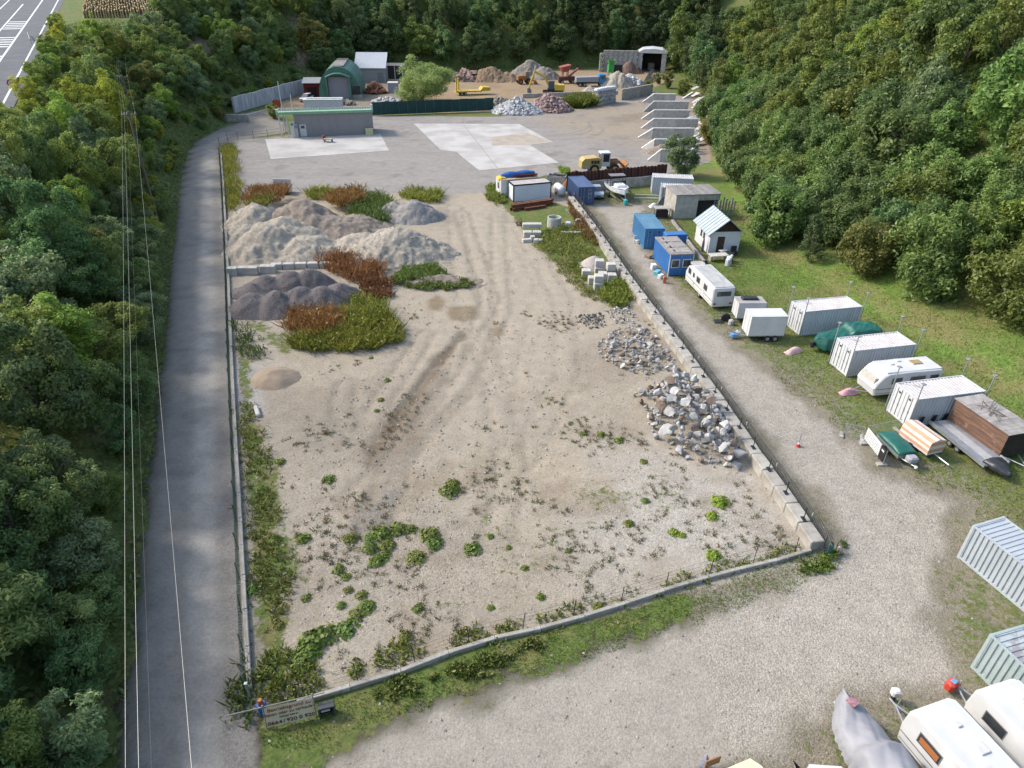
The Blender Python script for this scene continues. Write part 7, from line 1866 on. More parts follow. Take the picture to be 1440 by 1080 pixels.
# retaining walls at the gate
a, b = G(331, 159), G(428, 131); rz = heading(a, b); Lr = (b - a).length
t = thing('retaining_wall', 'long stained white concrete retaining wall below the wooded bank', 'wall', a, rz)
n = 12
STAINW = mat('stained_wall', (.52, .52, .54), (.34, .34, .35), 1.0, .9, stretch=(2.5, 2.5, .25), contrast=(.4, .6))
for k in range(n): MB().bx(k * Lr / n + .015, (k + 1) * Lr / n - .015, 0, .4, 0, 3.3 + .07 * math.sin(k * 1.7)).build('wall_panel', STAINW, t)
a, b = G(314, 171), G(345, 172); rz = heading(a, b); t = thing('gate_wall', 'low dark stone wall at the road bend left of the gate', 'wall', a, rz)
for k in range(6): MB().bx(k * .95, k * .95 + .93, 0, .4, 0, 1.5).build('wall_panel', CONC, t)
a, b = G(345, 169), G(377, 160); t = thing('gate_bar', 'thin barrier bar across the yard gate', 'barrier', a, heading(a, b)); MB().tube([(0, 0, 1.0), ((b - a).length, 0, 1.0)], .06, 6).build('bar', WP, t)
for x in (0, (b - a).length): MB().tube([(x, 0, 0), (x, 0, 1.1)], .07, 6).build('post', GALV, t)
# wire fence at the yard corner
fp_ = [G(x, y) for x, y in [(309, 206), (321, 201), (335, 198), (357, 196), (377, 194), (400, 190)]]
t = thing('yard_fence', 'thin post and wire fence at the left yard corner', 'fence', fp_[0])
for p in fp_: link_mesh('post', dpm, t, p - fp_[0], 0, (1.5, 1.5, 1.3))
mb = MB()
for z in (.4, .9, 1.4): mb.tube([p - fp_[0] + Vector((0, 0, z)) for p in fp_], .02, 3, False)
mb.build('wires', DARKM, t)
# skip bin at the heaps
p = G(396, 272); t = thing('tipper_bin', 'open white tipper bin with rusty load behind the weeds', 'skip', p, 0.0)
MB().bx(-1.4, 1.4, -1.0, 1.0, .3, .5).build('floor', DARKM, t)
for s in (-1, 1): MB().bx(s * 1.4 - .06, s * 1.4 + .06, -1.0, 1.0, .3, 1.2).build('side', WP, t)
MB().bx(-1.34, 1.34, .94, 1.06, .3, 1.9).build('headboard', WP, t); MB().bx(-1.3, 1.3, -.9, .9, .5, .85).build('load', RUST, t)
# ---- hall and sheds at the back
a, b = G(449, 139), G(508, 138); rz = heading(a, b); Wq = (b - a).length
t = thing('arched_hall', 'large dark green arched hall with grey roller door', 'building', (a + b) / 2, rz - .06)
GH = mat('hall_green', (.10, .21, .15), (.075, .165, .12), .6, .55, dirt=((.13, .17, .14), 1.2, .6)); Lq = 17.0; Rr = Wq / 2; Hq = 7.4
n = 20; arc = [(-Rr * math.cos(math.pi * k / n), Hq * math.sin(math.pi * k / n) ** .85) for k in range(n + 1)]
for j in range(6):
    mb = MB(); y0 = j * Lq / 6; y1 = (j + 1) * Lq / 6 - .06
    for (x0, z0), (x1, z1) in zip(arc[:-1], arc[1:]): mb.quad((x0, y0, z0), (x1, y0, z1), (x1, y1, z1), (x0, y1, z0))
    mb.build('roof_shell', GH, t, smooth=True)
mb = MB(); mb.add([(x * .99, .05, z * .99) for x, z in arc], [tuple(range(n + 1))]); mb.build('front_wall', GH, t)
mb = MB(); mb.add([(x * .99, Lq - .1, z * .99) for x, z in arc], [tuple(range(n + 1))]); mb.build('rear_wall', GH, t)
MB().bx(-2.6, 2.6, -.12, 0.0, 0, 5.0).build('roller_door', mat('roller_grey', (.33, .31, .33), (.29, .27, .29), 1, .6, stretch=(1, 1, 8)), t)
mb = MB(); arcs = [(-3.1 + 6.2 * k / 10, 5.15 + .9 * math.sin(math.pi * k / 10)) for k in range(11)]
for (x0, z0), (x1, z1) in zip(arcs[:-1], arcs[1:]): mb.add([(x0, -1.6, z0), (x1, -1.6, z1), (x1, .1, z1 + .1), (x0, .1, z0 + .1), (x0, -1.6, z0 - .25), (x1, -1.6, z1 - .25)], [(0, 1, 2, 3), (0, 1, 5, 4)])
mb.build('awning', GH, t)
for s in (-1, 1): MB().bx(s * 2.85 - .2, s * 2.85 + .2, -1.5, 0, 0, 5.2).build('door_jamb', GH, t)
MB().bx(3.1, 5.2, -.1, .04, .9, 2.9).build('dark_window', GLASS, t); MB().bx(3.1, 5.6, -.3, .0, 0, .85).build('plinth', CONC, t)
MB().add([(-1.5, 1.2, Hq + .06), (1.5, 1.2, Hq + .06), (1.5, Lq - 5, Hq + .06), (-1.5, Lq - 5, Hq + .06)], [(0, 1, 2, 3)]).build('roof_patch', mat('roof_patch', (.26, .235, .20), (.2, .18, .155), 1), t)
MB().add([(-1.5, Lq - 5, Hq + .062), (1.5, Lq - 5, Hq + .062), (1.5, Lq - .3, Hq + .062), (-1.5, Lq - .3, Hq + .062)], [(0, 1, 2, 3)]).build('roof_patch', mat('roof_patch_dark', (.09, .085, .085)), t)
def shed(name, label, px, py, W, D, H, wm, rm, rz=0, slope=.4):
    p = G(px, py); t = thing(name, label, 'shed', p, rz)
    MB().bx(-W / 2, W / 2, 0, D, 0, H).build('body', wm, t)
    mb = MB(); mb.add([(-W / 2 - .3, -.4, H + .05), (W / 2 + .3, -.4, H + .05), (W / 2 + .3, D + .3, H + .05 + slope), (-W / 2 - .3, D + .3, H + .05 + slope), (-W / 2 - .3, -.4, H - .08), (W / 2 + .3, -.4, H - .08), (W / 2 + .3, D + .3, H - .08 + slope), (-W / 2 - .3, D + .3, H - .08 + slope)], [(0, 1, 2, 3), (4, 5, 6, 7), (0, 1, 5, 4), (1, 2, 6, 5), (2, 3, 7, 6), (3, 0, 4, 7)]); mb.build('roof', rm, t)
    return t
t = shed('red_shed', 'dark red shed with grey roof left of the green hall', 440, 137, 4.0, 3.5, 3.4, mat('dark_red_boards', (.17, .022, .02), (.11, .016, .014), 2), mat('grey_sheet_roof', (.30, .31, .31)), .12, .8)
MB().bx(-1.2, 1.2, -.04, -.002, 0, 2.4).build('door', mat('shed_dark', (.03, .01, .01)), t)
t = shed('metal_shed', 'grey shed with pale sheet metal roof behind the green hall', 522, 116, 8.5, 6.0, 3.8, mat('grey_shed_wall', (.30, .30, .30)), mat('pale_sheet_roof', (.52, .53, .54), (.44, .45, .46), .8, .5, stretch=(6, 1, 1)), .05, 3.4)
MB().bx(2.0, 3.6, -.05, -.003, 0, 2.6).build('door', GREYT, t)
t = shed('carport', 'dark open carport right of the pale metal roof', 556, 111, 5.0, 4.0, 3.6, mat('carport_shade', (.05, .045, .04)), mat('carport_roof', (.20, .19, .18)), 0, .2)  # solid near-black body stands for the shade under the open roof
for x in (-2.2, 0, 2.2): MB().bx(x - .12, x + .12, -.2, -.01, 0, 3.5).build('post', WP, t)
p = G(553, 131); t = thing('grey_cabin', 'small grey box cabin with white roof beside the willow', 'cabin', p, .08); MB().bx(-1.3, 1.3, 0, 2.2, 0, 2.4).build('body', mat('cabin_grey', (.33, .34, .38)), t); MB().bevbox((0, 1.1, 2.5), (2.8, 2.4, .2), .06).build('roof', WPL, t)
p = G(455, 157); t = thing('flat_cabin', 'low white roofed site cabin behind the workshop', 'cabin', p, .12); MB().bx(-4.3, 4.3, 0, 3.0, 0, 2.5).build('body', WP, t); MB().bx(-4.4, 4.4, -.1, 3.1, 2.5, 2.62).build('roof', WPL, t); MB().bx(-3.6, 4.2, .9, 1.3, 2.62, 2.72).build('roof_seam', mat('seam_green', (.32, .38, .34)), t)
def rubble(name, label, px, py, rx, ry, h, m, sz, n, seed, heapm=None, cat='rubble', group=None):
    """a mound covered with separate broken pieces joined as one mass"""
    p = G(px, py); t = thing(name, label, cat, p, 0, group)
    hp = heap('mound', None, [(0, 0, rx, ry, h, 0)], heapm or m, .3, .15, None, 1.1, seed); hp.parent = t; hp.location = (0, 0, 0)
    for k in ('label', 'category'):
        if k in hp: del hp[k]
    r = np.random.default_rng(seed); V_ = []; F_ = []
    base = np.array([(-1, -1, -1), (1, -1, -1), (1, 1, -1), (-1, 1, -1), (-1, -1, 1), (1, -1, 1), (1, 1, 1), (-1, 1, 1)], float); fc = np.array([(0, 1, 2, 3), (4, 5, 6, 7), (0, 1, 5, 4), (1, 2, 6, 5), (2, 3, 7, 6), (3, 0, 4, 7)])
    for k in range(n):
        a_ = r.uniform(0, 6.28); q = math.sqrt(r.random()); x, y = q * rx * math.cos(a_), q * ry * math.sin(a_)
        z = h * (1 - q ** 1.1) + .05
        s = sz * r.uniform(.4, 1.3) * np.array([1, r.uniform(.5, 1), r.uniform(.3, .8)]) / 2
        M_ = np.array(Matrix.Rotation(r.uniform(0, 6), 3, 'Z') @ Matrix.Rotation(r.uniform(-1, 1), 3, 'X') @ Matrix.Rotation(r.uniform(-1, 1), 3, 'Y'))
        V_.append((base * s * r.uniform(.75, 1.2, (8, 3))) @ M_.T + np.array([x, y, z])); F_.append(fc + 8 * k)
    me = np_mesh('broken_pieces', np.concatenate(V_), np.concatenate(F_), m)
    o = link_mesh('broken_pieces', me, t); tag(o, kind='stuff'); return t
WRUB = mat('white_rubble', (.50, .50, .50), (.28, .28, .28), 1.5, .9); PRUB = mat('brick_rubble', (.36, .27, .26), (.24, .15, .13), 1.2, .9)
rubble('rubble_pile', 'pile of white grey concrete rubble at the back of yard', 728, 158, 6.0, 4.2, 3.2, WRUB, .8, 420, 21)
rubble('rubble_pile', 'pile of pinkish brick rubble beside the white rubble', 772, 155, 5.6, 4.0, 3.8, PRUB, .75, 420, 22)
rubble('scrap_heap', 'heap of rusty scrap right of the green hall', 528, 131, 2.6, 1.8, 2.4, RUST, 1.2, 90, 23, cat='scrap')
rubble('scrap_heap', 'low pale scrap heap in front of the grey cabin', 545, 143, 3.6, 1.6, .8, WRUB, .9, 70, 24, cat='scrap')
rubble('scrap_heap', 'dark pallets and parts before the hall door', 487, 147, 2.6, 1.4, .8, mat('dark_scrap', (.10, .085, .075), (.2, .18, .16), 2), .9, 50, 25, cat='scrap')
rubble('scrap_heap', 'rusty and white machine scrap at the left end of the quarry', 652, 113, 6.5, 3.0, 2.6, mat('mixed_scrap', (.33, .24, .2), (.12, .06, .05), 1), 1.6, 120, 26, cat='scrap')
QE = mat('quarry_earth', (.28, .19, .115), (.20, .135, .085), 1, .95, bump=.6)
heap('earth_mound', 'brown earth mound left of the rusty loader', [L_(690, 113, 8, 4.5, 4.0), L_(712, 113, 5, 4, 2.5)], QE, seed=31, cat='heap')
heap('earth_mound', 'grey brown earth mound behind the rusty loader', [L_(745, 108, 7, 5, 5.0), L_(765, 110, 6, 4, 3.5)], mat('grey_earth', (.25, .22, .185), (.18, .155, .13), 1, .95, bump=.6), seed=32)
heap('gravel_heap', 'tall pale gravel cone in front of the block portal', [L_(867, 121, 5.4, 4.2, 4.3), L_(829, 129, 2.2, 2, 1.8)], TAN, seed=33)
rubble('rubble_pile', 'grey boulders on the right flank of gravel cone', 884, 120, 4.5, 3.2, 3.0, WRUB, 1.1, 120, 34)
rubble('rubble_pile', 'rubble strip between screen fence and white rubble', 703, 147, 4.0, 3.0, 1.6, mat('earth_rubble', (.27, .24, .2), (.17, .15, .12), 1), .8, 110, 35)
# screen fence
a, b = G(524, 163), G(694, 156); rz = heading(a, b); Lf = (b - a).length
t = thing('screen_fence', 'long dark green screen fence between yard and quarry', 'fence', a, rz); n = 14
for k in range(n):
    MB().bx(k * Lf / n + .02, (k + 1) * Lf / n - .02, -.03 + .015 * (k % 2), 0.0 + .015 * (k % 2), .15, 2.9 + .05 * math.sin(k * 2.0)).build('screen', mat('screen_green', (.018, .060, .055), (.014, .046, .045), 1, .7, vary=.12), t)
    MB().tube([(k * Lf / n, .08, 0), (k * Lf / n, .08, 3.0)], .05, 5).build('post', GALV, t)
weed_patch('olive green bushy growth between brick rubble and stacked stone blocks', [(796, 151), (804, 143), (828, 141), (838, 149), (820, 153)], 3000, 2.6, WEED, (1.0, .95, .55), 440, blade=.12, leafy=1.2)
# stacked stone blocks and concrete wall
p = G(838, 148); q2 = G(872, 142); rz = heading(p, q2)
t = thing('stone_block_stack', 'stack of white rough stone blocks under pale sheet at the quarry edge', 'blocks', p, rz)
for j in range(4):
    x = 0.0
    while x < 6.6:
        l = random.uniform(.8, 1.5); MB().bevbox((x + l / 2, random.uniform(-.12, .12), .45 + j * .88), (l - .05, 1.0, .85), .08).build('block', WRUB, t); x += l
draped('sheet', JW, t, [(-.3, .7, 3.85, 3.3, .1), (3.0, .75, 4.0, 3.3, .2), (6.8, .7, 3.85, 3.3, .1)], 5, .1)
a, b = G(874, 141), G(916, 133); t = thing('quarry_wall', 'plain concrete wall right of the stacked stone blocks', 'wall', a, heading(a, b))
for k in range(5): MB().bx(k * (b - a).length / 5, (k + .985) * (b - a).length / 5, 0, .5, 0, 2.6).build('wall_panel', CONC, t)
a, b = G(735, 138), G(832, 134); t = thing('quarry_wall', 'low grey concrete wall behind the rubble piles', 'wall', a, heading(a, b))
for k in range(10): MB().bx(k * (b - a).length / 10, (k + .985) * (b - a).length / 10, 0, .5, 0, 1.0).build('wall_panel', CONC, t)
# ---- block portal
a, b = G(846, 100), G(897, 101); rz = heading(a, b); Lp = (b - a).length
t = thing('block_portal_wall', 'high wall of stacked grey concrete blocks at the quarry head', 'wall', a, rz)
ob_ = MB().bevbox((0, 0, 0), (1.55, .8, .76), .04).build('block', CONC, t); bm_ = ob_.data; ob_.location = (.8, 0, .38)
nb = int(Lp / 1.6)
for j in range(8):
    for k in range(nb):
        if j == 0 and k == 0: continue
        if j < 4 and 6 <= k * 8 / nb < 8 : 
            pass
        link_mesh('block', bm_, t, (.8 + k * 1.6 + .25 * (j % 2), random.uniform(-.05, .05), .38 + j * .78))
for j in range(7): link_mesh('block', bm_, t, (-.6, -1.4, .38 + j * .78), 1.57)
heap('soil_bank', 'red brown soil heap lying against the block wall', [L_(884, 103, 4.5, 2.5, 4.0)], mat('soil_brown', (.19, .125, .10), (.14, .09, .07), 1, .95, bump=.5), seed=41)
p = G(858, 106); t = thing('green_crusher', 'bright green standing machine before the block wall', 'machine', p, .2); GM = paint('machine_green', (.07, .36, .10)); MB().bx(-.9, .9, -.7, .7, .9, 3.2).build('housing', GM, t); mb = MB(); mb.add([(-1.2, -1, 4.4), (1.2, -1, 4.4), (1.2, 1, 4.4), (-1.2, 1, 4.4), (-.6, -.5, 3.2), (.6, -.5, 3.2), (.6, .5, 3.2), (-.6, .5, 3.2)], [(0, 1, 5, 4), (1, 2, 6, 5), (2, 3, 7, 6), (3, 0, 4, 7)]); mb.build('hopper', GM, t)
for u in (-.7, .7):
    for v in (-.5, .5): MB().bx(u - .12, u + .12, v - .12, v + .12, 0, .9).build('leg', paint('pale_green', (.35, .5, .3)), t)
MB().bx(1.2, 3.6, -.8, .8, .3, 3.0).build('engine_block', DARKM, t)
a, b = G(901, 101), G(929, 102); rz = heading(a, b); Lg = (b - a).length
t = thing('block_portal', 'white edged tunnel portal of concrete blocks with dark opening', 'portal', a, rz)
for x in (-1.2, Lg):
    for j in range(7): MB().bevbox((x + .6, 1.0, .4 + j * .8), (1.5 + random.uniform(-.15, .15), 2.4, .78), .06).build('block', CONC_P, t)
for y in range(2, 8, 2):
    for x in (-.6, Lg + .6): MB().bx(x - .6, x + .6, y + .3, y + 2.25, 0, 5.6).build('side_block', CONC, t)
mb = MB(); mb.prism([(-1.6, 5.6), (0, 6.6), (Lg * .5, 6.9), (Lg, 6.6), (Lg + 1.7, 5.6), (Lg, 5.6), (0, 5.6)], 'y', -.5, 8.5); mb.build('roof', WPL, t)
MB().bx(-1, Lg + 1, 8.3, 8.6, 0, 5.6).build('rear_wall', mat('tunnel_shade', (.05, .045, .04)), t)  # closing wall coloured near black to stand for the darkness inside the tunnel
p = at_plan(a, rz, Lg / 2, 5); tag(MB().bevbox((0, 0, 1.2), (2.2, 2.5, 2.2), .3).build('parked_machine', mat('dusty', (.22, .2, .16)), None, loc=p, rz=rz), 'dusty machine parked inside the tunnel portal', 'machine')
a, b = G(917, 104), G(900, 131); t = thing('conveyor_ramp', 'dark conveyor ramp slanting down from the portal', 'conveyor', b, heading(b, a)); Lc_ = (a - b).length
mb = MB(); mb.add([(0, -.6, .4), (Lc_, -.6, 1.4), (Lc_, .6, 1.4), (0, .6, .4), (0, -.6, .1), (Lc_, -.6, 1.1), (Lc_, .6, 1.1), (0, .6, .1)], [(0, 1, 2, 3), (4, 5, 6, 7), (0, 1, 5, 4), (1, 2, 6, 5), (2, 3, 7, 6), (3, 0, 4, 7)]); mb.build('belt', DARKM, t)
for k in range(4): MB().bx(Lc_ * k / 4, Lc_ * k / 4 + .15, -.5, .5, 0, .4 + k * .25).build('trestle', GALV, t)
# ---- concrete bays
bays = [((120, 215), (265, 110), 545), ((130, 335), (265, 205), 710), ((105, 430), (270, 315), 720), ((105, 545), (265, 425), 830), ((65, 665), (260, 545), 780), ((110, 800), (280, 685), 850), ((190, 950), (360, 815), 780)]
for k, (s0, s1, xe) in enumerate(bays):
    f = lambda x, y: G(890 + x / 9, 120 + y / 9)
    A = f(*s0); Ht = 2.1; Bt = G(890 + s1[0] / 9, 120 + s1[1] / 9, Ht); Et = G(890 + xe / 9, 120 + (s1[1] + 4) / 9, Ht)
    h_ = heading(Bt, Et); Lk_ = (Et - Bt).length
    sl = (Vector((Bt.x, Bt.y, 0)) - A).length
    t = thing('bay_wall', ['farthest', 'second farthest', 'third farthest', 'middle', 'third nearest', 'second nearest', 'nearest'][k] + ' concrete storage bay wall with sloping white edged end', 'wall', A, 0, 'concrete bay walls on the yard edge')
    B0 = Vector((Bt.x - A.x, Bt.y - A.y, 0)); E0 = Vector((Et.x - A.x, Et.y - A.y, 0)); d1 = B0.normalized(); n1_ = Vector((-d1.y, d1.x, 0)) * .14; d2 = (E0 - B0).normalized(); n2_ = Vector((-d2.y, d2.x, 0)) * .14; u = Vector((0, 0, Ht))
    O = Vector((0, 0, 0))
    MB().add([O - n1_, O + n1_, B0 - n1_, B0 + n1_, B0 - n1_ + u, B0 + n1_ + u], [(0, 2, 4), (1, 3, 5), (0, 1, 5, 4), (2, 3, 5, 4), (0, 1, 3, 2)]).build('sloped_end', CONC_P, t)
    nn_ = 4
    for j in range(nn_):
        P0 = B0.lerp(E0, j / nn_) + d2 * .01; P1 = B0.lerp(E0, (j + 1) / nn_) - d2 * .01
        MB().add([P0 - n2_, P0 + n2_, P1 + n2_, P1 - n2_, P0 - n2_ + u, P0 + n2_ + u, P1 + n2_ + u, P1 - n2_ + u], [(0, 1, 2, 3), (4, 5, 6, 7), (0, 1, 5, 4), (1, 2, 6, 5), (2, 3, 7, 6), (3, 0, 4, 7)]).build('wall_panel', CONC_P, t)
    mb = MB(); mb.tube([O + Vector((0, 0, .05)), B0 + u + Vector((0, 0, .06)), E0 + u + Vector((0, 0, .06))], .17, 4); mb.build('capping', mat('white_capping', (.68, .67, .64)), t)
# tumbled white slabs on the slope behind the bays
for k in range(26):
    tt = k / 25
    px = 962 + 22 * math.sin(tt * 3.0) + random.uniform(-6, 10); py = 128 + 82 * tt + random.uniform(-3, 3)
    p = G(px + 6, py + 4); zb = hz(p.x, p.y)
    mb = MB(); mb.box((0, 0, 0), (random.uniform(2.2, 3.6), random.uniform(.5, .9), .16))
    o = mb.build('tumbled_slab', mat('white_slab', (.62, .61, .58), (.5, .49, .46), 1, .9, vary=.1), None, loc=(p.x, p.y, zb + random.uniform(.5, 1.3)))
    o.rotation_euler = (random.uniform(-.2, .2), random.uniform(-.55, -.2), random.uniform(.4, .9))
    tag(o, 'pale concrete slab tumbled on the slope behind the bays', 'slab', 'tumbled slabs behind the bays')
rank_labels([o for o in COL.objects if o.name.startswith('tumbled_slab')])
for k, (px, py, rx, ry, h_, m_) in enumerate(((968, 188, 4, 2.2, 1.4, WRUB), (938, 215, 5, 2.0, 1.8, BROWNG), (975, 170, 3, 2, 1.2, WRUB))):
    heap('bay_heap', ['pale sand heap in the third nearest bay', 'brown sand heap in the nearest bay', 'pale gravel heap at the back of middle bay'][k], [L_(px, py, rx, ry, h_)], m_, seed=50 + k, noise=.08)
# ---- wheel loader
YEL = paint('loader_yellow', (.50, .35, .12), .5, .56, .6); ORG = mat('rusty_orange', (.36, .16, .05), (.24, .10, .04), 2, .8)
a, b = G(816, 247), G(882, 245); t = thing('wheel_loader', 'yellow wheel loader with white cab behind the sheet piling', 'loader', a + Vector((0, 1.6, 0)), heading(a, b))
mb = MB(); mb.prism([(0, 1.0), (3.3, 1.0), (3.3, 2.5), (2.6, 2.7), (.5, 2.55), (.05, 2.1)], 'y', -1.1, 1.1); mb.build('engine_hood', YEL, t)
MB().bx(.3, 3.4, -1.12, 1.12, .9, 1.35).build('rear_frame', mat('loader_grey', (.38, .38, .38)), t)
for k in range(3): MB().bx(1.6 + k * .5, 2.0 + k * .5, -1.13, -1.101, 1.75, 2.25).build('vent', DARKM, t)
MB().bx(3.3, 4.9, -.85, .85, 1.2, 1.9).build('cab_base', WP, t)
cb = MB().bx(3.35, 4.85, -.8, .8, 1.9, 3.2).build('cab', GLASS, t); MB().bx(3.25, 4.95, -.9, .9, 3.2, 3.4).build('roof', WP, cb)
for x in (3.35, 4.8):
    for y in (-.8, .74): MB().bx(x - .03, x + .1, y - .03, y + .09, 1.9, 3.2).build('pillar', WP, cb)
MB().bx(3.3, 3.7, -.83, -.8, 1.9, 3.2).build('side_panel', WP, cb)
MB().bx(4.9, 6.2, -.7, .7, .9, 1.7).build('front_frame', ORG, t)
for s in (-1, 1): MB().tube([(5.0, s * .6, 1.9), (6.4, s * .6, 2.0), (7.6, s * .6, .9)], .17, 6).build('lift_arm', ORG, t); MB().tube([(5.1, s * .3, 1.5), (6.9, s * .35, 1.6)], .1, 6).build('hydraulic_ram', GALV, t)
mb = MB(); mb.prism([(7.5, .2), (8.6, .15), (8.6, .25), (7.7, .4), (7.6, 1.2), (8.0, 1.7), (7.85, 1.75), (7.4, 1.3)], 'y', -1.5, 1.5); mb.build('bucket', ORG, t)
for s in (-1, 1):
    for x in (2.2, 5.7): wheel(t, x, s * 1.05, .82, .6, YEL)
# ---- excavator
EY = paint('excavator_yellow', (.58, .40, .05), .5, .6, .6)
p = G(778, 132); t = thing('excavator', 'yellow excavator with dark cab and arm reaching left in the quarry', 'excavator', p, math.pi)
for s in (-1, 1):
    mb = MB(); mb.prism([(-2.9, .35), (-2.6, .05), (2.6, .05), (2.9, .35), (2.7, .8), (-2.7, .8)], 'y', s * 1.3 - .3, s * 1.3 + .3); mb.build('track', DARKM, t)
MB().bx(-1.4, 1.4, -1.0, 1.0, .55, 1.0).build('undercarriage', DARKM, t)
MB().bevbox((-1.6, .1, 1.75), (2.6, 2.4, 1.4), .12).build('engine_house', EY, t); MB().bx(-.3, 1.6, -1.2, 1.2, 1.0, 1.4).build('turntable', DARKM, t)
cb = MB().bevbox((.6, .7, 2.35), (1.6, 1.1, 1.9), .1).build('cab', mat('cab_dark', (.07, .10, .12), rough=.25), t)
MB().tube([(1.0, -.3, 1.6), (2.4, -.3, 4.2), (5.2, -.3, 5.4)], .32, 6).build('boom', EY, t); MB().tube([(5.2, -.3, 5.4), (6.6, -.3, 1.4)], .28, 6).build('stick', EY, t)
mb = MB(); mb.prism([(6.3, 1.4), (7.0, 1.3), (7.0, .3), (6.2, .1), (5.8, .5)], 'y', -.9, .3); mb.build('bucket', mat('bucket_grey', (.2, .19, .17)), t)
# ---- truck, screener, low loader, old loader
BLU = paint('truck_blue', (.04, .22, .45)); p = G(828, 121); t = thing('dump_truck', 'blue cab dump truck with grey tipper body in the quarry', 'truck', p, .12)
MB().bevbox((3.6, 0, 2.0), (1.9, 2.4, 2.3), .12).build('cab', BLU, t); MB().bx(4.5, 4.57, -1.05, 1.05, 1.9, 2.8).build('windscreen', GLASS, t); MB().bx(3.2, 4.2, -1.225, -1.2, 2.0, 2.8).build('side_window', GLASS, t)
mb = MB(); mb.prism([(-3.9, 1.2), (2.5, 1.2), (2.5, 2.6), (-4.0, 2.4)], 'y', -1.2, 1.2); mb.build('tipper_body', mat('tipper_grey', (.30, .31, .33)), t); MB().bx(-3.8, 4.3, -.5, .5, .7, 1.1).build('chassis', DARKM, t)
for s in (-1, 1):
    for x in (-2.8, -1.5, 3.3): wheel(t, x, s * 1.05, .5, .35)
p = G(796, 117); t = thing('screening_machine', 'red screening machine with raised hopper left of the dump truck', 'machine', p, .3); RM = paint('screener_red', (.38, .10, .08)); MB().bx(-2.6, 2.6, -.9, .9, .8, 1.8).build('chassis', mat('screener_dark', (.12, .05, .04)), t)
mb = MB(); mb.add([(-2.2, -1.3, 4.4), (.9, -1.3, 5.0), (.9, 1.3, 5.0), (-2.2, 1.3, 4.4), (-1.4, -.6, 3.0), (.4, -.6, 3.2), (.4, .6, 3.2), (-1.4, .6, 3.0)], [(0, 1, 5, 4), (1, 2, 6, 5), (2, 3, 7, 6), (3, 0, 4, 7), (0, 1, 2, 3)]); mb.build('hopper', RM, t)
for u in (-1.2, .3):
    for v in (-.5, .5): MB().bx(u - .1, u + .1, v - .1, v + .1, 1.8, 3.2).build('leg', RM, t)
MB().tube([(.5, 0, 1.6), (3.6, 0, 3.9)], .3, 6).build('conveyor', RM, t)
for s in (-1, 1): wheel(t, -1.6, s * .9, .5, .3); wheel(t, 1.6, s * .9, .5, .3)
a, b = G(640, 134), G(688, 132); t = thing('low_loader', 'yellow low loader trailer with two upright ramps', 'trailer', a, heading(a, b)); Ll = (b - a).length
MB().bx(0, Ll * .75, -1.2, 1.2, .8, 1.1).build('deck', EY, t); mb = MB(); mb.prism([(Ll * .7, .9), (Ll, 1.0), (Ll, 1.8), (Ll * .78, 1.9), (Ll * .72, 1.2)], 'y', -1.2, 1.2); mb.build('gooseneck', EY, t)
for s in (-1, 1):
    MB().bx(.1 + (.9 if s > 0 else 0), .4 + (.9 if s > 0 else 0), s * .7 - .3, s * .7 + .3, 1.1, 4.1).build('ramp', EY, t)
    for x in (1.6, 2.6): wheel(t, x, s * 1.0, .42, .3)
p = G(737, 118); t = thing('rusty_loader', 'old rusty orange loader parked before the earth mounds', 'loader', p, .3); MB().bevbox((-.8, 0, 1.7), (2.6, 1.8, 1.2), .15).build('body', ORG, t); MB().bevbox((.8, 0, 2.4), (1.2, 1.4, 1.8), .1).build('cab', mat('old_cab', (.22, .2, .15)), t); MB().tube([(1.2, 0, 1.5), (3.2, 0, .6)], .2, 6).build('arm', ORG, t); mb = MB(); mb.prism([(3.0, .1), (3.9, .1), (3.2, 1.1)], 'y', -1, 1); mb.build('bucket', ORG, t)
for s in (-1, 1):
    for x in (-1.3, 1.1): wheel(t, x, s * .95, .7, .45, ORG)

# ---- power line
WIRE = mat('aluminium_wire', (.26, .26, .25), (.2, .2, .19), 1, .4, metal=.2); WOODP = mat('pole_wood', (.17, .14, .11), (.12, .10, .08), 3, .9, stretch=(4, 4, .4))
ends = [(-4.0, -25.0, 10.6), None, None]
P1 = WP1; Pb = WPB; P2_ = WP2; P3 = WP3
dirw = (P1 - Pb).normalized(); nrm = Vector((dirw.y, -dirw.x, 0)).normalized()
for k, P in enumerate((P1, P2_)):
    zb = hz(P.x, P.y)
    t = thing('power_pole', ['nearer wooden power pole with crossarm among the bank trees', 'farther wooden power pole up the bank'][k], 'pole', (P.x, P.y, zb - .3), math.atan2(nrm.y, nrm.x), 'wooden power poles')
    H_ = P.z - zb + .3
    MB().tube([(0, 0, 0), (0, 0, H_ + .3)], [.16, .11], 8).build('pole', WOODP, t); MB().bx(-.85, .85, -.08, .08, H_ - .12, H_ + .04).build('crossarm', WOODP, t)
    for x in (-.7, -.42, -.15, .7): MB().cyl((x, 0, H_ + .14), .06, .2, 8).build('insulator', mat('porcelain', (.5, .48, .45)), t)
for k, (x, r_, m_) in enumerate(((-.70, .0065, WIRE), (-.42, .007, WIRE), (-.15, .004, DARKM), (.70, .0065, WIRE))):
    pts = []
    for (A, B) in ((Pb, P1), (P1, P2_), (P2_, P3)):
        for i in range(12):
            q = i / 12; c = A.lerp(B, q) + nrm * x; c.z += .18 - (.35 if A is Pb else .3) * 4 * q * (1 - q); pts.append(c)
    mb = MB(); mb.tube(pts, r_, 5); tag(mb.build('overhead_wire', m_), ['leftmost pale overhead wire along the access road', 'second pale overhead wire from the left', 'thin dark overhead wire between the pale ones', 'rightmost pale overhead wire crossing the road surface'][k], 'wire', 'overhead wires')

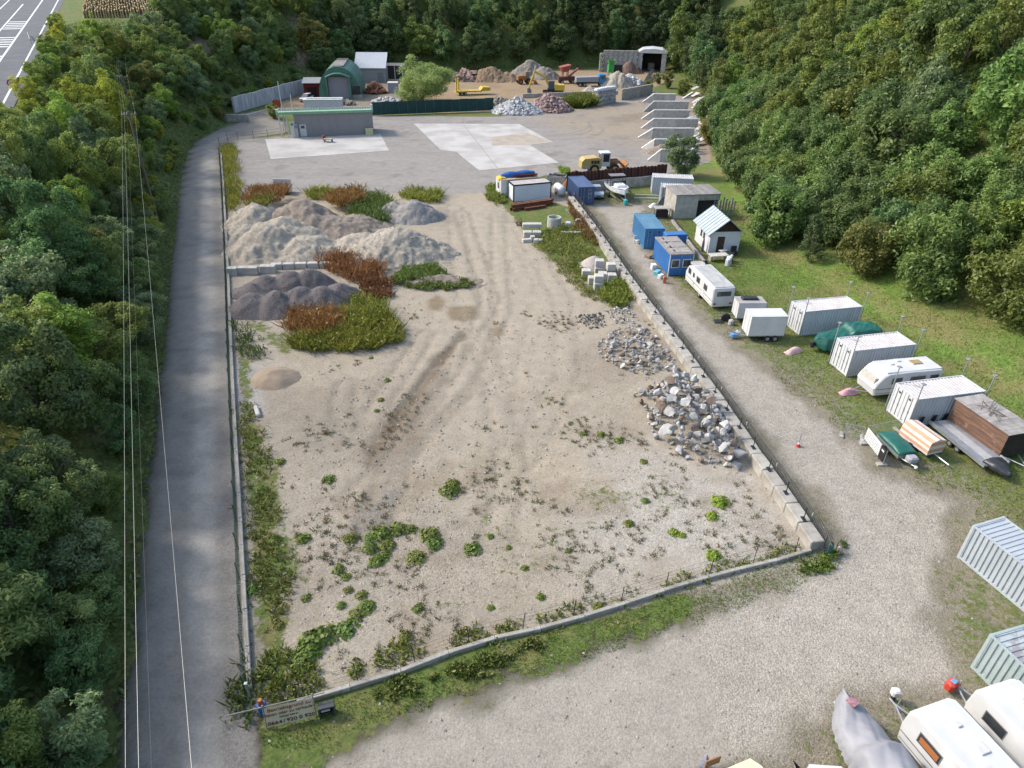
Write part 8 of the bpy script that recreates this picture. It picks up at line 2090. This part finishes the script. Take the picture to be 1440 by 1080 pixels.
# ---- highway furniture
P = at_depth(16, 117, 90.0); zb = hz(P.x, P.y); t = thing('speed_sign', 'round white 70 speed sign with red ring beside the highway', 'sign', (P.x, P.y, zb), .6)
H_ = P.z - zb
MB().tube([(0, .06, 0), (0, .06, H_ + .5)], .05, 6).build('post', GALV, t); MB().cyl((0, 0, H_), .52, .04, 28, 'y').build('ring', paint('sign_red', (.50, .025, .02), .4, .8), t); MB().cyl((0, -.014, H_), .37, .03, 28, 'y').build('face', WP, t)
def text(body, size, m, parent, loc, rot, name='lettering', bold=0.0, sx=1.0):
    cu = bpy.data.curves.new(name, 'FONT'); cu.body = body; cu.size = size; cu.align_x = 'CENTER'; cu.align_y = 'CENTER'; cu.extrude = .004; cu.offset = bold
    tmp = bpy.data.objects.new('tmp', cu); COL.objects.link(tmp); dg = bpy.context.evaluated_depsgraph_get(); me = bpy.data.meshes.new_from_object(tmp.evaluated_get(dg)); bpy.data.objects.remove(tmp)
    me.materials.clear(); me.materials.append(m); o = link_mesh(name, me, parent, loc); o.rotation_euler = rot; o.scale = (sx, 1, 1); return o
INK = mat('black_ink', (.015, .015, .015)); RED = mat('red_ink', (.33, .02, .018)); DRED = mat('dark_red_ink', (.16, .02, .015))
text('70', .46, INK, t, (0, -.034, H_), (math.pi / 2, 0, 0), bold=.008)
a = at_depth(40, 50, 132.0); b = at_depth(46, 68, 122.0); za, zb2 = hz(a.x, a.y), hz(b.x, b.y)
t = thing('guard_rail', 'short steel guard rail at the highway edge', 'rail', (a.x, a.y, za), heading(a, b)); Lg_ = (b - a).xy.length
MB().bx(0, Lg_, -.04, .04, .5, .82).build('beam', GALV, t)
for k in range(4): MB().bx(k * Lg_ / 3 - .06, k * Lg_ / 3 + .06, .04, .16, 0, .8).build('post', GALV, t)

# ---- banner, cabinet and corner post at the bottom left
a, b = G(377, 1026), G(443, 1010); rz = heading(a, b); Lb2 = (b - a).length
t = thing('sale_banner', 'cream banner with red lettering and phone number at the near lot corner', 'sign', a, rz)
Hs = 1.05
tilt = .28
nseg = 14
mb = MB()
pn = [[(Lb2 * i / nseg, .02 * math.sin(i * 1.3) + tilt * Hs * j / 4, .12 + Hs * j / 4) for i in range(nseg + 1)] for j in range(5)]
for j in range(4):
    for i in range(nseg): mb.quad(pn[j][i], pn[j][i + 1], pn[j + 1][i + 1], pn[j + 1][i])
mb.build('sheet', mat('banner_cream', (.66, .57, .38), (.60, .51, .33), 2, .8), t)
ang = math.pi / 2 - math.atan(tilt)
def on_banner(s, size, m, x, hgt, bold=.004, sx=1.0): text(s, size, m, t, (x * Lb2, tilt * hgt - .035, .12 + hgt), (ang, 0, 0), bold=bold, sx=sx)
on_banner('Betriebsgrund zu', .25, RED, .52, .90, .0, 1.12)
on_banner('Mieten oder zu verkaufen', .21, DRED, .5, .66, .0, 1.05)
on_banner('Anfragen bitte an', .12, INK, .48, .46, .001)
on_banner('0664', .26, DRED, .17, .20, .002, 1.25); on_banner('/', .26, DRED, .37, .2); on_banner('920 0 920', .26, DRED, .72, .20, .002, 1.2)
for x in (-.05, Lb2 + .05): MB().tube([(x, .05, 0), (x, .05 + tilt * 1.2, 1.3)], .035, 6).build('post', WOODR, t)
MB().tube([(-1.6, .35, 1.2), (Lb2 + .6, .35, 1.22)], .03, 5).build('top_rail', WOODR, t)
p = G(461, 1005); t = thing('utility_cabinet', 'grey open cabinet frame right of the banner', 'cabinet', p, rz); mb = MB()
for x in (-.42, .42): mb.bx(x - .04, x + .04, -.22, .22, 0, 1.05)
mb.bx(-.46, .46, -.22, .22, 1.05, 1.12); mb.build('frame', mat('cabinet_grey', (.07, .075, .08)), t); t.scale = (.8, .8, .7); MB().bx(-.38, .38, .1, .14, .05, 1.05).build('rear_panel', DARKM, t); MB().bx(-.3, .2, -.2, -.1, .72, .78).build('white_bar', WP, t)
p = G(371, 1004); t = thing('hydrant', 'blue standpipe with orange cap in the corner weeds', 'hydrant', p); mb = MB(); mb.tube([(0, 0, 0), (0, 0, .55), (0, 0, .62), (0, 0, .8)], [.2, .2, .24, .2], 12); mb.build('body', paint('pipe_blue', (.03, .12, .34)), t); MB().cyl((0, 0, .95), .14, .3, 12, 'z', .1).build('cap', paint('cap_orange', (.42, .12, .04)), t); MB().tube([(-.28, 0, .66), (.28, 0, .66)], .06, 8).build('outlets', paint('pipe_blue', (.03, .12, .34)), t)
p = G(353, 985); tag(MB().tube([(0, 0, 0), (0, 0, 1.3)], .05, 8).box((0, 0, 1.32), (.14, .14, .05)).build('corner_post', GALV, None, loc=p), 'thin grey corner post where kerb meets front verge', 'post')
p = G(1165, 778); t = thing('green_sack', 'green bag and pale rag caught at the end of block wall', 'bag', p, .5); MB().bevbox((0, 0, .45), (.35, .3, .85), .12).build('bag', paint('sack_green', (.05, .17, .14)), t); MB().bevbox((.55, -.25, .3), (.25, .2, .55), .08).build('rag', mat('rag', (.6, .48, .44)), t)
